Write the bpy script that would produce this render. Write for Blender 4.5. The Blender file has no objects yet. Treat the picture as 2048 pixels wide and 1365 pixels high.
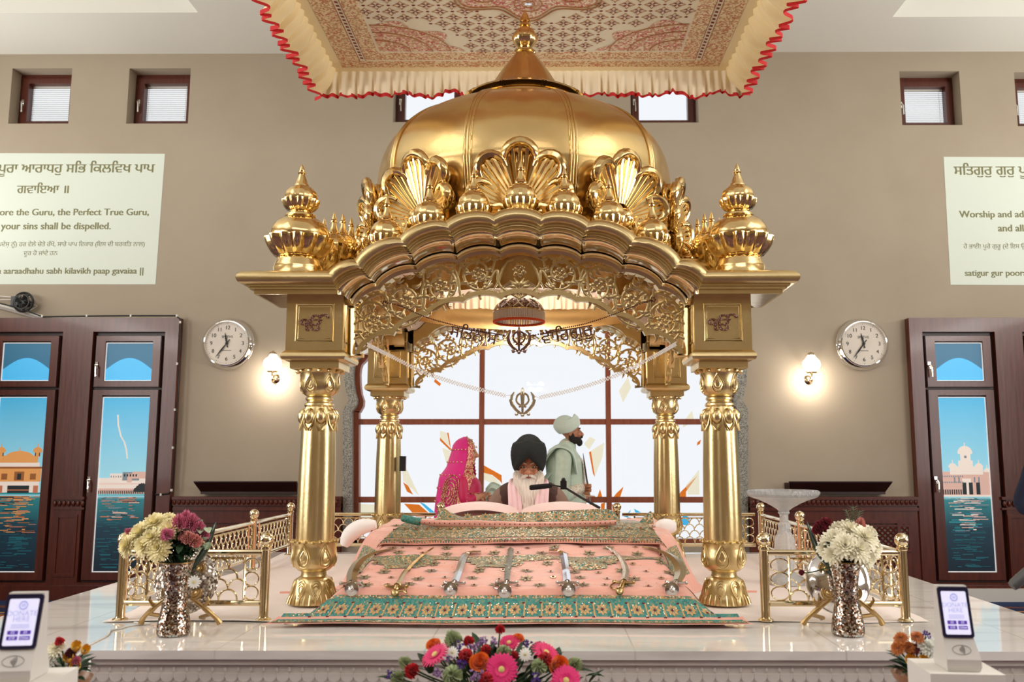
import bpy, math, random
from mathutils import Vector, Matrix, noise
R = random.Random(7)
PI = math.pi
sc = bpy.context.scene
col = sc.collection
rad = math.radians
V = Vector

# ------------------------------------------------------------------ camera
F_PX, PPX, PPY = 1760.0, 1080.0, 682.5
CAM = V((0, 0, 1.43))
cam_d = bpy.data.cameras.new('camera')
cam = bpy.data.objects.new('camera', cam_d)
col.objects.link(cam)
sc.camera = cam
cam.location = CAM
cam.rotation_euler = (PI / 2 + rad(7.46), 0, rad(0.35))
cam_d.sensor_width = 36
cam_d.lens = F_PX / 2048 * 36
cam_d.shift_x = -(PPX - 1024) / 2048
cam_d.dof.use_dof = True
cam_d.dof.focus_distance = 5.4
cam_d.dof.aperture_fstop = 3.2
CR = cam.rotation_euler.to_matrix()

def ray(px, py):
    return CR @ V(((px - PPX) / F_PX, -(py - PPY) / F_PX, -1))
def P(px, py, Y):            # a point of the photograph at room depth Y
    d = ray(px, py)
    return CAM + d * (Y / d.y)
def G(px, py, z):            # ... and on a level plane
    d = ray(px, py)
    return CAM + d * ((z - CAM.z) / d.z)

# ------------------------------------------------------------------ world, lights, exposure
sc.view_settings.view_transform = 'Standard'
sc.view_settings.look = 'None'
sc.view_settings.gamma = 1
sc.view_settings.exposure = -0.22
w = bpy.data.worlds.new('overcast_sky')
sc.world = w
w.use_nodes = True
w.node_tree.nodes['Background'].inputs[0].default_value = (.83, .86, .90, 1)
w.node_tree.nodes['Background'].inputs[1].default_value = 1.28

def area(name, loc, rot, sx, sy, power, colr=(1, .97, .93)):
    d = bpy.data.lights.new(name, 'AREA')
    d.shape = 'RECTANGLE'; d.size = sx; d.size_y = sy
    d.energy = power; d.color = colr
    o = bpy.data.objects.new(name, d); col.objects.link(o)
    o.location = loc; o.rotation_euler = rot
    return o
area('coffer_light', (-4.6, 2.2, 5.78), (0, 0, 0), 2.6, 3.5, 55)
area('coffer_light', (4.6, 2.2, 5.78), (0, 0, 0), 2.6, 3.5, 65)
area('hall_light', (0, -1.5, 5.55), (0, 0, 0), 5.0, 2.0, 130)
area('side_window_light', (-7.1, 2.4, 2.7), (0, rad(-90), 0), 3.4, 3.0, 230, (1, .98, .96))
area('side_window_light', (7.1, 2.4, 2.7), (0, rad(90), 0), 3.4, 3.0, 260, (1, .98, .96))
area('ceiling_fill', (-6.9, 3.2, 3.5), (PI, rad(48), 0), .5, 11, 285, (1, .97, .92))  # this pair is added, unseen: upward fill to brighten the ceiling
area('ceiling_fill', (6.9, 3.2, 3.5), (PI, rad(-48), 0), .5, 11, 320, (1, .97, .92))

# ------------------------------------------------------------------ materials
def lin(c):
    c = c / 255
    return c / 12.92 if c <= .04045 else ((c + .055) / 1.055) ** 2.4
def rgb(r, g, b):
    return (lin(r), lin(g), lin(b), 1)
MATS = {}
def mat(name, c, rough=.5, metal=0, bump=None, var=None, emit=0, trans=0, coat=0, sheen=0, spec=None):
    if name in MATS: return MATS[name]
    m = bpy.data.materials.new(name); m.use_nodes = True
    nt = m.node_tree; b = nt.nodes['Principled BSDF']
    b.inputs['Base Color'].default_value = c
    b.inputs['Roughness'].default_value = rough
    b.inputs['Metallic'].default_value = metal
    if trans: b.inputs['Transmission Weight'].default_value = trans
    if coat: b.inputs['Coat Weight'].default_value = coat; b.inputs['Coat Roughness'].default_value = .08
    if sheen: b.inputs['Sheen Weight'].default_value = sheen
    if spec is not None: b.inputs['Specular IOR Level'].default_value = spec
    if emit:
        b.inputs['Emission Color'].default_value = c; b.inputs['Emission Strength'].default_value = emit
    if bump or var:
        tc = nt.nodes.new('ShaderNodeTexCoord')
    if var:        # (scale, second colour, stretch)
        n = nt.nodes.new('ShaderNodeTexNoise'); n.inputs['Scale'].default_value = var[0]; n.inputs['Detail'].default_value = 4
        mp = nt.nodes.new('ShaderNodeMapping')
        if len(var) > 2: mp.inputs['Scale'].default_value = var[2]
        nt.links.new(tc.outputs['Object'], mp.inputs[0]); nt.links.new(mp.outputs[0], n.inputs['Vector'])
        rp = nt.nodes.new('ShaderNodeValToRGB'); rp.color_ramp.elements[0].position = .35; rp.color_ramp.elements[1].position = .68
        rp.color_ramp.elements[0].color = c; rp.color_ramp.elements[1].color = var[1]
        nt.links.new(n.outputs[0], rp.inputs[0]); nt.links.new(rp.outputs[0], b.inputs['Base Color'])
    if bump:       # (scale, strength[, stretch])
        n2 = nt.nodes.new('ShaderNodeTexNoise'); n2.inputs['Scale'].default_value = bump[0]; n2.inputs['Detail'].default_value = 3
        mp2 = nt.nodes.new('ShaderNodeMapping')
        if len(bump) > 2: mp2.inputs['Scale'].default_value = bump[2]
        nt.links.new(tc.outputs['Object'], mp2.inputs[0]); nt.links.new(mp2.outputs[0], n2.inputs['Vector'])
        bp = nt.nodes.new('ShaderNodeBump'); bp.inputs['Strength'].default_value = bump[1]; bp.inputs['Distance'].default_value = .02
        nt.links.new(n2.outputs[0], bp.inputs['Height']); nt.links.new(bp.outputs[0], b.inputs['Normal'])
    MATS[name] = m
    return m
def cells(name, cols, scale, rough=.4, metal=0, bump=0, stretch=None, edge=None):
    """Small random cells (sequins, mosaic tesserae) in the given colours."""
    if name in MATS: return MATS[name]
    m = bpy.data.materials.new(name); m.use_nodes = True
    nt = m.node_tree; b = nt.nodes['Principled BSDF']; L = nt.links.new
    tc = nt.nodes.new('ShaderNodeTexCoord'); mp = nt.nodes.new('ShaderNodeMapping'); vo = nt.nodes.new('ShaderNodeTexVoronoi')
    if stretch: mp.inputs['Scale'].default_value = stretch
    vo.inputs['Scale'].default_value = scale
    L(tc.outputs['Object'], mp.inputs[0]); L(mp.outputs[0], vo.inputs['Vector'])
    sp = nt.nodes.new('ShaderNodeSeparateColor'); L(vo.outputs['Color'], sp.inputs[0])
    rp = nt.nodes.new('ShaderNodeValToRGB'); rp.color_ramp.interpolation = 'CONSTANT'
    e = rp.color_ramp.elements
    while len(e) < len(cols): e.new(.5)
    for i, c in enumerate(cols):
        e[i].position = i / len(cols); e[i].color = c
    L(sp.outputs[0], rp.inputs[0]); L(rp.outputs[0], b.inputs['Base Color'])
    b.inputs['Roughness'].default_value = rough; b.inputs['Metallic'].default_value = metal
    if bump:
        # every cell gets its own tilt
        nm = nt.nodes.new('ShaderNodeVectorMath'); nm.operation = 'SUBTRACT'; nm.inputs[1].default_value = (.5, .5, .5)
        L(vo.outputs['Color'], nm.inputs[0])
        s2 = nt.nodes.new('ShaderNodeVectorMath'); s2.operation = 'SCALE'; s2.inputs['Scale'].default_value = bump
        L(nm.outputs[0], s2.inputs[0])
        ge = nt.nodes.new('ShaderNodeNewGeometry'); ad = nt.nodes.new('ShaderNodeVectorMath'); ad.operation = 'ADD'
        L(ge.outputs['Normal'], ad.inputs[0]); L(s2.outputs[0], ad.inputs[1])
        no = nt.nodes.new('ShaderNodeVectorMath'); no.operation = 'NORMALIZE'; L(ad.outputs[0], no.inputs[0])
        L(no.outputs[0], b.inputs['Normal'])
    MATS[name] = m
    return m

GOLD = mat('gilded_matte', (.73, .58, .31, 1), .30, 1, bump=(60, .04), var=(6, (.66, .50, .24, 1)))
GOLDP = mat('gilded_eave', (.72, .57, .33, 1), .16, 1, bump=(14, .03))
GOLD2 = mat('gilded_polish', (.80, .58, .27, 1), .15, 1, bump=(25, .02))
GOLDD = mat('gilded_dome', (.76, .55, .25, 1), .24, 1, bump=(30, .03), var=(4, (.70, .48, .20, 1)))
BRASS = mat('polished_brass', (.80, .67, .44, 1), .10, 1)
BRASSD = mat('dull_brass', (.45, .30, .13, 1), .3, 1)
CHROME = mat('chrome', (.82, .82, .82, 1), .06, 1)
STEEL = mat('blade_steel', (.72, .73, .72, 1), .14, 1, bump=(40, .03))
WALL = mat('beige_paint', rgb(174, 162, 143), .75, bump=(80, .02), var=(1.5, rgb(169, 156, 137)))
CEIL = mat('ceiling_paint', rgb(230, 230, 222), .8)
WOOD = mat('mahogany', rgb(96, 40, 24), .32, bump=(30, .05, (1, 1, .1)), var=(5, rgb(78, 30, 18), (6, 6, .6)), coat=.15)
WOOD2 = mat('mullion_wood', rgb(150, 82, 56), .4, var=(5, rgb(130, 66, 44), (6, 6, .6)))
DARKWOOD = mat('dark_walnut', rgb(56, 28, 20), .4, var=(5, rgb(42, 20, 14), (1, 6, 6)))
BLACK = mat('black_plastic', rgb(20, 20, 22), .4)
WHITE = mat('white_plastic', rgb(225, 222, 216), .4)
INK = mat('black_ink', rgb(24, 22, 22), .6)
GRANITE = cells('grey_granite', [rgb(150, 150, 140), rgb(120, 120, 112), rgb(175, 172, 160), rgb(90, 90, 86), rgb(160, 158, 150)], 160, .5)
SHEET = mat('white_sheet', rgb(238, 226, 220), .8, bump=(9, .25), sheen=.2)
MARBLE = None

DIMWALL = mat('darkened_wall_paint', rgb(150, 130, 98), .7, var=(3, rgb(132, 112, 82)))  # wall colour darkened so the gilding reflects a dimmer room
SHEETW = mat('white_cotton', rgb(246, 242, 240), .8, bump=(9, .2))
# ------------------------------------------------------------------ mesh builder
class MB:
    def __init__(s): s.v = []; s.f = []; s.m = []; s.k = 0
    def add(s, vs, fs, k=None):
        n = len(s.v); s.v.extend(V(p) for p in vs); k = s.k if k is None else k
        for f in fs: s.f.append(tuple(i + n for i in f)); s.m.append(k)
    def box(s, a, b, M=None):
        x0, y0, z0 = a; x1, y1, z1 = b
        vs = [V((x, y, z)) for z in (z0, z1) for (x, y) in ((x0, y0), (x1, y0), (x1, y1), (x0, y1))]
        if M: vs = [M @ p for p in vs]
        s.add(vs, [(3, 2, 1, 0), (4, 5, 6, 7), (0, 1, 5, 4), (1, 2, 6, 5), (2, 3, 7, 6), (3, 0, 4, 7)])
    def grid(s, fn, nu, nv, cu=False, cv=False, flip=False):
        vs = [fn(i / (nu if cu else nu - 1), j / (nv if cv else nv - 1)) for i in range(nu) for j in range(nv)]
        fs = []
        for i in range(nu if cu else nu - 1):
            for j in range(nv if cv else nv - 1):
                a = i * nv + j; b = ((i + 1) % nu) * nv + j; c = ((i + 1) % nu) * nv + (j + 1) % nv; d = i * nv + (j + 1) % nv
                fs.append((a, d, c, b) if flip else (a, b, c, d))
        s.add(vs, fs)
    def lathe(s, prof, n=32, c=(0, 0, 0), lobe=None, M=None, cap=True):
        c = V(c); vs = []; fs = []
        for i, (r, z) in enumerate(prof):
            for j in range(n):
                t = 2 * PI * j / n
                q = r * (lobe(t, i, z) if lobe else 1)
                p = V((q * math.cos(t), q * math.sin(t), z))
                vs.append((M @ p if M else p) + c)
        m = len(prof)
        for i in range(m - 1):
            for j in range(n):
                fs.append((i * n + j, i * n + (j + 1) % n, (i + 1) * n + (j + 1) % n, (i + 1) * n + j))
        if cap:
            if prof[0][0] > 1e-5: fs.append(tuple(range(n - 1, -1, -1)))
            if prof[-1][0] > 1e-5: fs.append(tuple((m - 1) * n + j for j in range(n)))
        s.add(vs, fs)
    def ball(s, c, r, nu=16, nv=10, M=None):
        if not hasattr(r, '__len__'): r = (r, r, r)
        c = V(c)
        def fn(u, v):
            t = 2 * PI * u; p = PI * (v - .5)
            q = V((r[0] * math.cos(t) * math.cos(p), r[1] * math.sin(t) * math.cos(p), r[2] * math.sin(p)))
            return (M @ q if M else q) + c
        s.grid(fn, nu, nv, cu=True)
    def tube(s, pts, r, n=8, closed=False, flat=1.0, up=None):
        """round bar along pts; r a number or one per point; flat squashes it along UP."""
        pts = [V(p) for p in pts]; m = len(pts)
        if not hasattr(r, '__len__'): r = [r] * m
        vs = []; fs = []; N = None
        for i, p in enumerate(pts):
            if closed: t = pts[(i + 1) % m] - pts[i - 1]
            else: t = pts[min(i + 1, m - 1)] - pts[max(i - 1, 0)]
            if t.length < 1e-9: t = V((0, 0, 1))
            t.normalize()
            if up is not None: N = V(up)
            elif N is None: N = V((0, 0, 1)) if abs(t.z) < .9 else V((1, 0, 0))
            N = N - t * N.dot(t)
            if N.length < 1e-6: N = t.orthogonal()
            N.normalize(); B = t.cross(N)
            for j in range(n):
                a = 2 * PI * j / n
                vs.append(p + (N * math.cos(a) * flat + B * math.sin(a)) * r[i])
        for i in range(m if closed else m - 1):
            for j in range(n):
                k = (i + 1) % m
                fs.append((i * n + j, i * n + (j + 1) % n, k * n + (j + 1) % n, k * n + j))
        if not closed:
            fs.append(tuple(range(n - 1, -1, -1))); fs.append(tuple((m - 1) * n + j for j in range(n)))
        s.add(vs, fs)
    def cyl(s, a, b, r, n=16): s.tube([a, b], r, n)
    def prism(s, poly, fn, back):
        """flat outline with thickness: fn(x, y, t) places it, t = 0 the front and BACK the back."""
        n = len(poly)
        vs = [fn(x, y, 0) for x, y in poly] + [fn(x, y, back) for x, y in poly]
        fs = [tuple(range(n)), tuple(range(2 * n - 1, n - 1, -1))] + [(i, i + n, (i + 1) % n + n, (i + 1) % n) for i in range(n)]
        s.add(vs, fs)
    def build(s, name, m, parent=None, smooth=35, world=False, fix=True):
        me = bpy.data.meshes.new(name)
        off = parent.location if (parent is not None and world) else V((0, 0, 0))
        if parent is not None and world and parent.parent is not None: off = off + parent.parent.location
        me.from_pydata([tuple(p - off) for p in s.v], [], s.f)
        for q in (m if isinstance(m, (list, tuple)) else [m]): me.materials.append(q)
        if isinstance(m, (list, tuple)): me.polygons.foreach_set('material_index', s.m)
        if smooth:
            me.polygons.foreach_set('use_smooth', [True] * len(me.polygons))
            me.set_sharp_from_angle(angle=rad(smooth))
        me.validate(); me.update()
        if fix:
            import bmesh
            bm = bmesh.new(); bm.from_mesh(me); bmesh.ops.recalc_face_normals(bm, faces=bm.faces); bm.to_mesh(me); bm.free()
        o = bpy.data.objects.new(name, me); col.objects.link(o)
        if parent is not None: o.parent = parent
        return o

def tag(o, label, cat, group=None, kind=None):
    o['label'] = label; o['category'] = cat
    if group: o['group'] = group
    if kind: o['kind'] = kind
    return o
def thing(name, label, cat, loc=(0, 0, 0), rz=0, group=None):
    o = bpy.data.objects.new(name, None); col.objects.link(o)
    o.empty_display_size = .05
    o.location = loc; o.rotation_euler = (0, 0, rz)
    return tag(o, label, cat, group)
def struct(name, mb, m, label=None, smooth=35, cat=None):
    o = mb.build(name, m, None, smooth)
    o['kind'] = 'structure'
    if label: o['label'] = label
    if cat: o['category'] = cat
    return o
def sempty(name, loc, label):
    o = bpy.data.objects.new(name, None); col.objects.link(o); o.location = loc
    o['kind'] = 'structure'; o['label'] = label
    return o
def kids(o): return [c for c in bpy.data.objects if c.parent == o]
def dup(o, parent=None, label=None):
    c = o.copy(); col.objects.link(c)
    if parent is not None: c.parent = parent
    if label: c['label'] = label
    for k in kids(o): dup(k, c)
    return c
def lerp(a, b, t): return a + (b - a) * t
def sstep(a, b, x):
    t = max(0, min(1, (x - a) / (b - a))); return t * t * (3 - 2 * t)
def interp(tab, x):
    if x <= tab[0][0]: return tab[0][1]
    for (a, b), (c, d) in zip(tab, tab[1:]):
        if x <= c: return lerp(b, d, (x - a) / (c - a) if c > a else 1)
    return tab[-1][1]
def bez(a, b, c, d, n=12):
    a, b, c, d = V(a), V(b), V(c), V(d)
    return [a * (1 - t) ** 3 + b * 3 * t * (1 - t) ** 2 + c * 3 * t * t * (1 - t) + d * t ** 3 for t in (i / (n - 1) for i in range(n))]
def spline(pts, n=6):
    """smooth curve through the points (Catmull-Rom)."""
    pts = [V(p) for p in pts]; q = [pts[0] * 2 - pts[1]] + pts + [pts[-1] * 2 - pts[-2]]; out = []
    for i in range(1, len(q) - 2):
        p0, p1, p2, p3 = q[i - 1:i + 3]
        for k in range(n):
            t = k / n
            out.append(.5 * (2 * p1 + (p2 - p0) * t + (2 * p0 - 5 * p1 + 4 * p2 - p3) * t * t + (3 * p1 - p0 - 3 * p2 + p3) * t ** 3))
    out.append(pts[-1]); return out

# lettering: outlines from the built-in fonts, filled row by row (clean where strokes overlap)
_txt = {}
def glyphs(text, rows=40, bold=0.0, align='CENTER'):
    key = (text, rows, bold, align)
    if key in _txt: return _txt[key]
    c = bpy.data.curves.new('lettering', 'FONT'); c.body = text; c.size = 1; c.align_x = align; c.fill_mode = 'NONE'; c.resolution_u = 6
    o = bpy.data.objects.new('lettering', c); col.objects.link(o)
    dg = bpy.context.evaluated_depsgraph_get(); dg.update()
    ev = o.evaluated_get(dg); me = ev.to_mesh()
    vs = [(v.co.x, v.co.y) for v in me.vertices]; es = [tuple(e.vertices) for e in me.edges]
    ev.to_mesh_clear(); bpy.data.objects.remove(o); bpy.data.curves.remove(c)
    quads = []
    if vs:
        y0 = min(y for _, y in vs); y1 = max(y for _, y in vs)
        H = (y1 - y0) / max(1, round(rows * (y1 - y0)))
        n = round((y1 - y0) / H)
        def spans(y):
            cr = []
            for a, b in es:
                (xa, ya), (xb, yb) = vs[a], vs[b]
                if (ya <= y) != (yb <= y):
                    cr.append((xa + (xb - xa) * (y - ya) / (yb - ya), 1 if yb > ya else -1))
            cr.sort(); wn = 0; out = []; st = None
            for x, d in cr:
                if wn == 0: st = x
                wn += d
                if wn == 0 and x - st > 1e-5: out.append([st - bold, x + bold])
            mrg = []
            for q in out:
                if mrg and q[0] <= mrg[-1][1]: mrg[-1][1] = max(mrg[-1][1], q[1])
                else: mrg.append(q)
            return mrg
        for i in range(n):
            ya = y0 + i * H
            for xa, xb in spans(ya + H / 2): quads.append((xa, ya, xb, ya + H))
    _txt[key] = quads
    return quads
def text_on(mb, text, fn, size, rows=40, bold=0.0, align='CENTER', thick=0):
    """lettering laid on a surface: fn(x, y, t)."""
    for xa, ya, xb, yb in glyphs(text, rows, bold, align):
        q = [(xa * size, ya * size), (xb * size, ya * size), (xb * size, yb * size), (xa * size, yb * size)]
        if thick: mb.prism(q, fn, thick)
        else: mb.add([fn(x, y, 0) for x, y in q], [(0, 1, 2, 3)])
# ------------------------------------------------------------------ room shell
YW = 9.15
def W(px, py, d=0.0): return P(px, py, YW - d)          # a point on the back wall (d in front of it)
ZC = W(1000, 106).z
XL, XR, YB = -7.2, 7.2, -5.0
from mathutils.geometry import tessellate_polygon

def holed(outer, holes, fn, depth):
    """flat wall with openings, DEPTH thick; fn(x, z, t)."""
    mb = MB(); loops = [outer] + holes
    flat = [p for l in loops for p in l]
    tris = tessellate_polygon([[V((x, z, 0)) for x, z in l] for l in loops])
    for t in (0, depth):
        mb.add([fn(x, z, t) for x, z in flat], [tuple(q) for q in tris])
    for l in loops:
        n = len(l)
        mb.add([fn(x, z, 0) for x, z in l] + [fn(x, z, depth) for x, z in l], [(i, (i + 1) % n, (i + 1) % n + n, i + n) for i in range(n)])
    return mb

# outlines of the openings
UP = [(39, 157, 150, 259), (270, 391, 150, 259), (792, 925, 150, 256), (1025, 1158, 150, 256), (1258, 1391, 150, 257), (1789, 1907, 156, 262), (2015, 2133, 158, 264)]
REV = .17
def uprect(q):
    a = P(q[0], 205, YW + REV); b = P(q[1], 205, YW + REV)
    return a.x, b.x, P(q[0], q[3], YW + REV).z, P(q[0], q[2], YW + REV).z
uprects = [uprect(q) for q in UP]
ARCH = [(403, 1092), (403, 822), (398, 812), (393, 804), (393, 796), (397, 782), (400, 766), (401, 748), (399, 730), (393, 714), (382, 702), (374, 694), (375, 676), (371, 652), (358, 628), (338, 612), (316, 606), (300, 602), (296, 580), (278, 556), (250, 540), (220, 534), (190, 536), (176, 520), (150, 498), (110, 482), (60, 474), (0, 470)]
def arch_loop(inset, y=YW):
    pts = [(d, q) for d, q in ARCH]
    half = []
    for i, (d, q) in enumerate(pts):
        a = pts[max(0, i - 1)]; b = pts[min(len(pts) - 1, i + 1)]
        t = V((b[0] - a[0], b[1] - a[1], 0)); t.normalize()
        nx, ny = -abs(t.y), abs(t.x)
        if i == len(pts) - 1: nx, ny = 0, 1
        half.append((max(0, d + nx * inset), q + ny * inset))
    full = [(1091 + d, q) for d, q in half] + [(1091 - d, q) for d, q in reversed(half[:-1])]
    return [(W(x, q).x, W(1091, q).z) for x, q in full]
big = arch_loop(0)

wl = holed([(XL, 0), (XR, 0), (XR, ZC + .4), (XL, ZC + .4)],
           [[(a, c), (b, c), (b, d), (a, d)] for a, b, c, d in uprects] + [big],
           lambda x, z, t: V((x, YW + t, z)), .32)
struct('wall_back', wl, WALL, 'beige plastered back wall with window openings', 20)
m = MB(); m.box((XL - .2, YB, 0), (XL, YW, ZC + .4)); struct('wall_left', m, WALL)
m = MB(); m.box((XR, YB, 0), (XR + .2, YW, ZC + .4)); struct('wall_right', m, WALL)
m = MB(); m.box((XL, YB - .2, 0), (XR, YB, ZC + .4)); struct('wall_front', m, DIMWALL)
# carpet
CARPET = bpy.data.materials.new('striped_blue_carpet'); CARPET.use_nodes = True
nt = CARPET.node_tree; b = nt.nodes['Principled BSDF']; b.inputs['Roughness'].default_value = .95
tc = nt.nodes.new('ShaderNodeTexCoord'); sx = nt.nodes.new('ShaderNodeSeparateXYZ'); nz = nt.nodes.new('ShaderNodeTexNoise'); nz.inputs['Scale'].default_value = 2.2
ad = nt.nodes.new('ShaderNodeMath'); ad.operation = 'MULTIPLY_ADD'; ad.inputs[1].default_value = .35
fr = nt.nodes.new('ShaderNodeMath'); fr.operation = 'FRACT'; sc2 = nt.nodes.new('ShaderNodeMath'); sc2.operation = 'MULTIPLY'; sc2.inputs[1].default_value = .9
rp = nt.nodes.new('ShaderNodeValToRGB'); rp.color_ramp.interpolation = 'CONSTANT'
e = rp.color_ramp.elements; cs = [(0, rgb(28, 52, 100)), (.45, rgb(170, 98, 50)), (.58, rgb(30, 60, 110)), (.66, rgb(196, 140, 80)), (.72, rgb(24, 40, 84)), (.9, rgb(120, 66, 40))]
while len(e) < len(cs): e.new(.5)
for i, (p_, c_) in enumerate(cs): e[i].position = p_; e[i].color = c_
L = nt.links.new
L(tc.outputs['Object'], sx.inputs[0]); L(tc.outputs['Object'], nz.inputs['Vector']); L(nz.outputs[0], ad.inputs[0]); L(sx.outputs['Y'], ad.inputs[2])
L(ad.outputs[0], sc2.inputs[0]); L(sc2.outputs[0], fr.inputs[0]); L(fr.outputs[0], rp.inputs[0]); L(rp.outputs[0], b.inputs['Base Color'])
m = MB(); m.box((XL, YB, -.1), (XR, YW, 0)); struct('floor', m, CARPET, 'blue carpet with wavy orange stripes')

# ceiling with two raised coffers
cl = G(396, 25, ZC); cr = G(1785, 34, ZC)
def rect(a, b, c, d): return [(a, b), (c, b), (c, d), (a, d)]
hl = rect(XL + .6, cl.y - 5.2, cl.x, cl.y); hr = rect(cr.x, cr.y - 5.2, XR - .6, cr.y)
mb = holed(rect(XL, YB, XR, YW), [hl, hr], lambda x, y, t: V((x, y, ZC + t)), .24)
for h in (hl, hr): mb.box((h[0][0] - .1, h[0][1] - .1, ZC + .24), (h[2][0] + .1, h[2][1] + .1, ZC + .30))
struct('ceiling', mb, CEIL, 'pale ceiling with two raised coffers', 20)

# ------------------------------------------------------------------ small upper windows
PANE = bpy.data.materials.new('clear_pane'); PANE.use_nodes = True
nt = PANE.node_tree; nt.nodes.remove(nt.nodes['Principled BSDF'])
mx = nt.nodes.new('ShaderNodeMixShader'); tr = nt.nodes.new('ShaderNodeBsdfTransparent'); gl = nt.nodes.new('ShaderNodeBsdfGlossy'); gl.inputs['Roughness'].default_value = .02
mx.inputs[0].default_value = .012
nt.links.new(tr.outputs[0], mx.inputs[1]); nt.links.new(gl.outputs[0], mx.inputs[2]); nt.links.new(mx.outputs[0], nt.nodes['Material Output'].inputs[0])
SLAT = mat('blind_slat', rgb(232, 232, 228), .5)
def bars(mb, a, b, c, d, y0, y1, w):
    """rectangular frame of bars w wide, between y0 and y1."""
    l, r, bo, to = w if hasattr(w, '__len__') else (w,) * 4
    mb.box((a, y0, c), (a + l, y1, d)); mb.box((b - r, y0, c), (b, y1, d))
    mb.box((a + l, y0, c), (b - r, y1, c + bo)); mb.box((a + l, y0, d - to), (b - r, y1, d))
def handle(parent, x, y, z, s=1):
    h = MB(); h.box((x - .014, y - .012, z - .035), (x + .014, y, z + .035))
    h.tube([(x, y - .012, z), (x, y - .04, z), (x + .01 * s, y - .045, z - .02), (x + .012 * s, y - .04, z - .12)], .009, 8)
    h.build('handle', CHROME, parent, world=True)
wn = 0
for i, (a, b, c, d) in enumerate(uprects):
    wn += 1
    y = YW + REV
    w_ = sempty(f'window_{wn}', ((a + b) / 2, y, c), ['small square wooden window with a blind, far left', 'small square wooden window with a blind above the left slide', 'small unblinded window left of the dome', 'small window hidden behind the dome', 'small unblinded window right of the dome', 'small square wooden window with a blind above the right slide', 'small square window cut by the right picture edge'][i])
    f = MB(); bars(f, a + .002, b - .002, c + .002, d - .002, y, y + .09, (.03, .03, .03, .05)); bars(f, a + .03, b - .03, c + .03, d - .05, y - .02, y + .07, (.075, .06, .055, .06))
    f.build('frame', WOOD, w_, world=True)
    g = MB(); g.box((a + .10, y + .04, c + .08), (b - .08, y + .046, d - .10)); g.build('pane', PANE, w_, world=True)
    handle(w_, a + .055, y - .02, (c + d) / 2 - .02)
    if i not in (2, 3, 4):
        s = MB(); z = d - .13
        while z > c + .10:
            M_ = Matrix.Translation(V(((a + b) / 2, y + .075, z))) @ Matrix.Rotation(rad(38), 4, 'X')
            s.box((-(b - a) / 2 + .10, -.012, -.0008), ((b - a) / 2 - .085, .012, .0008), M_); z -= .0235
        s.box((a + .10, y + .06, d - .125), (b - .085, y + .09, d - .10)); s.box((a + .10, y + .06, c + .085), (b - .085, y + .088, c + .098))
        for fx in (.18, .80, .9): s.cyl((lerp(a, b, fx), y + .06, d - .12), (lerp(a, b, fx), y + .06, c + (.09 if fx < .85 else .22)), .0025, 5)
        s.build('blind', SLAT, w_, world=True)

# ------------------------------------------------------------------ the great arched window behind the pavilion
bw = sempty('window_8', (0, YW, big[0][1]), 'great scalloped arched window with wooden mullions behind the pavilion')
def strip(o1, o2, y0, y1):
    a = arch_loop(o1); b_ = arch_loop(o2); n = len(a); mb = MB()
    vs = [V((x, y0, z)) for x, z in a] + [V((x, y0, z)) for x, z in b_] + [V((x, y1, z)) for x, z in a] + [V((x, y1, z)) for x, z in b_]
    fs = []
    for i in range(n - 1):
        fs += [(i, i + 1, n + i + 1, n + i), (2 * n + i, 3 * n + i, 3 * n + i + 1, 2 * n + i + 1), (n + i, n + i + 1, 3 * n + i + 1, 3 * n + i), (i, 2 * n + i, 2 * n + i + 1, i + 1)]
    fs += [(0, n, 3 * n, 2 * n), (n - 1, 3 * n - 1, 4 * n - 1, 2 * n - 1)]
    mb.add(vs, fs); return mb
strip(-1, 17, YW - .03, YW + .16).build('stone_surround', GRANITE, bw, 25, world=True)
f = strip(17, 27, YW + .06, YW + .16)
zb, zt = big[0][1], max(z for _, z in big)
for px in (962, 1218):
    x = W(px, 843).x; f.box((x - .026, YW + .07, zb), (x + .026, YW + .15, W(px, 520 if px > 0 else 0).z))
xa, xb = W(1091 - 378, 843).x, W(1091 + 378, 843).x
for py in (843.5, 1001): z = W(1091, py).z; f.box((xa, YW + .075, z - .029), (xb, YW + .145, z + .029))
f.box((xa, YW + .06, zb), (xb, YW + .16, zb + .06))
f.build('frame', WOOD2, bw, 25, world=True)
g = MB(); lp = arch_loop(25); g.prism(lp, lambda x, z, t: V((x, YW + .11 + t, z)), .006); g.build('pane', PANE, bw, 0, world=True)
def glass(name, c, alpha):
    m_ = bpy.data.materials.new(name); m_.use_nodes = True; t_ = m_.node_tree; b_ = t_.nodes['Principled BSDF']
    b_.inputs['Base Color'].default_value = c; b_.inputs['Roughness'].default_value = .2
    tl = t_.nodes.new('ShaderNodeBsdfTransparent'); tl.inputs[0].default_value = c
    mx_ = t_.nodes.new('ShaderNodeMixShader'); mx_.inputs[0].default_value = alpha
    t_.links.new(b_.outputs[0], mx_.inputs[1]); t_.links.new(tl.outputs[0], mx_.inputs[2]); t_.links.new(mx_.outputs[0], t_.nodes['Material Output'].inputs[0])
    return m_
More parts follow.
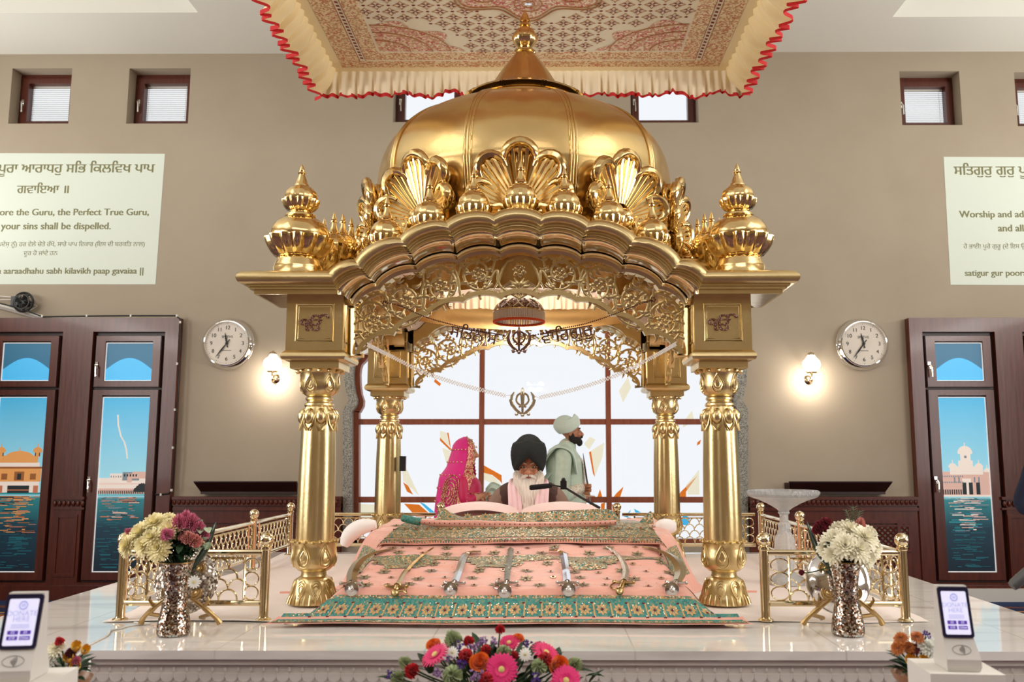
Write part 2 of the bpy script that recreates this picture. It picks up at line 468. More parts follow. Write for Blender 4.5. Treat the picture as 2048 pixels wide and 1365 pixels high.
motifs = {
 'amber': [[(967, 931), (1003, 951), (1004, 968), (999, 962), (985, 951), (967, 946)], [(808, 1008), (838, 1010), (866, 1034), (832, 1034)], [(1192, 1003), (1200, 979), (1206, 1000), (1212, 1003)], [(1222, 1003), (1232, 988), (1247, 974), (1240, 996)], [(1352, 1000), (1362, 984), (1394, 953), (1372, 984), (1372, 1000)], [(1178, 905), (1182, 903), (1190, 955), (1186, 948)], [(880, 876), (902, 898), (901, 902), (880, 882)], [(894, 866), (897, 866), (902, 898), (899, 890)], [(870, 758), (882, 768), (879, 773), (868, 764)], [(1395, 885), (1402, 880), (1400, 888), (1394, 892)], [(806, 965), (816, 972), (826, 990), (814, 984)], [(1224, 1010), (1240, 1008), (1226, 1032)], [(1202, 1008), (1210, 1006), (1208, 1036), (1202, 1030)]],
 'cream': [[(880, 862), (893, 866), (900, 894), (880, 876)], [(884, 896), (900, 902), (904, 940), (892, 925)], [(1168, 888), (1180, 874), (1191, 880), (1178, 900)], [(1182, 902), (1208, 886), (1205, 915), (1190, 952)], [(968, 946), (985, 952), (998, 963), (1003, 978), (968, 960)], [(1238, 782), (1256, 754), (1262, 776), (1246, 806)], [(1366, 845), (1384, 822), (1388, 842), (1366, 856)], [(1372, 972), (1398, 940), (1399, 990), (1376, 990)], [(804, 930), (812, 936), (838, 992), (806, 962)], [(712, 1008), (748, 1010), (760, 1034), (712, 1034)]],
 'aqua': [[(840, 1006), (848, 1008), (880, 1034), (868, 1034)], [(1268, 1018), (1290, 1030), (1296, 1036), (1272, 1030)], [(1248, 1034), (1262, 1020), (1256, 1036)], [(1366, 1030), (1380, 1036), (1376, 1052), (1362, 1050)], [(1108, 1010), (1128, 1022), (1120, 1034)]]}
cl_ = {'amber': glass('amber_glass', rgb(244, 178, 104), .9), 'cream': glass('cream_glass', rgb(253, 248, 232), .93), 'aqua': glass('aqua_glass', rgb(140, 222, 248), .88)}
for k, polys in motifs.items():
    g = MB()
    for q in polys:
        g.prism([(p.x, p.z) for p in (P(x, y, YW + .1) for x, y in q)], lambda x, z, t: V((x, YW + .098 + t, z)), .008)
    o = g.build('stained_' + k, cl_[k], bw, 0, world=True); o['label'] = k + ' stained glass shapes'

# ------------------------------------------------------------------ tall wooden windows with printed lake views
def ramp_mat(name, stops, z0, z1, emit):
    m_ = bpy.data.materials.new(name); m_.use_nodes = True; t_ = m_.node_tree; b_ = t_.nodes['Principled BSDF']
    tc = t_.nodes.new('ShaderNodeTexCoord'); s_ = t_.nodes.new('ShaderNodeSeparateXYZ'); mr = t_.nodes.new('ShaderNodeMapRange')
    mr.inputs['From Min'].default_value = z0; mr.inputs['From Max'].default_value = z1
    r_ = t_.nodes.new('ShaderNodeValToRGB'); e = r_.color_ramp.elements
    while len(e) < len(stops): e.new(.5)
    for i, (p_, c_) in enumerate(stops): e[i].position = p_; e[i].color = c_
    L = t_.links.new
    L(tc.outputs['Object'], s_.inputs[0]); L(s_.outputs['Z'], mr.inputs['Value']); L(mr.outputs[0], r_.inputs[0])
    L(r_.outputs[0], b_.inputs['Base Color']); L(r_.outputs[0], b_.inputs['Emission Color'])
    b_.inputs['Emission Strength'].default_value = emit; b_.inputs['Roughness'].default_value = .4
    return m_
def ink(name, c): return mat('print_' + name, c, .5, emit=.55)
INKS = dict(gold=ink('gold', rgb(214, 150, 84)), dgold=ink('dark_gold', rgb(140, 84, 44)), white=ink('white', rgb(226, 214, 204)), pink=ink('pink', rgb(206, 170, 158)), grey=ink('grey', rgb(120, 130, 140)), dark=ink('dark', rgb(26, 36, 40)), wave=ink('wave', rgb(18, 84, 96)), rust=ink('rust', rgb(180, 110, 80)), teal=ink('teal', rgb(30, 140, 150)))
IK = list(INKS)
YF = YW - .10
def tall_window(n, px, label, view):
    """px: pane left / right at the transom (y 725), surround left / right."""
    global wn
    D = lambda x, y: P(x, y, YF)
    pl, pr, sl, sr = [D(v, 725).x for v in px]
    z = lambda y: D(px[0], y).z
    o = sempty(f'window_{n}', ((sl + sr) / 2, YF, 0), label)
    f = MB(); zt_, z0 = z(636), 0.0
    il, ir = pl - .13, pr + .125; it, ib = z(664), z(1166)
    f.box((sl, YF, z0), (il, YW, zt_)); f.box((ir, YF, z0), (sr, YW, zt_)); f.box((il, YF, it), (ir, YW, zt_)); f.box((il, YF, z0), (ir, YW, ib))
    f.box((sl, YF - .03, z0), (sr, YF, z(1172)))                         # plinth
    f.build('surround', WOOD, o, world=True)
    for (t, b_, nm) in ((671, 775, 'transom_sash'), (779, 1163, 'sash')):
        s = MB(); bars(s, il + .03, ir - .04, z(b_), z(t), YF + .02, YF + .06, .001)
        bars(s, il + .035, ir - .045, z(b_) + .006, z(t) - .006, YF + .012, YF + .07, (pl - il - .035, ir - .045 - pr, .055 if t < 700 else .075, .055))
        so = s.build(nm, WOOD, o, world=True)
        handle(so, il + .055, YF + .012, z((t + b_) / 2 + (8 if t < 700 else -10)))
    k = MB(); k.box((il, YF + .06, ib), (ir, YF + .065, it)); k.build('backboard', DARKWOOD, o, world=True)
    zt1, zb1, zt2, zb2 = z(685), z(762), z(794), z(1146)
    e = MB(); bars(e, pl, pr, zb1, zt1, YF + .030, YF + .045, .008); bars(e, pl, pr, zb2, zt2, YF + .030, YF + .045, .008); e.build('edge_strip', mat('white_edge', rgb(240, 240, 240), .5, emit=.5), o, world=True)
    p1 = MB(); p1.box((pl, YF + .04, zb1), (pr, YF + .046, zt1))
    arc = [(pl + .008, zb1 + .01)] + [(lerp(pl + .008, pr - .008, t), lerp(zb1, zt1, .30) + .30 * (zt1 - zb1) * math.sin(PI * t)) for t in (i / 16 for i in range(17))] + [(pr - .008, zb1 + .01)]
    tp = p1.build('print_transom', ramp_mat(f'print_sky_top_{n}', [(0, rgb(60, 150, 190)), (1, rgb(44, 108, 142))], 0, 1, .45), o, world=True)
    a_ = MB(); a_.prism(arc, lambda x, q, t: V((x, YF + .038 + t, q)), .004); a_.build('print_arc', mat('print_sky_arc', rgb(70, 178, 232), .4, emit=.6), tp, 0, world=False).location = -o.location
    hz = z(view['horizon'])
    base = ramp_mat(f'print_view_{n}', [(0, rgb(8, 26, 40)), (.25, rgb(10, 50, 66)), ((hz - zb2) / (zt2 - zb2) - .02, rgb(30, 120, 128)), ((hz - zb2) / (zt2 - zb2), rgb(160, 214, 226)), (1, rgb(64, 172, 218))], zb2, zt2, .55)
    p2 = MB(); p2.box((pl, YF + .04, zb2), (pr, YF + .046, zt2)); vo = p2.build('print_view', base, o, world=True)
    # object coordinates are relative to the window's base on the floor, so z is the room height
    pic = MB(); cx = lambda x: lerp(pl, pr, x); 
    lay = [0]
    def shape(poly, c):
        lay[0] += 1; y_ = YF + .0385 - lay[0] * .00004
        pic.k = IK.index(c)
        pic.add([V((min(max(x, pl + .008), pr - .008), y_, q)) for x, q in poly], [tuple(range(len(poly)))])
    def blk(x0, y0, x1, y1, c): shape([(cx(x0), z(y1)), (cx(x1), z(y1)), (cx(x1), z(y0)), (cx(x0), z(y0))], c)
    def dome(x, y, rx, ry, c): shape([(cx(x) + rx * math.cos(t) * (1.12 if .15 < t < .9 or 2.2 < t < 2.99 else 1), z(y) + ry * math.sin(t)) for t in (PI * i / 14 for i in range(15))] , c); blk(x - .008, y - ry / .0052 - 7, x + .008, y - ry / .0052, c)
    view['draw'](blk, dome, shape, cx, z, pl, pr)
    rr = random.Random(n)
    for q in range(150):                                     # ripples
        yy = view['horizon'] + 3 + rr.random() ** 1.6 * (1135 - view['horizon']); xx = rr.gauss(view['rx'], view['rw']); ln = rr.uniform(.03, .16)
        if xx - ln < 0.03 or xx + ln > .97: continue
        cc = rr.choice(view['rc']) if yy < view['rend'] else 'wave'
        blk(xx - ln, yy, xx + ln, yy + rr.uniform(.8, 2.2), cc)
    pic.build('printed_scene', [INKS[k_] for k_ in IK], vo, 0, fix=False).location = -o.location
    return o
def draw_pavilion(blk, dome, shape, cx, z, pl, pr):
    blk(.02, 962, .93, 988, 'white'); blk(.0, 936, .96, 964, 'gold'); blk(.06, 926, .92, 936, 'white'); blk(.1, 912, .88, 926, 'gold')
    blk(.0, 934, .98, 938, 'dgold'); blk(.02, 986, 1, 990, 'teal')
    for x in (.12, .86): blk(x - .06, 900, x + .06, 914, 'gold'); dome(x, 905, .045, .055, 'gold'); blk(x - .05, 906, x - .03, 913, 'dark'); blk(x + .03, 906, x + .05, 913, 'dark')
    dome(.5, 916, .13, .07, 'gold'); blk(.42, 944, .62, 962, 'dgold'); blk(.48, 948, .56, 960, 'dark'); blk(.16, 948, .28, 960, 'dgold'); blk(.74, 948, .86, 960, 'dgold')
    blk(.3, 972, .74, 987, 'dark'); blk(.3, 980, .74, 982, 'rust'); blk(.1, 972, .2, 987, 'rust'); blk(.82, 972, .92, 987, 'rust')
def draw_bank(blk, dome, shape, cx, z, pl, pr):
    blk(0, 957, 1, 988, 'white'); blk(.24, 948, .50, 967, 'white'); blk(.5, 945, .85, 962, 'grey'); blk(.7, 944, .98, 958, 'pink'); blk(.6, 948, .7, 966, 'pink'); blk(0, 978, 1, 989, 'pink')
    blk(.0, 968, 1, 969.5, 'pink'); blk(.0, 990, 1, 992, 'teal')
    for i in range(26): blk(.02 + i * .038, 982, .04 + i * .038, 989, 'dark')
    for i in range(5): blk(.26 + i * .05, 952, .28 + i * .05, 956, 'grey'); blk(.53 + i * .06, 949, .56 + i * .06, 954, 'dark')
    shape([(cx(.74) + (.26 * (pr - pl)) * (t / 12) * 0 + (cx(1) - cx(.72)) * t / 12, z(982) + .07 * math.sin(PI * min(1, t / 12 * .75)) + .01 * (t % 2)) for t in range(13)] + [(cx(1), z(985)), (cx(.76), z(985))], 'dark')
    pts = [(.33, 830), (.35, 850), (.42, 873), (.5, 885), (.55, 900), (.58, 918)]
    pts = [(cx(a), z(b)) for a, b in pts]
    shape([(x - .008, q) for x, q in pts] + [(x + .008, q) for x, q in reversed(pts)], 'white')
def draw_clocktower(blk, dome, shape, cx, z, pl, pr):
    blk(0, 944, 1, 992, 'pink'); blk(.18, 934, .86, 950, 'white'); blk(.36, 922, .66, 940, 'white'); blk(.41, 908, .62, 924, 'white'); dome(.51, 909, .07, .085, 'white')
    dome(.24, 936, .04, .045, 'white'); dome(.78, 936, .04, .045, 'white'); dome(.94, 945, .03, .04, 'white')
    blk(.49, 912, .54, 917, 'grey'); blk(.42, 958, .6, 990, 'white')
    for x in (.25, .34, .66, .75): blk(x, 955, x + .03, 966, 'grey')
    for x in (.46, .59, .74): blk(x - .04, 966, x + .04, 990, 'dark')
    for i in range(10): blk(.01 + i * .045, 980, .035 + i * .045, 990, 'dark'); blk(.01 + i * .045, 952, .035 + i * .045, 955, 'grey'); blk(.01 + i * .045, 964, .035 + i * .045, 967, 'grey')
    blk(0, 991, 1, 994, 'white')
views = [dict(horizon=990, draw=draw_pavilion, rx=.5, rw=.22, rc=['gold', 'gold', 'rust', 'dark', 'dgold'], rend=1068),
         dict(horizon=992, draw=draw_bank, rx=.45, rw=.3, rc=['pink', 'grey', 'dark', 'rust', 'wave'], rend=1040),
         dict(horizon=994, draw=draw_clocktower, rx=.5, rw=.2, rc=['white', 'pink', 'grey', 'wave', 'teal'], rend=1062)]
tall_window(9, (0.5, 98, -52, 152), 'tall wooden window printed with a golden pavilion in a lake', views[0])
tall_window(10, (207.5, 303, 152, 354), 'tall wooden window printed with lakeside buildings and a white streak', views[1])
tall_window(11, (1873, 1969, 1822, 2020), 'tall wooden window printed with a domed white palace', views[2])
tall_window(12, (2074, 2170, 2020, 2220), 'tall wooden window surround cut by the right edge', views[1])

# ------------------------------------------------------------------ wainscot, skirting, troughs
def wainscot(n, xa, xb, label, lattice, piers=()):
    o = sempty(f'trim_{n}', ((xa + xb) / 2, YW, 0), label)
    z = lambda y: P(1091, y, YF).z
    zt_ = z(994); m_ = MB()
    m_.box((xa, YF + .02, 0), (xb, YW, z(1008))); m_.box((xa, YF + .005, 0), (xb, YF + .02, z(1170)))
    m_.box((xa, YF - .03, zt_ - .03), (xb, YW, zt_)); m_.box((xa, YF - .01, zt_ - .09), (xb, YW, zt_ - .03)); m_.box((xa, YF, zt_ - .14), (xb, YW, zt_ - .11))
    m_.build('panelling', WOOD, o, world=True)
    b_ = MB(); x = xa + .02
    while x < xb - .02: b_.ball((x, YF - .012, zt_ - .055), (.021, .018, .028), 8, 6); x += .047
    b_.build('beaded_moulding', WOOD, o, world=True)
    c, d = z(1150), z(1040); f_ = MB()
    for p0, p1 in piers or ((xa + .2, xb - .2),):
        bars(f_, p0, p1, c, d, YF - .005, YF + .03, .035); bars(f_, p0 + .05, p1 - .05, c + .05, d - .05, YF + .008, YF + .03, .02)
    f_.build('raised_panel', WOOD, o, world=True)
    if lattice:
        l_ = MB(); a0, a1, c0, c1 = lattice
        k = MB(); k.box((a0, YF + .012, c0), (a1, YF + .021, c1)); k.build('vent_backing', mat('vent_grey', rgb(120, 108, 100), .8), o, world=True)
        nx, nz = round((a1 - a0) / .055), round((c1 - c0) / .055)
        sx, sz = (a1 - a0) / nx, (c1 - c0) / nz
        for i in range(nx):
            for j in range(nz):
                x, q = a0 + i * sx, c0 + j * sz
                l_.tube([(x, YF + .008, q), (x + sx, YF + .008, q + sz)], .0075, 5); l_.tube([(x + sx, YF + .008, q), (x, YF + .008, q + sz)], .0075, 5)
        bars(l_, a0, a1, c0, c1, YF, YF + .02, .02)
        l_.build('lattice', WOOD, o, world=True)
XA = P(346, 1000, YF).x; XBL = W(686, 1000).x; XBR = W(1496, 1000).x; XC = P(1838, 1000, YF).x
zz = lambda y: P(1091, y, YF).z
wainscot(1, XA, XBL, 'mahogany wainscot left of the arched window with a beaded dado rail', (P(428, 1070, YF).x, P(540, 1070, YF).x, zz(1104), zz(1054)))
wainscot(2, XBR, XC, 'mahogany wainscot right of the arched window with a lattice vent', (P(1732, 1070, YF).x, P(1822, 1070, YF).x, zz(1104), zz(1050)))
for n, (a, b) in ((3, (103, 152)), (4, (2000, 2068))):
    xa, xb = P(a + 6, 1000, YF).x, P(b + 18, 1000, YF).x
    m_ = MB(); zt_ = zz(994)
    m_.box((xa - .02, YF - .025, zt_ - .03), (xb, YF, zt_)); m_.box((xa - .02, YF - .012, zt_ - .13), (xb, YF, zt_ - .11))
    x = xa
    while x < xb - .02: m_.ball((x + .01, YF - .008, zt_ - .07), (.02, .016, .03), 8, 6); x += .047
    bars(m_, xa + .03, xb - .06, zz(1155), zz(1030), YF - .012, YF, .03)
    struct(f'trim_{n}', m_, WOOD, 'dado rail and panel between two tall windows')
m_ = MB(); m_.box((P(1880, 1185, YF).x, YF - .06, 0), (XR, YF - .03, zz(1176))); struct('baseboard_right', m_, WHITE, 'white skirting under the right windows')
for px0, px1, lab in ((392, 597, 'dark wooden uplight trough on the wall left of the pavilion'), (1575, 1780, 'dark wooden uplight trough on the wall behind the crystal stand')):
    a, b = W(px0, 975, .15).x, W(px1, 975, .15).x; zt_, zb_ = W(1091, 963, .2).z, W(1091, 990, .2).z
    o = thing('wall_trough', lab, 'wall light', ((a + b) / 2, YW - .002, zb_))
    m_ = MB(); sec = [(0, 0), (-.10, 0), (-.10, .025), (-.22, zt_ - zb_ - .01), (-.22, zt_ - zb_), (-.2, zt_ - zb_), (-.085, .03), (0, .03)]
    h = (b - a) / 2
    n = len(sec); vs = [V((-h + (.0 if q > .05 else .03), y, q)) for y, q in sec] + [V((h - (.0 if q > .05 else .03), y, q)) for y, q in sec]
    m_.add(vs, [tuple(range(n)), tuple(range(2 * n - 1, n - 1, -1))] + [(i, (i + 1) % n, (i + 1) % n + n, i + n) for i in range(n)])
    m_.build('body', DARKWOOD, o)
    k = MB(); k.box((-h + .01, -.015, .03), (h - .01, 0, zt_ - zb_ - .02)); k.build('back_plate', DARKWOOD, o)

# ------------------------------------------------------------------ projected slides
def sihari(s):
    out = []
    for c in s:
        if c == 'ਿ': out.insert(len(out) - 1, c)
        else: out.append(c)
    return ''.join(out)
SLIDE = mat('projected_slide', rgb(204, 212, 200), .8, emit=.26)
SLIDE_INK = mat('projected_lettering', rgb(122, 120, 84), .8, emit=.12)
lines = [(sihari('ਸਤਿਗੁਰੁ ਗੁਰੁ ਪੂਰਾ ਆਰਾਧਹੁ ਸਭਿ ਕਿਲਵਿਖ ਪਾਪ'), 346, 460, .026, 44), (sihari('ਗਵਾਇਆ ॥'), 387, 108, .026, 44), ('Worship and adore the Guru, the Perfect True Guru,', 431, 442, .032, 36), ('and all your sins shall be dispelled.', 459, 286, .032, 36),
         (sihari('ਹੇ ਭਾਈ! ਪੂਰੇ ਗੁਰੂ (ਦੇ ਇਸ ਉਪਦੇਸ਼ ਨੂੰ) ਹਰ ਵੇਲੇ ਚੇਤੇ ਰੱਖੋ, ਸਾਰੇ ਪਾਪ ਵਿਕਾਰ (ਇਸ ਦੀ ਬਰਕਤਿ ਨਾਲ)'), 493, 428, .012, 44), (sihari('ਦੂਰ ਹੋ ਜਾਂਦੇ ਹਨ'), 511, 70, .012, 44), ('satigur gur pooraa aaraadhahu sabh kilavikh paap gavaiaa ||', 548, 426, .032, 36)]
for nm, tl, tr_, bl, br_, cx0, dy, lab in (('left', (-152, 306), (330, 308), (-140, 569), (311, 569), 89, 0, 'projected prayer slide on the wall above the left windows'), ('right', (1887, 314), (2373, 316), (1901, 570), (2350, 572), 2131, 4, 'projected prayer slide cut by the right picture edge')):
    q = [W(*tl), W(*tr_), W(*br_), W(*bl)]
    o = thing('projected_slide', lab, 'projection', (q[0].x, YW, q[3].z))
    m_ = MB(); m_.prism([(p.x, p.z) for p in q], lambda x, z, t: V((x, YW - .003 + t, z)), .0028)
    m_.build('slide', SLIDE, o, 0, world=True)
    for txt, py, wpx, bold, rows in lines:
        g = glyphs(txt, rows, bold); 
        if not g: continue
        wid = max(p[2] for p in g) - min(p[0] for p in g); size = wpx * 9.15 / F_PX / wid
        c0 = W(cx0 + (320 - py) * -.0 - (py - 340) * (.045 if nm == 'left' else -.045), py + dy)
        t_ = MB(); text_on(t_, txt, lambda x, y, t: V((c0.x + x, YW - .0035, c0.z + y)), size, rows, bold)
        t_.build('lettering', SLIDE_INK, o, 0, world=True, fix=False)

# ------------------------------------------------------------------ clocks
def clock(px, py, label):
    c = W(px, py); o = thing('wall_clock', label, 'clock', (c.x, YW, c.z))
    M_ = Matrix.Rotation(PI / 2, 4, 'X')
    m_ = MB(); m_.lathe([(.262, 0), (.272, .012), (.268, .025), (.262, .03), (.27, .045), (.262, .068), (.245, .082), (.238, .095), (.228, .097), (.224, .085), (.222, .07)], 64, M=M_, cap=False); m_.build('rim', CHROME, o)
    m_ = MB(); m_.lathe([(.0, .072), (.223, .072), (.223, .066), (0, .066)], 64, M=M_, cap=False); fc = m_.build('dial', mat('dial_white', rgb(222, 214, 202), .5), o)
    t_ = MB(); rr = .165
    for h in range(1, 13):
        a = 2 * PI * h / 12; x0, z0 = rr * math.sin(a), rr * math.cos(a) - .017
        text_on(t_, str(h), lambda x, y, t: V((x0 + x, -.0735, z0 + y)), .056, 24, .012)
    for k in range(60):
        a = 2 * PI * k / 60; s = .2075; t_.lathe([(.0022 if k % 5 else .004, 0), (.0022 if k % 5 else .004, .001)], 6, c=(s * math.sin(a), -.0728, s * math.cos(a)), M=M_)
    text_on(t_, 'SMITHS', lambda x, y, t: V((x, -.0735, .058 + y)), .036, 20, .006)
    for k in range(11): t_.box((-.05 + k * .009, -.0735, -.076), (-.044 + k * .009, -.0729, -.069))
    t_.build('numerals', INK, fc, 0)
    for nm, a, ln, w_, tail in (('hour_hand', rad(-12), .115, .011, .045), ('minute_hand', rad(217), .185, .009, .05)):
        h_ = MB(); M2 = Matrix.Rotation(a, 4, 'Y')
        poly = [(-w_ * .6, -tail), (w_ * .6, -tail), (w_ * .45, -.01), (w_ * .55, .0), (w_ * .95, ln * .5), (.001, ln), (-.001, ln), (-w_ * .95, ln * .5), (-w_ * .55, 0), (-w_ * .45, -.01)]
        h_.prism(poly, lambda x, z, t: M2 @ V((x, -.080 - t - (.004 if nm[0] == 'm' else 0), z)), .002); h_.build(nm, INK, fc, 0)
    k = MB(); k.lathe([(0.014, .074), (.014, .09), (0, .091)], 16, M=M_); k.build('hub', INK, fc)
clock(459, 689, 'round chrome wall clock left of the pavilion, beside the lake-view window')
clock(1722, 690, 'round chrome wall clock right of the pavilion')

# ------------------------------------------------------------------ wall lanterns
GLOW = mat('lamp_glass_lit', (1, .93, .82, 1), .3, emit=5.0)
def sconce(px, py, label):
    c = W(px, py); o = thing('wall_lantern', label, 'wall lamp', (c.x, YW, c.z))
    m_ = MB(); m_.lathe([(.05, -.004), (.05, .004)], 20, c=(0, -.006, -.10), M=Matrix.Rotation(PI / 2, 4, 'X')); m_.lathe([(.032, 0), (.045, .012), (.03, .03), (.012, .04)], 20, c=(0, -.002, -.10), M=Matrix.Rotation(PI / 2, 4, 'X'))
    m_.tube(spline([(0, -.04, -.10), (0, -.09, -.13), (0, -.135, -.10), (0, -.14, -.045)], 6), .008, 8); m_.build('bracket', BRASS, o)
    m_ = MB(); m_.lathe([(.03, -.045), (.052, -.04), (.056, -.028), (.052, -.022)], 24, c=(0, -.14, 0)); m_.build('gallery', BRASS, o)
    m_ = MB(); m_.lathe([(.046, -.022), (.085, .01), (.094, .045), (.082, .085), (.05, .12), (.034, .145), (.030, .16)], 28, c=(0, -.14, 0), lobe=lambda t, i, z: 1 + .035 * math.cos(7 * t), cap=False); m_.build('glass_shade', GLOW, o)
    m_ = MB()
    for k in range(7):
        t = 2 * PI * (k + .5) / 7; pr_ = [(.05, -.024), (.089, .01), (.099, .045), (.087, .085), (.055, .12), (.037, .15)]
        m_.tube([(r_ * math.cos(t), r_ * math.sin(t) - .14, z) for r_, z in pr_], .003, 5)
    m_.lathe([(.036, .148), (.04, .156), (.03, .17), (.008, .178), (0, .19)], 16, c=(0, -.14, 0)); m_.build('cage', BRASS, o)
    d = bpy.data.lights.new('lantern_bulb', 'POINT'); d.energy = 13; d.color = (1, .88, .75); d.shadow_soft_size = .04
    l = bpy.data.objects.new('lantern_bulb', d); col.objects.link(l); l.parent = o; l.location = (0, -.16, -.10)
sconce(553, 740, 'lit onion shaped glass wall lantern left of the pavilion')
sconce(1615, 742, 'lit onion shaped glass wall lantern beside the right clock')

# ------------------------------------------------------------------ fan, trunking, cable by the left windows
c = W(58, 608); o = thing('wall_fan', 'small black wall fan above the left window surround', 'fan', (c.x, YW, c.z))
m_ = MB(); m_.tube([(.10 * math.cos(t), -.10, .10 * math.sin(t)) for t in (2 * PI * i / 28 for i in range(28))], .012, 8, closed=True); m_.tube([(.075 * math.cos(t), -.13, .075 * math.sin(t)) for t in (2 * PI * i / 28 for i in range(28))], .006, 6, closed=True)
for i in range(10):
    t = 2 * PI * i / 10; m_.tube([(.02 * math.cos(t), -.14, .02 * math.sin(t)), (.10 * math.cos(t), -.10, .10 * math.sin(t))], .003, 5)
m_.build('guard', BLACK, o)
m_ = MB()
for i in range(4):
    t = 2 * PI * i / 4 + .4; M2 = Matrix.Rotation(t, 4, 'Y') @ Matrix.Translation(V((.05, -.11, 0))) @ Matrix.Rotation(rad(30), 4, 'X'); m_.box((-.035, -.002, -.025), (.035, .002, .025), M2)
m_.build('blades', BLACK, o)
m_ = MB(); m_.lathe([(.03, 0), (.04, .03), (.034, .11)], 16, M=Matrix.Rotation(PI / 2, 4, 'X')); m_.box((-.16, -.06, -.03), (-.06, -.0, .07)); m_.build('motor', BLACK, o)
m_ = MB(); a, b = W(-60, 596, .03), W(86, 636, .03); m_.tube([a, b], .028, 4); o = m_.build('cable_trunking', WHITE, None, 20); tag(o, 'white sloping cable trunking running down to the window surround', 'trunking')
m_ = MB()
for q in ([(-40, 602), (30, 600), (74, 612)], [(-40, 598), (20, 612), (52, 622), (74, 613)], [(-40, 590), (56, 597)]): m_.tube(spline([W(x, y, .05) for x, y in q], 5), .005, 6)
tag(m_.build('fan_wires', WHITE, None), 'thin white wires strung to the small black fan', 'cable')
pts = [P(*q, YF - .012) for q in ((0, 607), (40, 617), (85, 634), (150, 633), (250, 632), (352, 632), (362, 640), (361, 660), (355, 800), (350, 900), (345, 975), (338, 988), (310, 990))]
o = thing('wall_cable', 'black cable clipped along the top and side of the lake-view window surround', 'cable', pts[0])
m_ = MB(); m_.tube(pts, .008, 7); m_.build('cable', BLACK, o, world=True)
for px, py in ((85, 633), (174, 632), (262, 632), (354, 632), (361, 645), (355, 728), (350, 820), (346, 896), (343, 981), (322, 990)):
    p = P(px, py, YF - .012); k = MB(); k.box((p.x - .008, p.y - .012, p.z - .012), (p.x + .008, p.y + .011, p.z + .012)); k.build('clip', WHITE, o, world=True)
# ------------------------------------------------------------------ marble platform
ZP = .64
PX = -.1444
YC = 5.94
A = 1.10
def marble(name, base, vein, rough, tile=None):
    m_ = bpy.data.materials.new(name); m_.use_nodes = True; t_ = m_.node_tree; b_ = t_.nodes['Principled BSDF']; L = t_.links.new
    tc = t_.nodes.new('ShaderNodeTexCoord'); n1 = t_.nodes.new('ShaderNodeTexNoise'); n1.inputs['Scale'].default_value = 1.3; n1.inputs['Detail'].default_value = 6; n1.inputs['Distortion'].default_value = 1.2
    mp = t_.nodes.new('ShaderNodeMapping'); mp.inputs['Scale'].default_value = (.6, 2.6, 2.6); mp.inputs['Rotation'].default_value = (0, 0, .35)
    L(tc.outputs['Object'], mp.inputs[0]); L(mp.outputs[0], n1.inputs['Vector'])
    r_ = t_.nodes.new('ShaderNodeValToRGB'); e = r_.color_ramp.elements; e.new(.5)
    e[0].position = .36; e[0].color = base; e[1].position = .52; e[1].color = tuple(.82 * a + .18 * b for a, b in zip(base, vein)); e[2].position = .72; e[2].color = vein
    L(n1.outputs[0], r_.inputs[0]); out = r_.outputs[0]
    if tile:
        br = t_.nodes.new('ShaderNodeTexBrick'); br.offset = 0; br.inputs['Scale'].default_value = 1; br.inputs['Mortar Size'].default_value = .004
        br.inputs['Brick Width'].default_value = tile[0]; br.inputs['Row Height'].default_value = tile[1]; br.inputs['Mortar Smooth'].default_value = 0
        m2 = t_.nodes.new('ShaderNodeMapping'); m2.inputs['Location'].default_value = (tile[2], tile[3], 0)
        L(tc.outputs['Object'], m2.inputs[0]); L(m2.outputs[0], br.inputs['Vector'])
        mx = t_.nodes.new('ShaderNodeMix'); mx.data_type = 'RGBA'; mx.inputs[7].default_value = rgb(204, 197, 190)
        L(br.outputs['Fac'], mx.inputs[0]); L(out, mx.inputs[6]); out = mx.outputs[2]
    L(out, b_.inputs['Base Color']); b_.inputs['Roughness'].default_value = rough
    return m_
MARBLE = marble('polished_marble', rgb(230, 225, 220), rgb(192, 184, 178), .06, (.86, .86, .35, .12))
MARBLE2 = marble('honed_marble', rgb(216, 208, 200), rgb(180, 170, 162), .3)
pf = G(1040, 1303, ZP).y; XPL, XPR = PX - 2.56, PX + 2.56; YPB = 7.45
o = thing('marble_platform', 'polished white marble platform with a scalloped frieze carrying the pavilion', 'platform', (PX, pf, 0))
m = MB(); m.box((XPL, pf, ZP - .035), (XPR, YPB, ZP)); m.build('top_slab', MARBLE, o, world=True)
m = MB(); m.box((XPL + .03, pf + .035, 0), (XPR - .03, YPB - .03, ZP - .035)); m.box((XPL + .02, pf + .018, ZP - .060), (XPR - .02, pf + .05, ZP - .035)); m.build('base', MARBLE2, o, world=True)
m = MB(); x = XPL + .06; q = .053; zf = ZP - .078
while x < XPR - .1:
    arc = [(x + q * .5 + q * .44 * math.cos(t), zf - .028 + q * .46 * math.sin(t)) for t in (lerp(-PI * 1.12, PI * .12, i / 12) for i in range(13))]
    m.tube([V((a, pf + .034, b)) for a, b in arc], .0048, 5)
    m.prism([(a, b) for a, b in arc], lambda u_, w_, t_: V((u_, pf + .030 + t_, w_)), .006)
    m.ball((x + q, pf + .034, zf - .004), (.006, .006, .011), 6, 5)
    x += q
m.box((XPL + .03, pf + .027, zf + .012), (XPR - .03, pf + .04, zf + .022)); m.box((XPL + .03, pf + .027, zf - .075), (XPR - .03, pf + .04, zf - .066))
m.build('scalloped_frieze', MARBLE2, o, world=True)

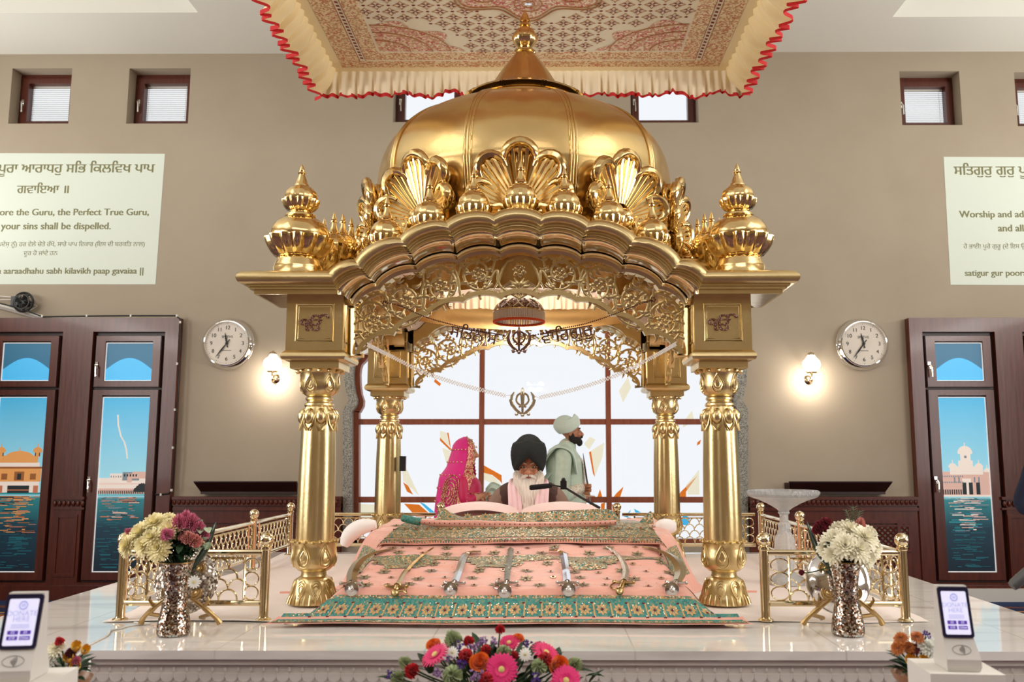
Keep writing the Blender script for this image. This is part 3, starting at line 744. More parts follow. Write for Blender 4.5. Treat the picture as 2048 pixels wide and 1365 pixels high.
# white sheet spread on the platform under everything
m = MB(); ya, yb = G(1040, 1246, ZP).y, 7.3
def sh(u, v):
    x = lerp(-1.98, 1.98, u); y = lerp(ya, yb, v)
    z = .004 + .006 * noise.noise(V((x * 3, y * 3, 2))) + .012 * max(0, noise.noise(V((x * 1.7, y * 2.2, 7))))
    if v == 0: y += .015 * math.sin(x * 7) + .02 * noise.noise(V((x * 4, 0, 1)))
    if u in (0, 1): x += .04 * noise.noise(V((y * 3, 5, 0)))
    return V((PX + x, y, ZP + max(.002, z)))
m.grid(sh, 70, 50)
tag(m.build('floor_sheet', SHEET, None, 60), 'white cotton sheet spread over the marble platform under the pavilion', 'sheet')

# ------------------------------------------------------------------ the gilded pavilion (local origin: centre of the pavilion on the platform top)
PO = V((PX, YC, ZP))
pav = thing('pavilion', 'gilded four-column domed pavilion on the white marble platform', 'pavilion', PO)
def zl(py, Y): return P(1038, py, Y).z - ZP
def pl(px, py, Y): q = P(px, py, Y) - PO; return q
U = 4.84 / F_PX            # metres per photograph pixel at the front columns
# -- one column: shaft, capital, base, bell, block
YCOL = 4.84
zc_ = lambda py: zl(py, YCOL)
base_prof = [(46, 1206), (47, 1202), (44, 1192), (40, 1178), (37, 1166), (33, 1157), (25, 1152), (24, 1148), (24, 1143), (30, 1141), (38, 1133), (42, 1122), (42, 1110), (40, 1098), (40, 1088), (42, 1083), (39, 1081)]
shaft_prof = [(36, 1090), (37, 1070), (36.5, 1000), (35.5, 930), (34, 880), (33, 850), (31, 835), (29, 822), (27, 815), (26, 812)]
cap_prof = [(27, 815), (29, 812), (28.5, 808), (24, 805), (24, 803), (27, 800), (27, 797), (24, 794), (30, 790), (35, 783), (37.5, 774), (37, 764), (36, 755), (38, 748), (43, 744), (46, 741)]
off0 = zc_(1206)
def conv(pr): return [(r * U, zc_(y) - off0) for r, y in pr]
def leafloops(mb, prof, n, z0, z1, w, ph=0, rows=3, r=.0035, up=1):
    """nested teardrop loops lying on a turned surface."""
    def on(t, z): 
        rr = interp(sorted((b, a) for a, b in prof), z) + r * .4
        return V((rr * math.cos(t), rr * math.sin(t), z))
    for k in range(n):
        tc_ = 2 * PI * (k + ph) / n
        for j in range(rows):
            s = 1 - j * .27; pts = []
            for i in range(17):
                a = 2 * PI * i / 16
                dz = (1 - math.cos(a)) / 2; dx = math.sin(a) * math.sin(a / 2) ** 1.2
                zz_ = lerp(z0, z1, dz) if up > 0 else lerp(z1, z0, dz)
                zz_ = lerp(z0, z1, .5) + (zz_ - lerp(z0, z1, .5)) * s
                pts.append(on(tc_ + dx * w * s, zz_))
            mb.tube(pts, r, 5, closed=False)
cp, bp_, sp_ = conv(cap_prof), conv(base_prof), conv(shaft_prof)
def column(sx, sy):
    x, y = sx * A, sy * A
    c = MB(); c.lathe(sp_, 72, lobe=lambda t, i, z: .94 + .07 * abs(math.cos(4 * t + .0)) ** .6, cap=False)
    sh_ = c.build('column', GOLD, pav); sh_.location = (x, y, off0)
    b_ = MB(); b_.lathe(bp_, 48)
    leafloops(b_, bp_[8:16], 6, zc_(1134) - off0, zc_(1086) - off0, .42, .25, 3, .0042, -1)
    leafloops(b_, bp_[:7], 8, zc_(1196) - off0, zc_(1158) - off0, .33, .5, 3, .0042, 1)
    for k in range(18):
        t = 2 * PI * k / 18; r_ = 42.5 * U; b_.ball((r_ * math.cos(t), r_ * math.sin(t), zc_(1083) - off0 + .003 * (k % 2)), (.013, .013, .009), 8, 6)
    for k in range(26):
        t = 2 * PI * k / 26; r_ = 46 * U; b_.tube([(.9 * r_ * math.cos(t), .9 * r_ * math.sin(t), zc_(1186) - off0), (r_ * math.cos(t), r_ * math.sin(t), zc_(1196) - off0), (1.05 * r_ * math.cos(t), 1.05 * r_ * math.sin(t), zc_(1205) - off0)], [.004, .006, .007], 6)
    b_.build('base', GOLD, sh_)
    k_ = MB(); k_.lathe(cp, 48)
    leafloops(k_, cp[7:14], 6, zc_(788) - off0, zc_(750) - off0, .42, .25, 3, .0042, -1)
    for k in range(14):
        t = 2 * PI * k / 14; r_ = 44 * U; k_.ball((r_ * math.cos(t), r_ * math.sin(t), zc_(745) - off0), (.015, .015, .010), 8, 6)
    for k in range(8):                       # bell of round petals under the ring
        t = 2 * PI * (k + .5) / 8; r_ = 28 * U
        k_.ball((r_ * math.cos(t), r_ * math.sin(t), zc_(834) - off0), (.036, .031, .046), 12, 8, Matrix.Rotation(t, 3, 'Z') @ Matrix.Rotation(-.18, 3, 'Y'))
        for d in (-1, 1):
            pr_ = [(27, 820, .1), (31, 834, .30), (34, 850, .24), (35, 862, .04)]
            k_.tube([((r2 * U + .004) * math.cos(t + d * (PI / 8 - .02) * q * 3.2), (r2 * U + .004) * math.sin(t + d * (PI / 8 - .02) * q * 3.2), zc_(yy) - off0) for r2, yy, q in pr_], .005, 5)
    k_.build('capital', GOLD, sh_)
    # block with abacus
    q = MB(); s1 = .1535; za, zb_, zc2, zd, ze = zc_(742) - off0, zc_(729) - off0, zc_(709) - off0, zc_(590) - off0, zc_(580) - off0
    def sq(r, z): return [V((-r, -r, z)), V((r, -r, z)), V((r, r, z)), V((-r, r, z))]
    secs = [(.128, za), (.132, za + .002), (.132, zb_), (.150, zb_ + .004), (.168, zb_ + .012), (.174, zb_ + .026), (.172, zb_ + .040), (.164, zc2 - .004), (.158, zc2), (s1, zc2 + .006), (s1, zd), (s1 + .004, zd + .004), (s1 + .004, ze + .05)]
    vs = [p for r_, z in secs for p in sq(r_, z)]
    q.add(vs, [(i * 4 + j, i * 4 + (j + 1) % 4, (i + 1) * 4 + (j + 1) % 4, (i + 1) * 4 + j) for i in range(len(secs) - 1) for j in range(4)] + [(3, 2, 1, 0)])
    zm = (zd + zc2) / 2 - .012
    for a_ in (0, PI / 2, PI, -PI / 2):
        Mz = Matrix.Rotation(a_, 4, 'Z')
        for h, d, r_ in ((.100, .001, .006), (.088, -.002, .004)):
            q.tube([Mz @ V(p) for p in ((-h, -s1 - d, zm - h), (h, -s1 - d, zm - h), (h, -s1 - d, zm + h), (-h, -s1 - d, zm + h))], r_, 6, closed=True)
    q.build('block', GOLD, sh_, 30)
    if sy < 0:
        e_ = MB(); g = glyphs('ੴ', 60, .035)
        x0, x1 = min(p[0] for p in g), max(p[2] for p in g); y0, y1 = min(p[1] for p in g), max(p[3] for p in g); s = .16 / max(x1 - x0, y1 - y0)
        text_on(e_, 'ੴ', lambda xx, yy, t: V((xx - (x0 + x1) / 2 * s, -s1 - .006 + t, zm + yy - (y0 + y1) / 2 * s)), s, 60, .035, thick=.012)
        e_.build('emblem', cells('jewelled_bronze', [rgb(104, 60, 42), rgb(130, 84, 66), rgb(80, 44, 32), rgb(190, 160, 150), rgb(96, 56, 40)], 240, .35, .4), sh_, 0)
for sy in (-1, 1):
    for sx in (-1, 1): column(sx, sy)

# -- scalloped cornice: each layer = (outward offset, straight height, cusps as photograph points)
def layer(o, ys, cus, peak, sag):
    Y = YC - A - o
    Q = lambda x, y: (P(x, y, Y).x - PX, zl(y, Y))
    half = [Q(x, y) for x, y in cus]; half = [(abs(x), z) for x, z in half]
    return dict(o=o, zs=Q(600, ys)[1], half=half, peak=sag)
NL = 9
def layer_pts(l):
    """left end -> arch -> right end, same count for every layer."""
    h = l['half']; cus = [(-x, z) for x, z in h] + [(x, z) for x, z in reversed(h)]
    pts = [(-(A + l['o']), l['zs']), (cus[0][0] - .001, l['zs'] if l.get('drop') is None else cus[0][1])]
    for (xa, za), (xb, zb_) in zip(cus, cus[1:]):
        dx, dz = xb - xa, zb_ - za; ln = math.hypot(dx, dz); nx, nz = -dz / ln, dx / ln
        for i in range(NL + 1):
            t = i / NL; s = l['peak'] * ln * (1 - (2 * t - 1) ** 2) ** .8
            pts.append((lerp(xa, xb, t) + nx * s, lerp(za, zb_, t) + nz * s))
    pts += [(cus[-1][0] + .001, l['zs'] if l.get('drop') is None else cus[-1][1]), (A + l['o'], l['zs'])]
    return pts
C0 = [(656, 543), (709, 520), (799, 474), (892, 442), (987, 428)]
def shift(c, d): # move the cusps towards the opening: down and inwards along the arch
    ang = [.55, .75, .68, .45, .16]
    return [(x + d * math.sin(a) * .9, y + d * math.cos(a)) for (x, y), a in zip(c, ang)]
CL_ = [(706, 609), (753, 569), (832.6, 535.5), (914.7, 516), (999.6, 505)]
def mixc(a, b, t): return [(lerp(p[0], q[0], t), lerp(p[1], q[1], t)) for p, q in zip(a, b)]
CM = [(709, 616), (760, 579), (838, 546), (918, 527), (1002, 515)]
ls = [layer(.30, 541, C0, 0, .14)] + [layer(o_, y_, shift(C0, d_), 0, .14) for o_, y_, d_ in ((.30, 541, 0), (.345, 543, 2), (.362, 549, 8), (.364, 556, 15), (.355, 563, 22), (.335, 567, 26), (.322, 568, 27), (.322, 572, 31), (.308, 573, 32), (.308, 578, 36), (.290, 580, 38), (.288, 588, 42))]
CG = shift(C0, 43); CL2 = mixc(CG, CL_, .82); NG = len(ls) - 1
for t in (.03, .12, .25, .4, .55, .7, .85, .95, 1.0): ls.append(layer(.275 - .175 * t + .045 * math.sin(PI * t), 589, mixc(CG, CL2, t), 0, .145))
NGE = len(ls) - 1
for c_, o_ in ((mixc(CG, CL_, .83), .115), (mixc(CG, CL_, .88), .112), (mixc(CG, CL_, .89), .085), (mixc(CG, CL_, .96), .08), (CL_, .07), (mixc(CL_, CM, .30), .06), (mixc(CL_, CM, .36), .035), (CM, .028), (CM, -.02)): ls.append(layer(o_, 590, c_, 0, .14))
ls[0]['o'] = -.14
LP = [layer_pts(l) for l in ls]
def side(a_, fn):
    Mz = Matrix.Rotation(a_, 4, 'Z'); return lambda *q: Mz @ fn(*q)
CI = [(722, 709), (739, 686), (788, 672), (856, 633), (926, 606), (1001, 599)]
def arch_side(a_):
    Mz = Matrix.Rotation(a_, 4, 'Z'); back = a_ != 0
    mb = MB(); n = len(LP[0]); vs = []
    for l, pts in zip(ls, LP):
        for x, z in pts: vs.append(Mz @ V((x, -(A + l['o']), z)))
    mb.add(vs, [])
    for i in range(len(ls) - 1):
        for j in range(n - 1):
            mb.f.append((i * n + j, i * n + j + 1, (i + 1) * n + j + 1, (i + 1) * n + j)); mb.m.append(1 if NG <= i < NGE else 0)
    # inner face of the arch, seen from inside the pavilion
    inn = [(-.02, LP[-1]), (-.06, LP[-3]), (-.06, LP[-6]), (-.14, LP[-8]), (-.14, LP[0])]
    vs = [Mz @ V((x if abs(x) < A - .2 else math.copysign(A - .2, x) if abs(x) > A - .2 else x, -(A + o_), z)) for o_, pts in inn for x, z in pts]
    mb.add(vs, [(i * n + j, i * n + j + 1, (i + 1) * n + j + 1, (i + 1) * n + j) for i in range(len(inn) - 1) for j in range(n - 1)])
    co = mb.build('cornice', [GOLD, GOLDP], pav, 38)
    # fretwork panel: rim, end stiles, flowers and scrolls
    Y = YCOL
    Q = lambda x, y, d=0: Mz @ (V((P(x, y, Y).x - PX, -A - d, zl(y, Y))))
    X0 = 1038.5
    def mir(x): return 2 * X0 - x
    rim = MB(); li = dict(half=[(abs(P(x, y, Y).x - PX), zl(y, Y)) for x, y in CI], o=0, zs=zl(709, Y), peak=.15)
    ip = [p for i, p in enumerate(layer_pts(li)[2:-2]) if not (i and i % (NL + 1) == 0)]
    for dd, wz, th in ((0, .026, .020),):
        vs = []
        for i, (x, z) in enumerate(ip):
            a = ip[max(0, i - 1)]; b = ip[min(len(ip) - 1, i + 1)]
            t = V((b[0] - a[0], b[1] - a[1])); t.normalize(); nx, nz = -t.y, t.x
            vs += [Mz @ V((x, -A - th, z)), Mz @ V((x + nx * wz, -A - th, z + nz * wz)), Mz @ V((x + nx * wz, -A + th, z + nz * wz)), Mz @ V((x, -A + th, z))]
        rim.add(vs, [(i * 4 + j, i * 4 + (j + 1) % 4, (i + 1) * 4 + (j + 1) % 4, (i + 1) * 4 + j) for i in range(len(ip) - 1) for j in range(4)])
    for s in (0, 1):
        f = mir if s else (lambda x: x)
        q = [Q(f(703), 618), Q(f(703), 712), Q(f(728), 712)]
        rim.tube(q, .012, 4)
        rim.tube([Q(f(703), 612), Q(f(703), 712)], .02, 4)
    fr_ = rim.build('fretwork', GOLD, pav, 30)
    v = MB()
    fl = [(1038.5, 541, 34), (956, 547, 36), (881, 573, 40), (812, 603, 41), (747, 642, 40)]
    def scroll(cx_, cy, r0, a0, turns, d, r=.0062):
        pts = []; k = 26
        for i in range(k):
            t = i / (k - 1); a = a0 + d * turns * 2 * PI * t; q = r0 * (1 - .62 * t)
            pts.append((cx_ + q * math.cos(a), cy + q * math.sin(a)))
        return pts
    upv = Mz @ V((0, -1, 0))
    def tb(pts, r): v.tube([Q(x, y, .002) for x, y in pts], [q * 1.35 for q in r] if hasattr(r, '__len__') else r * 1.35, 6, flat=.75, up=upv)
    def leaf(x, y, a, ln, w=.011, curl=.9):
        pts = []
        for i in range(7):
            t = i / 6; pts.append((x + ln * t * math.cos(a + curl * t), y + ln * t * math.sin(a + curl * t)))
        tb(pts, [.004, w * .7, w, w * .95, w * .7, w * .4, .001])
    for s in (0, 1):
        f = mir if s else (lambda x: x); g = (lambda a: PI - a) if s else (lambda a: a); d = -1 if s else 1
        for k, (x, y, r0) in enumerate(fl):
            if s and k == 0: continue
            x_ = f(x)
            n_ = 6
            for j in range(n_):
                a = 2 * PI * j / n_ + .3; L_ = r0 * .42
                tb([(x_ + q * L_ * math.cos(a), y + q * L_ * math.sin(a)) for q in (.25, .5, .75, 1, 1.12)], [.006, .012, .012, .006, .001])
            v.ball(Q(x_, y, .008), .012, 8, 6); v.tube([Q(x_ + 8 * math.cos(t), y + 8 * math.sin(t), .008) for t in (2 * PI * i / 12 for i in range(12))], .0035, 5, closed=True)
            if k == 0:
                for e in (-1, 1):
                    tb([(x_ + e * q[0], q[1]) for q in ((2, 598), (6, 575), (20, 566), (34, 575), (36, 590), (26, 594), (22, 586))], [.006] * 7)
                    tb([(x_ + e * q[0], q[1]) for q in ((10, 520), (24, 524), (34, 540), (40, 560), (50, 578))], [.004, .006, .007, .006, .004])
                    for a in (-2.2, -1.2, .2): leaf(x_ + e * 4, 577, -PI / 2 + e * (a + 1.6) * .5, 22, .01, e * .6)
                continue
            up_ = k % 2
            tb([(x_ + (px_ - x), py_) for px_, py_ in scroll(x, y, r0, (.6 if up_ else -2.4), 1.15, 1)] if not s else [(mir(px_), py_) for px_, py_ in scroll(x, y, r0, (.6 if up_ else -2.4), 1.15, 1)], [.0075] * 14 + [.0065] * 12)
            for j in range(9):
                a = 2 * PI * j / 9 + .2
                leaf(x_ + r0 * .82 * math.cos(a), y + r0 * .82 * math.sin(a), a + (PI * .62 if not s else -PI * .62), r0 * .5, .010, (-1.2 if j % 2 else 1.3) * d)
            for j in range(5):
                a = 2 * PI * j / 5 + .9
                leaf(x_ + r0 * .9 * math.cos(a), y + r0 * .9 * math.sin(a), a + PI - .7 * d, r0 * .42, .010, 1.2 * d)
        # running vine between the flowers and joints to the mouldings
        pth = [(1040, 598), (1000, 572), (994, 540), (966, 580), (925, 596), (916, 556), (905, 540), (895, 600), (855, 622), (842, 590), (850, 566), (842, 632), (800, 655), (775, 640), (776, 600), (760, 588), (728, 606), (716, 660), (735, 690), (718, 704)]
        sp = spline([(f(x), y, 0) for x, y in pth], 5)
        tb([(p.x, p.y) for p in sp], .0065)
        for (xa, ya, xb, yb) in ((990, 520, 984, 545), (920, 532, 914, 560), (846, 552, 848, 575), (770, 585, 772, 605), (712, 622, 722, 640), (962, 600, 955, 583), (890, 622, 884, 608), (822, 657, 816, 640), (750, 684, 748, 676), (930, 600, 926, 588), (860, 630, 862, 614), (704, 680, 722, 672), (704, 650, 716, 645)):
            tb([(f(xa), ya), (f(xb), yb)], .006)
        for i in range(30):                 # small curled leaves along both edges of the panel
            t = (i + .5) / 30
            idx = t * 4; k = min(3, int(idx)); u = idx - k
            xa, ya = lerp(CM[k][0], CM[k + 1][0], u), lerp(CM[k][1], CM[k + 1][1], u) - 8 * math.sin(PI * u)
            leaf(f(xa), ya + 2, PI / 2 + (.5 if i % 2 else -.5) * d, 17, .0075, (1.1 if i % 2 else -1.1) * d)
            idx = t * 4 + 1; k = min(4, int(idx)); u = idx - k
            xa, ya = lerp(CI[k][0], CI[k + 1][0], u), lerp(CI[k][1], CI[k + 1][1], u) - 9 * math.sin(PI * u) - 8
            leaf(f(xa), ya, -PI / 2 + (.5 if i % 2 else -.5) * d, 15, .0075, (1.1 if i % 2 else -1.1) * d)
    v.build('scrollwork', GOLD, fr_, 50)
    return co
for k in range(4): arch_side(k * PI / 2)

# -- roof, inner ceiling lining
ztop = ls[0]['zs']
H1 = [(-9, ztop)] + sorted(LP[1][1:-1]) + [(9, ztop)]
def vault(x, y): return max(interp(H1, x) if abs(x) < .97 else ztop, interp(H1, y) if abs(y) < .97 else ztop)
LINING = mat('cream_lining', rgb(240, 230, 216), .8)
NV = 61; h = A + .285
def vg(d, hh): return lambda u, v: V((lerp(-hh, hh, u), lerp(-hh, hh, v), vault(lerp(-hh, hh, u), lerp(-hh, hh, v)) - d))
m = MB(); m.grid(vg(.006, h), NV, NV); m.grid(vg(.03, h), NV, NV)
for e in (0, 1):
    for q in (0, 1):
        fn = vg(.006, h); fb = vg(.03, h)
        m.grid(lambda u, v: (fn if v < .5 else fb)(*((u, e) if q else (e, u))), NV, 2)
m.build('vaulted_roof', GOLD, pav, 30)
m = MB(); m.grid(vg(.036, A - .16), NV, NV); m.build('ceiling_lining', LINING, pav, 60)
zt2 = vault(0, 0)
def pleats(mb, pts, z0, z1, amp, n_per_m, seed, hem=0.0, flare=0.0):
    """gathered cloth hanging from a line; returns the hem points."""
    rr = random.Random(seed); rows = 7; L_ = [V(p) for p in pts]; seg = []
    tot = sum((b - a).length for a, b in zip(L_, L_[1:])); n = int(tot * n_per_m * 8); vs = []
    ph = 0; hems = []
    for i in range(n + 1):
        d = tot * i / n; k = 0
        while k < len(L_) - 2 and d > (L_[k + 1] - L_[k]).length: d -= (L_[k + 1] - L_[k]).length; k += 1
        t = (L_[k + 1] - L_[k]).normalized(); p = L_[k] + t * d; nn = V((-t.y, t.x, 0))
        ph += (2 * PI / 8) * (1 + .5 * noise.noise(V((i * .07, seed, 0))))
        drop = hem * noise.noise(V((i * .045, seed, 3))) 
        for j in range(rows):
            v_ = j / (rows - 1)
            s = amp * (.25 + .75 * v_) * math.sin(ph) * (1 + .6 * noise.noise(V((i * .1, seed, 1)))) + flare * v_ * v_
            s += amp * .8 * v_ * noise.noise(V((i * .05, v_ * 2, seed)))
            vs.append(p + nn * s + t * (amp * .5 * v_ * math.cos(ph * .5)) + V((0, 0, lerp(z0, z1 + drop, v_))))
        hems.append(vs[-1])
    mb.add(vs, [(i * rows + j, (i + 1) * rows + j, (i + 1) * rows + j + 1, i * rows + j + 1) for i in range(n) for j in range(rows - 1)])
    return hems
m = MB(); b_ = .55; zq = zt2 - .09
pleats(m, [(-b_, -b_, 0), (b_, -b_, 0), (b_, b_, 0), (-b_, b_, 0), (-b_, -b_, 0)], zq, zq - .13, .012, 22, 3, .015)
m.build('inner_valance', mat('beige_valance', rgb(214, 192, 164), .8), pav, 60)

# -- dome
YD = YC; UD = YC / F_PX
zd = lambda py: zl(py, YD)
CZ = CAM.z - ZP
dome_p = [(.90, CZ + 1.32), (.955, CZ + 1.45), (.99, CZ + 1.60)] + [(1.01 * (1 - u ** 2.6) ** (1 / 2.4), CZ + 1.75 + .65 * u) for u in (i / 20 * .97 for i in range(21))]
dome_p = [q for q in dome_p if q[0] > .40]
def gore(t, i, z): return 1
m = MB(); m.lathe([(.87, CZ + .98), (.87, CZ + 1.29)] + [(p.x, p.y) for p in spline([(a, b, 0) for a, b in dome_p], 3)], 120, cap=False)
dm = m.build('dome', GOLDD, pav, 50)
for k in range(10):
    t = -PI / 2 + 2 * PI * (k + .5) / 10; m = MB()
    for d in (-1, 1):
        pts = []
        for p in spline([(a, b, 0) for a, b in dome_p], 3):
            r_ = p.x + .003; dt = d * .018 / max(r_, .2) * (.6 + .4 * min(1, r_ / .9)); pts.append((r_ * math.cos(t + dt), r_ * math.sin(t + dt), p.y))
        m.tube(pts, .0095, 6)
    pts = [(r_ * math.cos(t), r_ * math.sin(t), z) for r_, z in dome_p]; m.tube(pts, .012, 6)
    m.build('rib', GOLDD, dm, 60)
# collar, lotus cone and finial
m = MB(); zk = CZ + 2.45
m.lathe([(.38, zk - .09), (.425, zk - .075), (.42, zk - .035), (.405, zk - .028), (.43, zk - .02), (.45, zk), (.43, zk + .02), (.405, zk + .024), (.35, zk + .03)], 72)
for k in range(10):
    t = -PI / 2 + 2 * PI * (k + .5) / 10
    for d in (-.022, .022): m.tube([(r_ * math.cos(t + d), r_ * math.sin(t + d), zk + q) for r_, q in ((.42, -.022), (.453, 0), (.42, .023))], .007, 6)
m.build('collar', GOLD2, pav, 50)
m = MB(); m.lathe([(.36, zk + .026), (.27, zk + .075)] + [(r * UD, zd(y)) for r, y in ((62, 163), (55, 152), (46, 140), (37, 128), (28, 117), (22, 110), (19, 108))], 64, lobe=lambda t, i, z: .97 + .045 * abs(math.cos(4 * t)) ** 1.5)
co = m.build('cone', GOLDD, pav, 40)
m = MB(); m.lathe([(r * UD, zd(y)) for r, y in ((20, 109), (23, 107), (23, 104), (15, 101), (12, 98), (17, 93), (23, 86), (26, 79), (26, 75), (24, 74))], 64, lobe=lambda t, i, z: 1 + (.05 * abs(math.cos(6 * t)) if i > 5 else 0), cap=False)
m.lathe([(r * UD, zd(y)) for r, y in ((24, 75), (23, 68), (19, 62), (12, 57), (9, 55), (13, 54), (13, 51), (8, 50), (8, 48), (12, 45), (11, 40), (7, 32), (3, 25), (0, 20))], 48, lobe=lambda t, i, z: 1)
m.build('finial', GOLD2, co, 40)

# -- shell crests around the foot of the dome
def shell_mesh():
    m_ = MB()
    m_.prism([(.16 * math.cos(t) * (1 if math.sin(t) > 0 else .8), .10 + .14 * math.sin(t)) for t in (2 * PI * i / 20 for i in range(20))], lambda x, z, t: V((x, -.005 + t, z)), .03)
    lobes = [(0, .335, .085), (.62, .315, .072), (-.62, .315, .072), (1.22, .262, .062), (-1.22, .262, .062), (1.85, .20, .05), (-1.85, .20, .05)]
    for a, L_, w_ in lobes:
        ax = V((math.sin(a), 0, math.cos(a))); pr_ = V((ax.z, 0, -ax.x)); o_ = V((0, 0, .03))
        tip = o_ + ax * (L_ - w_)
        arc = []
        for i in range(13):
            t = lerp(-1.9, 1.9, i / 12)
            arc.append(tip + ax * (w_ * math.cos(t)) + pr_ * (w_ * 1.0 * math.sin(t)) + V((0, -.055 - .035 * math.cos(t * .8), 0)))
        m_.tube(arc, [.012 + .016 * math.cos(lerp(-1.4, 1.4, i / 12)) for i in range(13)], 8)          # curled hood
        m_.ball(tip + V((0, -.03, 0)), (w_ * .95, .03, w_ * .95), 14, 8)
        for i in range(5):
            s = (i - 2) / 2
            m_.tube([o_ + ax * (L_ * .25) + pr_ * (s * w_ * .35) + V((0, -.02, 0)), o_ + ax * (L_ * .55) + pr_ * (s * w_ * .62) + V((0, -.045, 0)), tip + ax * (w_ * .25 * (1 - .4 * s * s)) + pr_ * (s * w_ * .86) + V((0, -.066, 0)), tip + ax * (w_ * .78 * (1 - .35 * s * s)) + pr_ * (s * w_ * .9) + V((0, -.09, 0))], [.008, .013, .016, .010], 6)
        for d in (-1, 1): m_.ball(tip - ax * (w_ * .1) + pr_ * (d * w_ * 1.02) + V((0, -.06, 0)), .017, 8, 6)
    for s in (-1, 1):                                        # volutes at the foot
        m_.tube([(s * (.10 + q * math.cos(a)), -.05, .0 + q * math.sin(a)) for a, q in ((i * .5, .055 * (1 - i / 22)) for i in range(20))], [.014 - .0004 * i for i in range(20)], 6)
    m_.ball((0, -.05, .03), (.05, .04, .05), 12, 8)
    return m_
proto = None
for k in range(10):
    t = -PI / 2 + 2 * PI * k / 10; r_ = 1.0
    if k in (4, 5, 6): continue                              # behind the dome
    if proto is None:
        proto = shell_mesh().build('shell_crest', GOLD2, dm, 45); o = proto
    else:
        o = proto.copy(); col.objects.link(o)
    o.location = (r_ * math.cos(t), r_ * math.sin(t), CZ + 1.37)
    o.rotation_euler = (rad(-2), 0, t + PI / 2); o.scale = (1.14,) * 3

# -- small and corner onion finials
def lobed(n, amp, i0, i1): return lambda t, i, z: 1 + (amp * (abs(math.cos(n * t / 2)) - .5) if i0 <= i <= i1 else 0)
def onion(R_, foot=True):
    m_ = MB(); q = R_ / 32
    lower = [(14, -6), (17, -3), (15, 0), (20, 3), (28, 10), (32.5, 20), (34.5, 29), (34.5, 31), (31.5, 31.5)]
    upper = [(31, 30), (31.5, 36), (30, 45), (25, 54), (18, 60), (13.5, 63), (12.5, 64)]
    neck = [(13.5, 63.5), (14, 65), (11.5, 67), (8.5, 74), (6, 82), (5, 88), (4.5, 90), (7, 91), (7.2, 93), (4.2, 95), (5.4, 97), (5, 99), (3, 106), (0, 115)]
    m_.lathe([(r * q, z * q) for r, z in lower], 48, lobe=lobed(12, .11, 3, 7), cap=False)
    m_.lathe([(r * q, z * q) for r, z in upper], 48, lobe=lobed(12, .035, 0, 5), cap=False)
    m_.lathe([(r * q, z * q) for r, z in neck], 36, lobe=lobed(12, .08, 2, 5))
    return m_
po = onion(34 * 4.72 / F_PX).build('onion_finial', GOLD2, pav, 40); first = True
cen = [(.5 * (a[0] + b[0]), .5 * (a[1] + b[1])) for a, b in zip(C0[1:], C0[2:])] + [(1038.5, 420)]
fpos = []
for i, (x, y) in enumerate(cen):
    q = P(x, y - 10, 4.48); fpos.append((q.x - PX, q.z - ZP))
fpos = [p for p in fpos] + [(-x, z) for x, z in reversed(fpos[:-1])]
for a_ in (0, PI / 2, -PI / 2):
    for x, z in fpos:
        o = po if first else po.copy()
        if not first: col.objects.link(o)
        first = False
        o.location = Matrix.Rotation(a_, 4, 'Z') @ V((x, -(A + .10), z + .012))
def corner_onion():
    m_ = MB(); q = 4.73 / F_PX
    z0 = 541
    pr = lambda L_: [(r * q, (z0 - y) * q) for r, y in L_]
    m_.lathe(pr([(53, 541), (53, 536), (50, 531), (51, 524), (49, 518), (46, 510), (44, 503), (40, 500)]), 48)
    m_.lathe(pr([(40, 501), (46, 497), (55, 486), (62, 474), (66, 463), (66, 461), (61, 460)]), 72, lobe=lobed(14, .15, 1, 6), cap=False)
    m_.lathe(pr([(60, 462), (61, 455), (58, 443), (51, 431), (41, 422), (31, 417), (28, 415)]), 72, lobe=lobed(8, .03, 0, 5), cap=False)
    m_.lathe(pr([(29, 416), (31, 414), (30, 410), (26, 408), (21, 406), (20, 403), (27, 399), (33, 391), (37, 381), (37, 379), (33, 378)]), 60, lobe=lobed(14, .13, 6, 10), cap=False)
    m_.lathe(pr([(33, 379), (33.5, 373), (31, 363), (25, 355), (18, 350), (15, 349)]), 60, lobe=lobed(10, .04, 0, 5), cap=False)
    m_.lathe(pr([(16, 350), (16, 348), (13, 344), (9.5, 334), (6.5, 326), (5.5, 322), (8, 321), (8, 319), (5, 318), (6, 316), (5.5, 313), (3, 306), (0, 300)]), 36, lobe=lobed(12, .08, 2, 4))
    return m_
o = corner_onion().build('corner_finial', GOLD2, pav, 40); o.location = (-(A + .11), -(A + .11), ztop + .0)
o2 = o.copy(); col.objects.link(o2); o2.location = (A + .11, -(A + .11), ztop)

# added unseen fill light that brightens the vault lining
d = bpy.data.lights.new('vault_fill', 'POINT'); d.energy = 26; d.color = (1, .93, .86); d.shadow_soft_size = .12
l = bpy.data.objects.new('vault_fill', d); col.objects.link(l); l.location = (PX, YC, ZP + vault(0, 0) - .28)
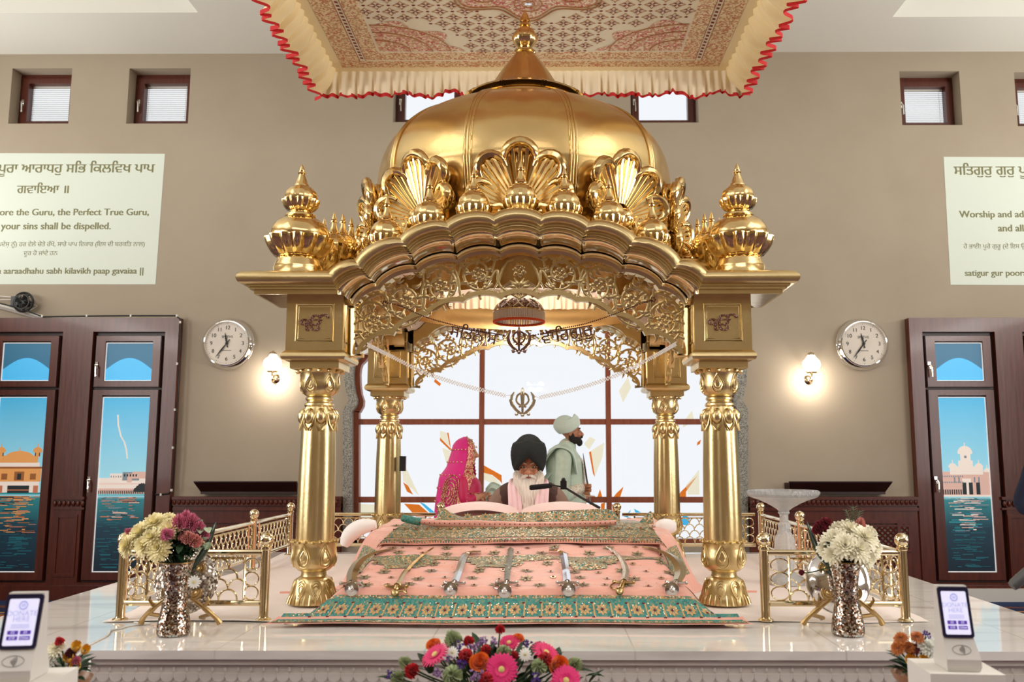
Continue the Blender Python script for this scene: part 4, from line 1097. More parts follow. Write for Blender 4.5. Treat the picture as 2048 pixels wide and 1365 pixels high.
# ------------------------------------------------------------------ hanging canopy over the pavilion
CREAM = mat('cream_satin', rgb(244, 222, 170), .55, sheen=.2)
CREAM2 = mat('ivory_satin', rgb(250, 238, 210), .5, sheen=.2)
REDT = mat('red_trim', rgb(196, 20, 28), .6)
YB_ = 7.4
zcn = P(1062, 141, YB_).z; x0, x1 = P(672, 141, YB_).x, P(1452, 141, YB_).x; yn = 4.15
can = thing('ceiling_canopy', 'square embroidered canopy with red-edged cream frill hung above the dome', 'canopy', ((x0 + x1) / 2, (yn + YB_) / 2, zcn))
cells('gold_embroidery', [rgb(236, 208, 158), rgb(200, 150, 102), rgb(246, 226, 186), rgb(216, 178, 128), rgb(240, 216, 170), rgb(206, 124, 94)], 70, .45, .25)
cells('red_embroidery', [rgb(234, 196, 156), rgb(200, 92, 84), rgb(246, 230, 196), rgb(210, 152, 112), rgb(226, 150, 128), rgb(242, 220, 178), rgb(214, 168, 128)], 62, .45, .2)
m = MB(); m.box((x0, yn, zcn), (x1, YB_, zcn + .03)); m.build('cloth', mat('cream_brocade', rgb(246, 234, 204), .7, bump=(60, .1)), can, world=True)
m = MB(); w_ = .10
bars2 = lambda mb, a, b, c, d, w, z: [mb.box((a, c, z), (b, c + w, z + .003)), mb.box((a, d - w, z), (b, d, z + .003)), mb.box((a, c + w, z), (a + w, d - w, z + .003)), mb.box((b - w, c + w, z), (b, d - w, z + .003))]
bars2(m, x0 + .08, x1 - .08, yn + .05, YB_ - .02, .17, zcn - .003); bars2(m, x0 + .31, x1 - .31, yn + .28, YB_ - .22, .13, zcn - .003)
m.build('border', MATS['gold_embroidery'], can, world=True)
ym = (yn + YB_) / 2; xm = (x0 + x1) / 2
def flat(mb, poly, z): mb.add([V((x, y, z)) for x, y in poly], [tuple(range(len(poly)))])
m = MB()
med = [(xm + (.62 + .07 * math.cos(8 * t)) * math.cos(t), ym + (.62 + .07 * math.cos(8 * t)) * math.sin(t)) for t in (2 * PI * i / 96 for i in range(96))]
flat(m, med, zcn - .002)
corners = []
for sx in (0, 1):
    for sy in (0, 1):
        cx_, cy_ = (x0 + .46, x1 - .46)[sx], (yn + .46, YB_ - .38)[sy]; dx, dy = (1, -1)[sx], (1, -1)[sy]
        pts = [(cx_, cy_)] + [(cx_ + dx * (.50 + .05 * math.cos(10 * t)) * math.cos(t) * 1.3, cy_ + dy * (.50 + .05 * math.cos(10 * t)) * math.sin(t)) for t in (PI / 2 * i / 30 for i in range(31))]
        flat(m, pts, zcn - .002); corners.append((cx_, cy_, dx, dy))
m.build('medallions', MATS['red_embroidery'], can, world=True, fix=False)
m = MB(); mb2 = MB(); mb3 = MB()
def in_field(x, y):
    if not (x0 + .47 < x < x1 - .47 and yn + .44 < y < YB_ - .38): return False
    if math.hypot(x - xm, y - ym) < .70: return False
    return all(math.hypot((x - a) / 1.3, y - b) > .57 for a, b, _, _ in corners)
st = .19; i = 0
y = yn + .4
while y < YB_:
    x = x0 + (st / 2 if i % 2 else 0)
    while x < x1:
        if in_field(x, y):
            for k in range(4):
                a = PI / 4 + k * PI / 2
                for e in (-.35, .35):
                    q = [(x, y), (x + .024 * math.cos(a + e * 1.0), y + .024 * math.sin(a + e * 1.0)), (x + .050 * math.cos(a + e * .3), y + .050 * math.sin(a + e * .3)), (x + .018 * math.cos(a), y + .018 * math.sin(a))]
                    flat(m, q, zcn - .0015)
                b_ = k * PI / 2; mb2.tube([(x + .032 * math.cos(b_ - .6), y + .032 * math.sin(b_ - .6), zcn - .001), (x + .062 * math.cos(b_), y + .062 * math.sin(b_), zcn - .001), (x + .032 * math.cos(b_ + .6), y + .032 * math.sin(b_ + .6), zcn - .001)], .003, 4)
        if in_field(x + st / 2, y): flat(m, [(x + st / 2 + .014 * math.cos(t), y + .012 * math.sin(t)) for t in (2 * PI * j / 8 for j in range(8))], zcn - .0015)
        x += st
    y += st / 2; i += 1
    if i % 2 == 0: pass
def ring(mb, cx, cy, r, z, w=.004, n=36, lob=0, s=1): mb.tube([(cx + s * (r + lob * math.cos(8 * t)) * math.cos(t), cy + (r + lob * math.cos(8 * t)) * math.sin(t), z) for t in (2 * PI * j / n for j in range(n))], w, 4, closed=True)
for r_, lb in ((.62, .07), (.66, .07), (.36, .03), (.22, .02)): ring(mb2, xm, ym, r_, zcn - .004, .006, 96, lb)
for k in range(8):
    a = 2 * PI * k / 8; ring(mb2, xm + .47 * math.cos(a), ym + .47 * math.sin(a), .105, zcn - .004, .005); ring(mb2, xm + .47 * math.cos(a), ym + .47 * math.sin(a), .05, zcn - .004, .004)
    mb3.ball((xm + .47 * math.cos(a), ym + .47 * math.sin(a), zcn - .004), (.03, .03, .006), 10, 6); a += PI / 8
    mb3.ball((xm + .30 * math.cos(a), ym + .30 * math.sin(a), zcn - .004), (.022, .022, .006), 10, 6); ring(mb2, xm + .30 * math.cos(a), ym + .30 * math.sin(a), .05, zcn - .004, .004)
for a, b, dx, dy in corners:
    for r_ in (.2, .34, .46): mb2.tube([(a + dx * r_ * 1.3 * math.cos(t), b + dy * r_ * math.sin(t), zcn - .004) for t in (PI / 2 * i / 16 for i in range(17))], .005, 4)
for xx in (x0 + .28, x1 - .28):
    y = yn + .3
    while y < YB_ - .25:
        flat(m, [(xx - .012, y - .018), (xx + .012, y - .01), (xx + .012, y + .018), (xx - .012, y + .01)], zcn - .0015); y += .055
    for d in (-.026, .026): mb2.tube([(xx + d, yn + .25, zcn - .001), (xx + d, YB_ - .2, zcn - .001)], .003, 4)
m.build('woven_motifs', mat('maroon_thread', rgb(136, 48, 30), .7), can, 0, world=True, fix=False)
mb2.build('couched_cord', mat('gold_cord', rgb(166, 112, 66), .6), can, world=True)
mb3.build('mirror_discs', mat('mirror_disc', (.9, .9, .9, 1), .08, 1), can, world=True)
m = MB(); bars2(m, x0 - .01, x1 + .01, yn - .02, YB_ + .01, .085, zcn - .006); m.build('hem_band', CREAM, can, world=True)
m = MB(); drop = P(1060, 141, YB_).z - P(1060, 188, YB_).z
h1 = pleats(m, [(x0 - .15, YB_, 0), (x1 + .15, YB_, 0)], zcn + .01, zcn - drop, .022, 13, 4, .07)
m.build('back_frill', CREAM2, can, 60, world=True)
m = MB(); h2 = pleats(m, [(x0, yn, 0), (x0, YB_ + .02, 0)], zcn + .01, zcn - drop, .05, 8, 5, .05, .16)
m.build('left_frill', CREAM, can, 60, world=True)
m = MB(); h3 = pleats(m, [(x1, YB_ + .02, 0), (x1, yn, 0)], zcn + .01, zcn - drop, .05, 8, 9, .05, .16)
m.build('right_frill', CREAM, can, 60, world=True)
m = MB()
for hm in (h1, h2, h3): m.tube(hm, .017, 6, flat=.35, up=(0, 0, 1)) if False else m.add([p + V((0, 0, d)) for p in hm for d in (.012, -.022)], [(2 * i, 2 * i + 2, 2 * i + 3, 2 * i + 1) for i in range(len(hm) - 1)])
m.build('red_binding', REDT, can, 0, world=True)
m = MB()
for sx in (x0 + .1, x1 - .1):
    for sy in (yn + .1, YB_ - .1): m.cyl((sx, sy, zcn + .03), (sx, sy, ZC), .006, 6)
m.build('suspension_cord', CREAM, can, world=True)

# ------------------------------------------------------------------ the embroidered pink cloth over the low throne
PINK = mat('peach_silk', rgb(234, 166, 148), .5, bump=(5, .8, (1, 3, 3)), var=(3, rgb(240, 176, 158)), sheen=.3)
PINKP = mat('pale_pink_silk', rgb(240, 208, 202), .6, bump=(7, .25), sheen=.3)
TEAL = cells('teal_silk', [rgb(58, 142, 134), rgb(76, 146, 134), rgb(46, 124, 120), rgb(130, 146, 112), rgb(62, 138, 132), rgb(88, 150, 138)], 120, .45, .1, .25)
GTHREAD = mat('gold_thread', rgb(206, 164, 110), .4, .2)
RUBY = mat('ruby_bead', rgb(120, 12, 24), .15)
SEQ = cells('sequin_embroidery', [rgb(92, 146, 132), rgb(196, 160, 110), rgb(150, 140, 104), rgb(226, 200, 160), rgb(70, 132, 124), rgb(180, 138, 92), rgb(120, 100, 70)], 150, .35, .15, .5)
DGREEN = mat('sage_thread', rgb(96, 124, 100), .55)
yf = G(1015, 1258, ZP).y
prof = [(0, .004), (.02, .006), (.04, .02), (.075, .10), (.10, .138), (.13, .150), (.35, .185), (.75, .270), (.95, .305), (1.2, .318), (1.9, .335), (2.15, .335), (2.3, .30)]
wl_ = P(545, 1250, yf).x; wr_ = P(1485, 1256, yf).x
def hw(d, s):     # where the cloth's edge lies, left (-1) / right (1)
    tab = [(0, -1.175 if s < 0 else 1.115), (.10, -1.02 if s < 0 else 1.0), (.5, -.95), (.9, -.94), (1.2, -1.12), (2.3, -1.14)] if s < 0 else [(0, 1.115), (.10, 1.0), (.5, .93), (.9, .95), (1.2, 1.10), (2.3, 1.13)]
    return interp(tab, d)
def cloth(u, d, lift=0.0):
    """u across -1..1, d metres back from the front hem."""
    xl, xr = hw(d, -1), hw(d, 1); x = lerp(xl, xr, (u + 1) / 2)
    e = min(u + 1, 1 - u)
    zz_ = interp(prof, d) + .01
    s = sstep(0, .20, e) if d > .05 else 1
    wr = .006 * noise.noise(V((x * 4 + d * 5, d * 7, 3))) + .004 * noise.noise(V((x * 9, d * 12, 8)))
    wr += .0045 * math.sin(11 * (x * 1.1 + d * 2.0) + 4 * noise.noise(V((x * 1.5, d * 2, 1)))) * sstep(.12, .25, d)
    z = .006 + max(zz_ * s, .012 * math.sin(x * 5) ** 2 if d < .03 and abs(u) > .75 else 0) + wr * (s if d > .09 else .3)
    return V((PX + x, yf + d + .012 * math.sin(x * 6) * (1 - sstep(0, .3, d)), ZP + max(.006, z) + lift))
rum = thing('throne_cloth', 'large peach silk cloth with teal embroidered border draped over the low throne', 'cloth', cloth(0, 0))
ds = [0, .015, .03, .045, .06, .075, .09, .11, .14, .18] + [.18 + .03 * i for i in range(1, 71)]
m = MB(); nu = 150
m.grid(lambda u, v: cloth(u * 2 - 1, ds[round(v * (len(ds) - 1))]), nu, len(ds)); m.build('silk', PINK, rum, 60, world=True)
def on(u, d, l=.003): return cloth(u, d, l)
_al = [0.0]
for i in range(400):
    _al.append(_al[-1] + math.hypot(.12 / 400, interp(prof, .12 * (i + 1) / 400) - interp(prof, .12 * i / 400)))
def dinv(s_):
    s_ = max(0, s_); k = 0
    while k < 399 and _al[k + 1] < s_: k += 1
    return .12 * k / 400
def band(mb, u0, u1, d0, d1, nu_, nd, l=.0025): mb.grid(lambda a, b: on(lerp(u0, u1, a), lerp(d0, d1, b), l), nu_, nd)
m = MB(); m.grid(lambda a, b: on(lerp(-.985, .985, a), dinv(lerp(.020, .142, b)), .0025), 160, 24); m.build('border_ground', TEAL, rum, 60, world=True)
m = MB(); m.grid(lambda a, b: on(lerp(-.99, .99, a), dinv(lerp(.136, .152, b)), .004), 160, 4); m.grid(lambda a, b: on(lerp(-.99, .99, a), dinv(lerp(.012, .028, b)), .004), 160, 4)
for s in (-1, 1): band(m, s * .99, s * .86, .105, .40, 6, 30, .004); band(m, s * .93, s * .86, .40, 1.15, 5, 40, .004)
band(m, -.86, .86, .545, .615, 120, 6, .004)
for uc in (-.62, -.12, .40):
    q = [(-.20, 0), (.20, 0), (.2, -.04), (.15, -.06), (.15, -.12), (.06, -.125), (.0, -.165), (-.06, -.125), (-.15, -.12), (-.15, -.06), (-.2, -.04)]
    m.grid(lambda a, b: on(uc + lerp(-.16, .16, a) * (1 if b > .5 else .8), .545 + lerp(-.13, 0, b) * (1 if abs(a - .5) < .36 else .62), .0045), 28, 10)
m.build('sequin_band', SEQ, rum, 60, world=True)
fl_ = MB(); gt = MB(); rb = MB()
def fmap(u0, d0, sx, sy): return lambda x, y, l=.005: on(u0 + x * sx, d0 + y * sy, l)
k = 0; u = -.90
while u < .91:
    f = lambda x, y, l=.005, u=u: on(u + x, dinv(.082 + y * 1.0), l)
    for j in range(8):
        a = 2 * PI * j / 8
        pts = [(.006, 0), (.018, .0075), (.030, 0), (.018, -.0075)]
        vs = [f((x * math.cos(a) - y * math.sin(a)) / 1.07, (x * math.sin(a) + y * math.cos(a)) * .95, .006) for x, y in pts]
        fl_.add(vs, [(0, 1, 2, 3)])
    rb.ball(f(0, 0, .006), .0055, 6, 5)
    for (dx, dy) in ((.042, .033), (.042, -.033), (.035, .033), (.035, -.033)): rb.ball(f(dx / 1.07, dy, .004), .004, 6, 4)
    vs = [f(.0415 + x, y, .006) for x, y in ((-.004, -.03), (.004, -.03), (.003, 0), (.004, .03), (-.004, .03), (-.003, 0))]; fl_.add(vs, [tuple(range(6))])
    for q in range(10):
        a, b = R.uniform(-.04, .04), R.uniform(-.034, .034); s = .003
        gt.add([f(a - s, b), f(a, b - s), f(a + s, b), f(a, b + s)], [(0, 1, 2, 3)])
    u += .0765
star = MB()
def motif(u, d, r):
    f = fmap(u, d, 1 / 1.05, 1)
    for j in range(6):
        a = 2 * PI * j / 6 + .3
        for (ri, ro, mb_) in ((.0, 1.0, star), (.25, .75, fl_)):
            pts = [(ri * r, 0), ((ri + ro) / 2 * r, .2 * r * (ro - ri + .1)), (ro * r, 0), ((ri + ro) / 2 * r, -.2 * r * (ro - ri + .1))]
            mb_.add([f(x * math.cos(a) - y * math.sin(a), x * math.sin(a) + y * math.cos(a), .005 if mb_ is star else .006) for x, y in pts], [(0, 1, 2, 3)])
    rb.ball(f(0, 0, .005), .006, 6, 4)
rows = [(.16, .10, 0), (.27, .13, .06), (.38, .12, 0), (.50, .15, .05), (.66, .13, 0), (.76, .15, .08), (1.3, .2, 0), (1.55, .2, .1)]
for i, (d, sp, o_) in enumerate(rows):
    u = -.82 + o_
    n = 0
    while u < .85:
        n += 1
        if i % 2 == 0 and n % 2 == 0: motif(u, d, .042)
        elif i % 2 and n % 2: motif(u, d, .040)
        else: rb.ball(on(u, d, .003), .006, 6, 4); gt.add([on(u + .016 * math.cos(t), d + .016 * math.sin(t), .004) for t in (2 * PI * j / 8 for j in range(8))], [tuple(range(8))])
        u += sp * 1.05
for q in range(420):
    u, d = R.uniform(-.9, .9), R.uniform(.12, 1.2); s = .0035
    gt.add([on(u - s, d, .004), on(u, d - s, .004), on(u + s, d, .004), on(u, d + s, .004)], [(0, 1, 2, 3)])
fl_.build('petal_embroidery', GTHREAD, rum, 0, world=True); star.build('star_embroidery', DGREEN, rum, 0, world=True)
gt.build('sequins', mat('silver_sequin', rgb(226, 210, 180), .2, .7), rum, 0, world=True); rb.build('beads', RUBY, rum, 60, world=True)

# -- folded cloth laid over the back of the throne
d0 = .80
fc = thing('folded_cloth', 'folded peach and teal embroidered cloth lying across the throne behind the swords', 'cloth', V((PX, yf + d0, ZP + .29)))
fprof = [(0, .300), (.0, .318), (.02, .326), (.13, .362), (.27, .393), (.34, .392), (.42, .384), (.8, .375), (1.1, .34)]
def fold(u, t, l=0):
    i = t * (len(fprof) - 1); k = min(len(fprof) - 2, int(i)); q = i - k
    d, z = lerp(fprof[k][0], fprof[k + 1][0], q), lerp(fprof[k][1], fprof[k + 1][1], q)
    xl, xr = lerp(-.80, -.70, min(1, d / .4)), lerp(.82, .76, min(1, d / .4)); x = lerp(xl, xr, (u + 1) / 2)
    e = min(u + 1, 1 - u)
    z = ZP + .27 + (z - .27) * sstep(-.02, .05, e) + .006 + .004 * noise.noise(V((x * 6, d * 9, 5))) + .004 * math.sin(x * 4 + 1)
    return V((PX + x, yf + d0 + d + .01 * math.sin(x * 5), z + l))
m = MB(); m.grid(lambda u, v: fold(u * 2 - 1, v), 110, 33); m.build('silk', PINK, fc, 60, world=True)
m = MB(); m.grid(lambda u, v: fold(lerp(-.995, .995, u), lerp(.26, .52, v), .004), 110, 10); m.grid(lambda u, v: fold(lerp(-.995, .995, u), lerp(.02, .22, v), .004), 110, 5); m.grid(lambda u, v: fold(lerp(-.995, -.80, u), lerp(.3, .9, v), .005), 12, 12); m.grid(lambda u, v: fold(lerp(.74, .995, u), lerp(.3, .9, v), .005), 12, 12)
m.build('sequin_band', SEQ, fc, 60, world=True)
fl_ = MB(); star = MB(); rb = MB()
def fstar(u, t, r):
    c = fold(u, t, .006); du = (fold(u + .01, t, .006) - c).normalized(); dv = (fold(u, min(1, t + .03), .006) - c).normalized()
    for j in range(7):
        a = 2 * PI * j / 7
        for ri, ro, mb_, e in ((0, 1, star, 0), (.2, .75, fl_, .0015)):
            mb_.add([c + (du * (x * math.cos(a) - y * math.sin(a)) + dv * (x * math.sin(a) + y * math.cos(a))) * r + V((0, -e, e)) for x, y in ((ri, 0), ((ri + ro) / 2, .18), (ro, 0), ((ri + ro) / 2, -.18))], [(0, 1, 2, 3)])
    rb.ball(c, .006, 6, 4)
for i in range(9): fstar(-.70 + i * .165, .565, .035)
for i in range(24): fstar(-.96 + i * .083, .40, .028)
star.build('star_embroidery', DGREEN, fc, 0, world=True); fl_.build('petal_embroidery', GTHREAD, fc, 0, world=True); rb.build('beads', RUBY, fc, 60, world=True)

# -- rolled cloth along the foot of the book, with the upright bordered edge above it
Yr = 5.20
def RP(px, py, Y=Yr): return P(px, py, Y)
o = thing('rolled_cloth', 'rolled peach cloth edge lying along the foot of the open book', 'cloth', RP(1050, 1052))
pts = [RP(838, 1044), RP(880, 1048), RP(960, 1049), RP(1050, 1052), RP(1150, 1050), RP(1232, 1046)]
m = MB(); m.tube(spline(pts, 6), [.014 + .008 * math.sin(PI * i / 30) for i in range(31)], 12); m.build('roll', PINK, o, 60, world=True)
m = MB(); m.tube(spline([RP(803, 1036), RP(815, 1039), RP(832, 1043), RP(842, 1044)], 5), [.016, .02, .022, .022, .022, .022, .022, .022, .022, .022, .022, .022, .022, .022, .022, .018], 12); k_ = m.build('teal_end', TEAL, o, 60, world=True)
m = MB()
for i in range(40): p = RP(lerp(840, 1230, i / 39), 1047 + 3 * math.sin(PI * i / 39)); m.ball(p + V((0, -.022, .004)), .004, 6, 4)
m.build('beads', RUBY, o, 60, world=True)
bk = thing('scripture_book', 'open scripture book under a pale pink cloth with an embroidered border, before the reader', 'book', P(1060, 1040, 5.5))
top = [(868, 1046), (880, 1022), (888, 1017), (902, 1028), (925, 1034), (990, 1028), (1060, 1025), (1130, 1022), (1190, 1019), (1222, 1021), (1240, 1040)]
m = MB(); tops = spline([P(x, y, 5.42) for x, y in top], 5); n = len(tops)
m.grid(lambda u, v: lerp(tops[round(u * (n - 1))], P(lerp(842, 1243, u), 1049, 5.27), v) + V((0, .03 * math.sin(PI * v), .0)), n, 7); m.build('border', SEQ, bk, 60, world=True)
fl_ = MB(); star = MB()
for i in range(10):
    c = P(lerp(900, 1218, i / 9), 1034, 5.33) + V((0, -.006, 0))
    for j in range(8):
        a = 2 * PI * j / 8
        for ri, ro, mb_, e in ((.0, 1, star, 0), (.2, .8, fl_, .002)):
            mb_.add([c + V(((x * math.cos(a) - y * math.sin(a)) * .03, .35 * (x * math.sin(a) + y * math.cos(a)) * .03 - e, (x * math.sin(a) + y * math.cos(a)) * .026)) for x, y in ((ri, 0), ((ri + ro) / 2, .2), (ro, 0), ((ri + ro) / 2, -.2))], [(0, 1, 2, 3)])
star.build('star_embroidery', TEAL, bk, 0, world=True); fl_.build('petal_embroidery', GTHREAD, bk, 0, world=True)
for s, (pa, pb, pk) in ((-1, (882, 1038, 962)), (1, (1042, 1208, 1130))):
    m = MB()
    def page(u, v):
        x = lerp(pa, pb, u); h = 1034 - 20 * math.sin(PI * min(1, u * 1.0)) ** .6
        p = P(x, h, 5.50 + .42 * v); p.z = P(x, h, 5.50).z + .03 * v - .02 * (1 - math.sin(PI * min(1, max(0, v * 1.3)))) ; return p
    m.grid(page, 24, 10)
    nb = len(m.v); m.grid(lambda u, v: page(u, v) - V((0, 0, .05)), 24, 10)
    m.build('page_cover', PINKP, bk, 60, world=True)
# embroidered flap standing at the right end
m = MB(); tri = [(1276, 1048), (1290, 1034), (1302, 1023), (1306, 1026), (1308, 1050)]
m.prism([(P(x, y, 5.3).x, P(x, y, 5.3).z) for x, y in tri], lambda x, z, t: V((x, 5.3 + t + (z - 1.0) * .2, z)), .012)
tag(m.build('cloth_flap', SEQ, None, 30), 'small upturned embroidered cloth corner at the right end of the folded cloth', 'cloth')
# bolsters
for (pts, rr_, lab) in (([(688, 1084), (700, 1062), (722, 1047), (752, 1042)], .052, 'white bolster cushion behind the left end of the peach cloth'), ([(1352, 1046), (1330, 1046), (1312, 1048)], .05, 'white bolster cushion behind the right end of the peach cloth')):
    q = spline([P(x, y + 8, 5.72) for x, y in pts], 6); n = len(q)
    m = MB(); m.tube(q, [rr_ * (math.sin(PI * lerp(.06, .94, i / (n - 1))) ** .4) for i in range(n)], 16); tag(m.build('bolster', SHEETW, None, 60), lab, 'cushion')
for px, py, lab, s in ((582, 1188, 'peach cloth corner poking out behind the left front column', -1), (1492, 1186, 'peach cloth corner poking out behind the right front column', 1)):
    m = MB(); c = G(px, py, ZP); m.add([c + V((s * -.02, .03, .012)), c + V((s * .06, -.02, .014)), c + V((s * -.08, -.03, .014)), c + V((s * -.08, .05, .06)), c + V((s * -.02, .03, .004)), c + V((s * .06, -.02, .004)), c + V((s * -.08, -.03, .004)), c + V((s * -.08, .05, .004))], [(0, 1, 2, 3), (4, 5, 6, 7), (0, 1, 5, 4), (1, 2, 6, 5), (2, 3, 7, 6), (3, 0, 4, 7)])
    tag(m.build('cloth_corner', PINK, None, 0), lab, 'cloth')
# ------------------------------------------------------------------ swords laid on the cloth
def CP(px, py, lift=.0):
    """where the line of sight meets the big cloth."""
    best = None
    for i in range(240):
        d = .05 + i * .005; y = yf + d; p = P(px, py, y); z = ZP + interp(prof, d) + .016
        if best is None or abs(p.z - z) < best[0]: best = (abs(p.z - z), V((p.x, y, z + lift)))
    return best[1]
def blade(mb, pts, serr=0, t=.006, tip=True, square=False):
    """flat blade along photograph points (px, py, width in px)."""
    ctr = spline([(a, b, 0) for a, b, _ in pts], 6); n = len(ctr); ws = [interp([(i * 6, q[2]) for i, q in enumerate(pts)], i) for i in range(n)]
    Lp, Rp = [], []
    c3 = [CP(p.x, p.y, .012) for p in ctr]
    for i, c in enumerate(c3):
        a = c3[max(0, i - 1)]; b = c3[min(n - 1, i + 1)]; tt = (b - a).normalized(); nn = tt.cross(V((0, 0, 1))).normalized()
        w_ = ws[i] * c.y / F_PX / 2 * (0.08 if (tip and i == n - 1) else 1)
        wl = w_ * (1.25 if serr & 1 and i % 2 else 1); wr = w_ * (1.25 if serr & 2 and i % 2 else 1)
        Lp.append(c - nn * wl); Rp.append(c + nn * wr)
    up = V((0, 0, t))
    vs = []
    for i in range(n): vs += [Lp[i], c3[i] + up, Rp[i], c3[i] - up * .6]
    mb.add(vs, [(i * 4 + j, i * 4 + (j + 1) % 4, (i + 1) * 4 + (j + 1) % 4, (i + 1) * 4 + j) for i in range(n - 1) for j in range(4)] + [(3, 2, 1, 0), (4 * n - 4, 4 * n - 3, 4 * n - 2, 4 * n - 1)])
    return c3
OLDB = mat('aged_brass', (.50, .36, .17, 1), .22, 1); GILT = mat('gilt_blade', (.62, .52, .32, 1), .22, 1); GREENST = mat('etched_steel', (.52, .60, .52, 1), .2, 1, bump=(50, .3))
HILT = mat('hilt_silver', (.60, .56, .54, 1), .18, 1)
def sword(label, pts, hilt, mt, hm, disc=True, bow=1, serr=0, square=False, etched=False):
    g = CP(pts[0][0], pts[0][1], .015); p = CP(hilt[0], hilt[1] + 5, .034)
    o = thing('sword', label, 'sword', g, group='ceremonial swords laid on the peach cloth')
    m = MB(); blade(m, pts, serr, tip=not square); m.build('blade', mt, o, 20, world=True)
    m = MB(); ax = (p - g).normalized(); sd = ax.cross(V((0, 0, 1))).normalized(); p2 = p - ax * .012
    m.tube([g - ax * .02, g, lerp(g, p2, .25), lerp(g, p2, .55), lerp(g, p2, .85), p2], [.010, .013, .010, .014, .011, .010], 12)
    m.build('grip', hm, o, world=True)
    m = MB(); w_ = .040
    m.tube([g - sd * w_ * 1.2 - ax * .006, g - sd * w_, g, g + sd * w_, g + sd * w_ * 1.2 - ax * .006], [.008, .006, .011, .006, .008], 8)
    for e in (-1, 1): m.ball(g + sd * w_ * 1.2 * e - ax * .006, .0095, 8, 6)
    m.tube([g - ax * .035, g - ax * .01], [.003, .016], 8)
    m.build('guard', hm, o, world=True)
    m = MB(); m.tube(spline([g + sd * w_ * bow, g + sd * w_ * bow * 1.35 + ax * .04, lerp(g, p, .75) + sd * w_ * bow * 1.0, p2 + sd * .012 * bow], 6), .0042, 6); m.build('knuckle_bow', hm, o, world=True)
    m = MB(); Mt = V((0, -1, .02)).normalized().to_track_quat('Z', 'Y').to_matrix().to_4x4()
    if disc: m.lathe([(0, -.006), (.026, -.006), (.034, 0), (.033, .004), (.022, .006), (.012, .010), (.010, .016), (.013, .020), (.011, .026), (.005, .030), (0, .032)], 28, c=p, M=Mt)
    else: m.lathe([(0, -.012), (.014, -.01), (.020, .004), (.016, .016), (.008, .022), (.010, .027), (0, .033)], 18, c=p, M=Mt)
    m.build('pommel', hm, o, world=True)
    return o
sword('broad curved steel sword with a serrated inner edge, leftmost on the peach cloth', [(702, 1174, 19), (705, 1150, 20), (718, 1128, 19), (742, 1113, 16), (772, 1106, 12), (808, 1101, 4)], (703, 1190), STEEL, HILT, True, -1, 2)
sword('slim curved dark brass sword, second from the left', [(793, 1182, 10), (808, 1152, 10), (832, 1126, 8), (850, 1112, 6), (867, 1101, 3)], (790, 1196), OLDB, OLDB, False, -1)
sword('steel sword with a squared tip hooked to the right, third from the left', [(908, 1174, 15), (917, 1150, 14), (927, 1121, 14), (934, 1111, 15), (948, 1109, 15), (962, 1109, 17)], (901, 1190), STEEL, HILT, True, 1, 0, True)
sword('straight steel sword with saw teeth on both edges, in the middle', [(1013, 1173, 10), (1014, 1158, 10), (1016, 1140, 11), (1019, 1122, 11), (1022, 1100, 10)], (1009, 1192), GREENST, HILT, True, 1, 3)
sword('bright steel sword with a squared tip hooked to the left', [(1135, 1173, 15), (1132, 1148, 14), (1128, 1122, 14), (1124, 1110, 15), (1112, 1106, 15), (1098, 1106, 17)], (1137, 1190), mat('mirror_steel', (.88, .88, .88, 1), .08, 1), HILT, True, -1, 0, True)
sword('slim curved sword with an ornate silver blade and brass hilt, second from the right', [(1247, 1172, 12), (1251, 1146, 13), (1243, 1124, 11), (1228, 1108, 8), (1209, 1098, 3)], (1239, 1194), mat('chased_silver', (.70, .68, .62, 1), .25, 1, bump=(90, .5)), OLDB, False, 1)
sword('broad curved gilt sword, rightmost on the peach cloth', [(1352, 1173, 19), (1361, 1152, 22), (1356, 1132, 23), (1338, 1115, 20), (1312, 1105, 15), (1284, 1099, 6)], (1344, 1190), GILT, HILT, True, 1)

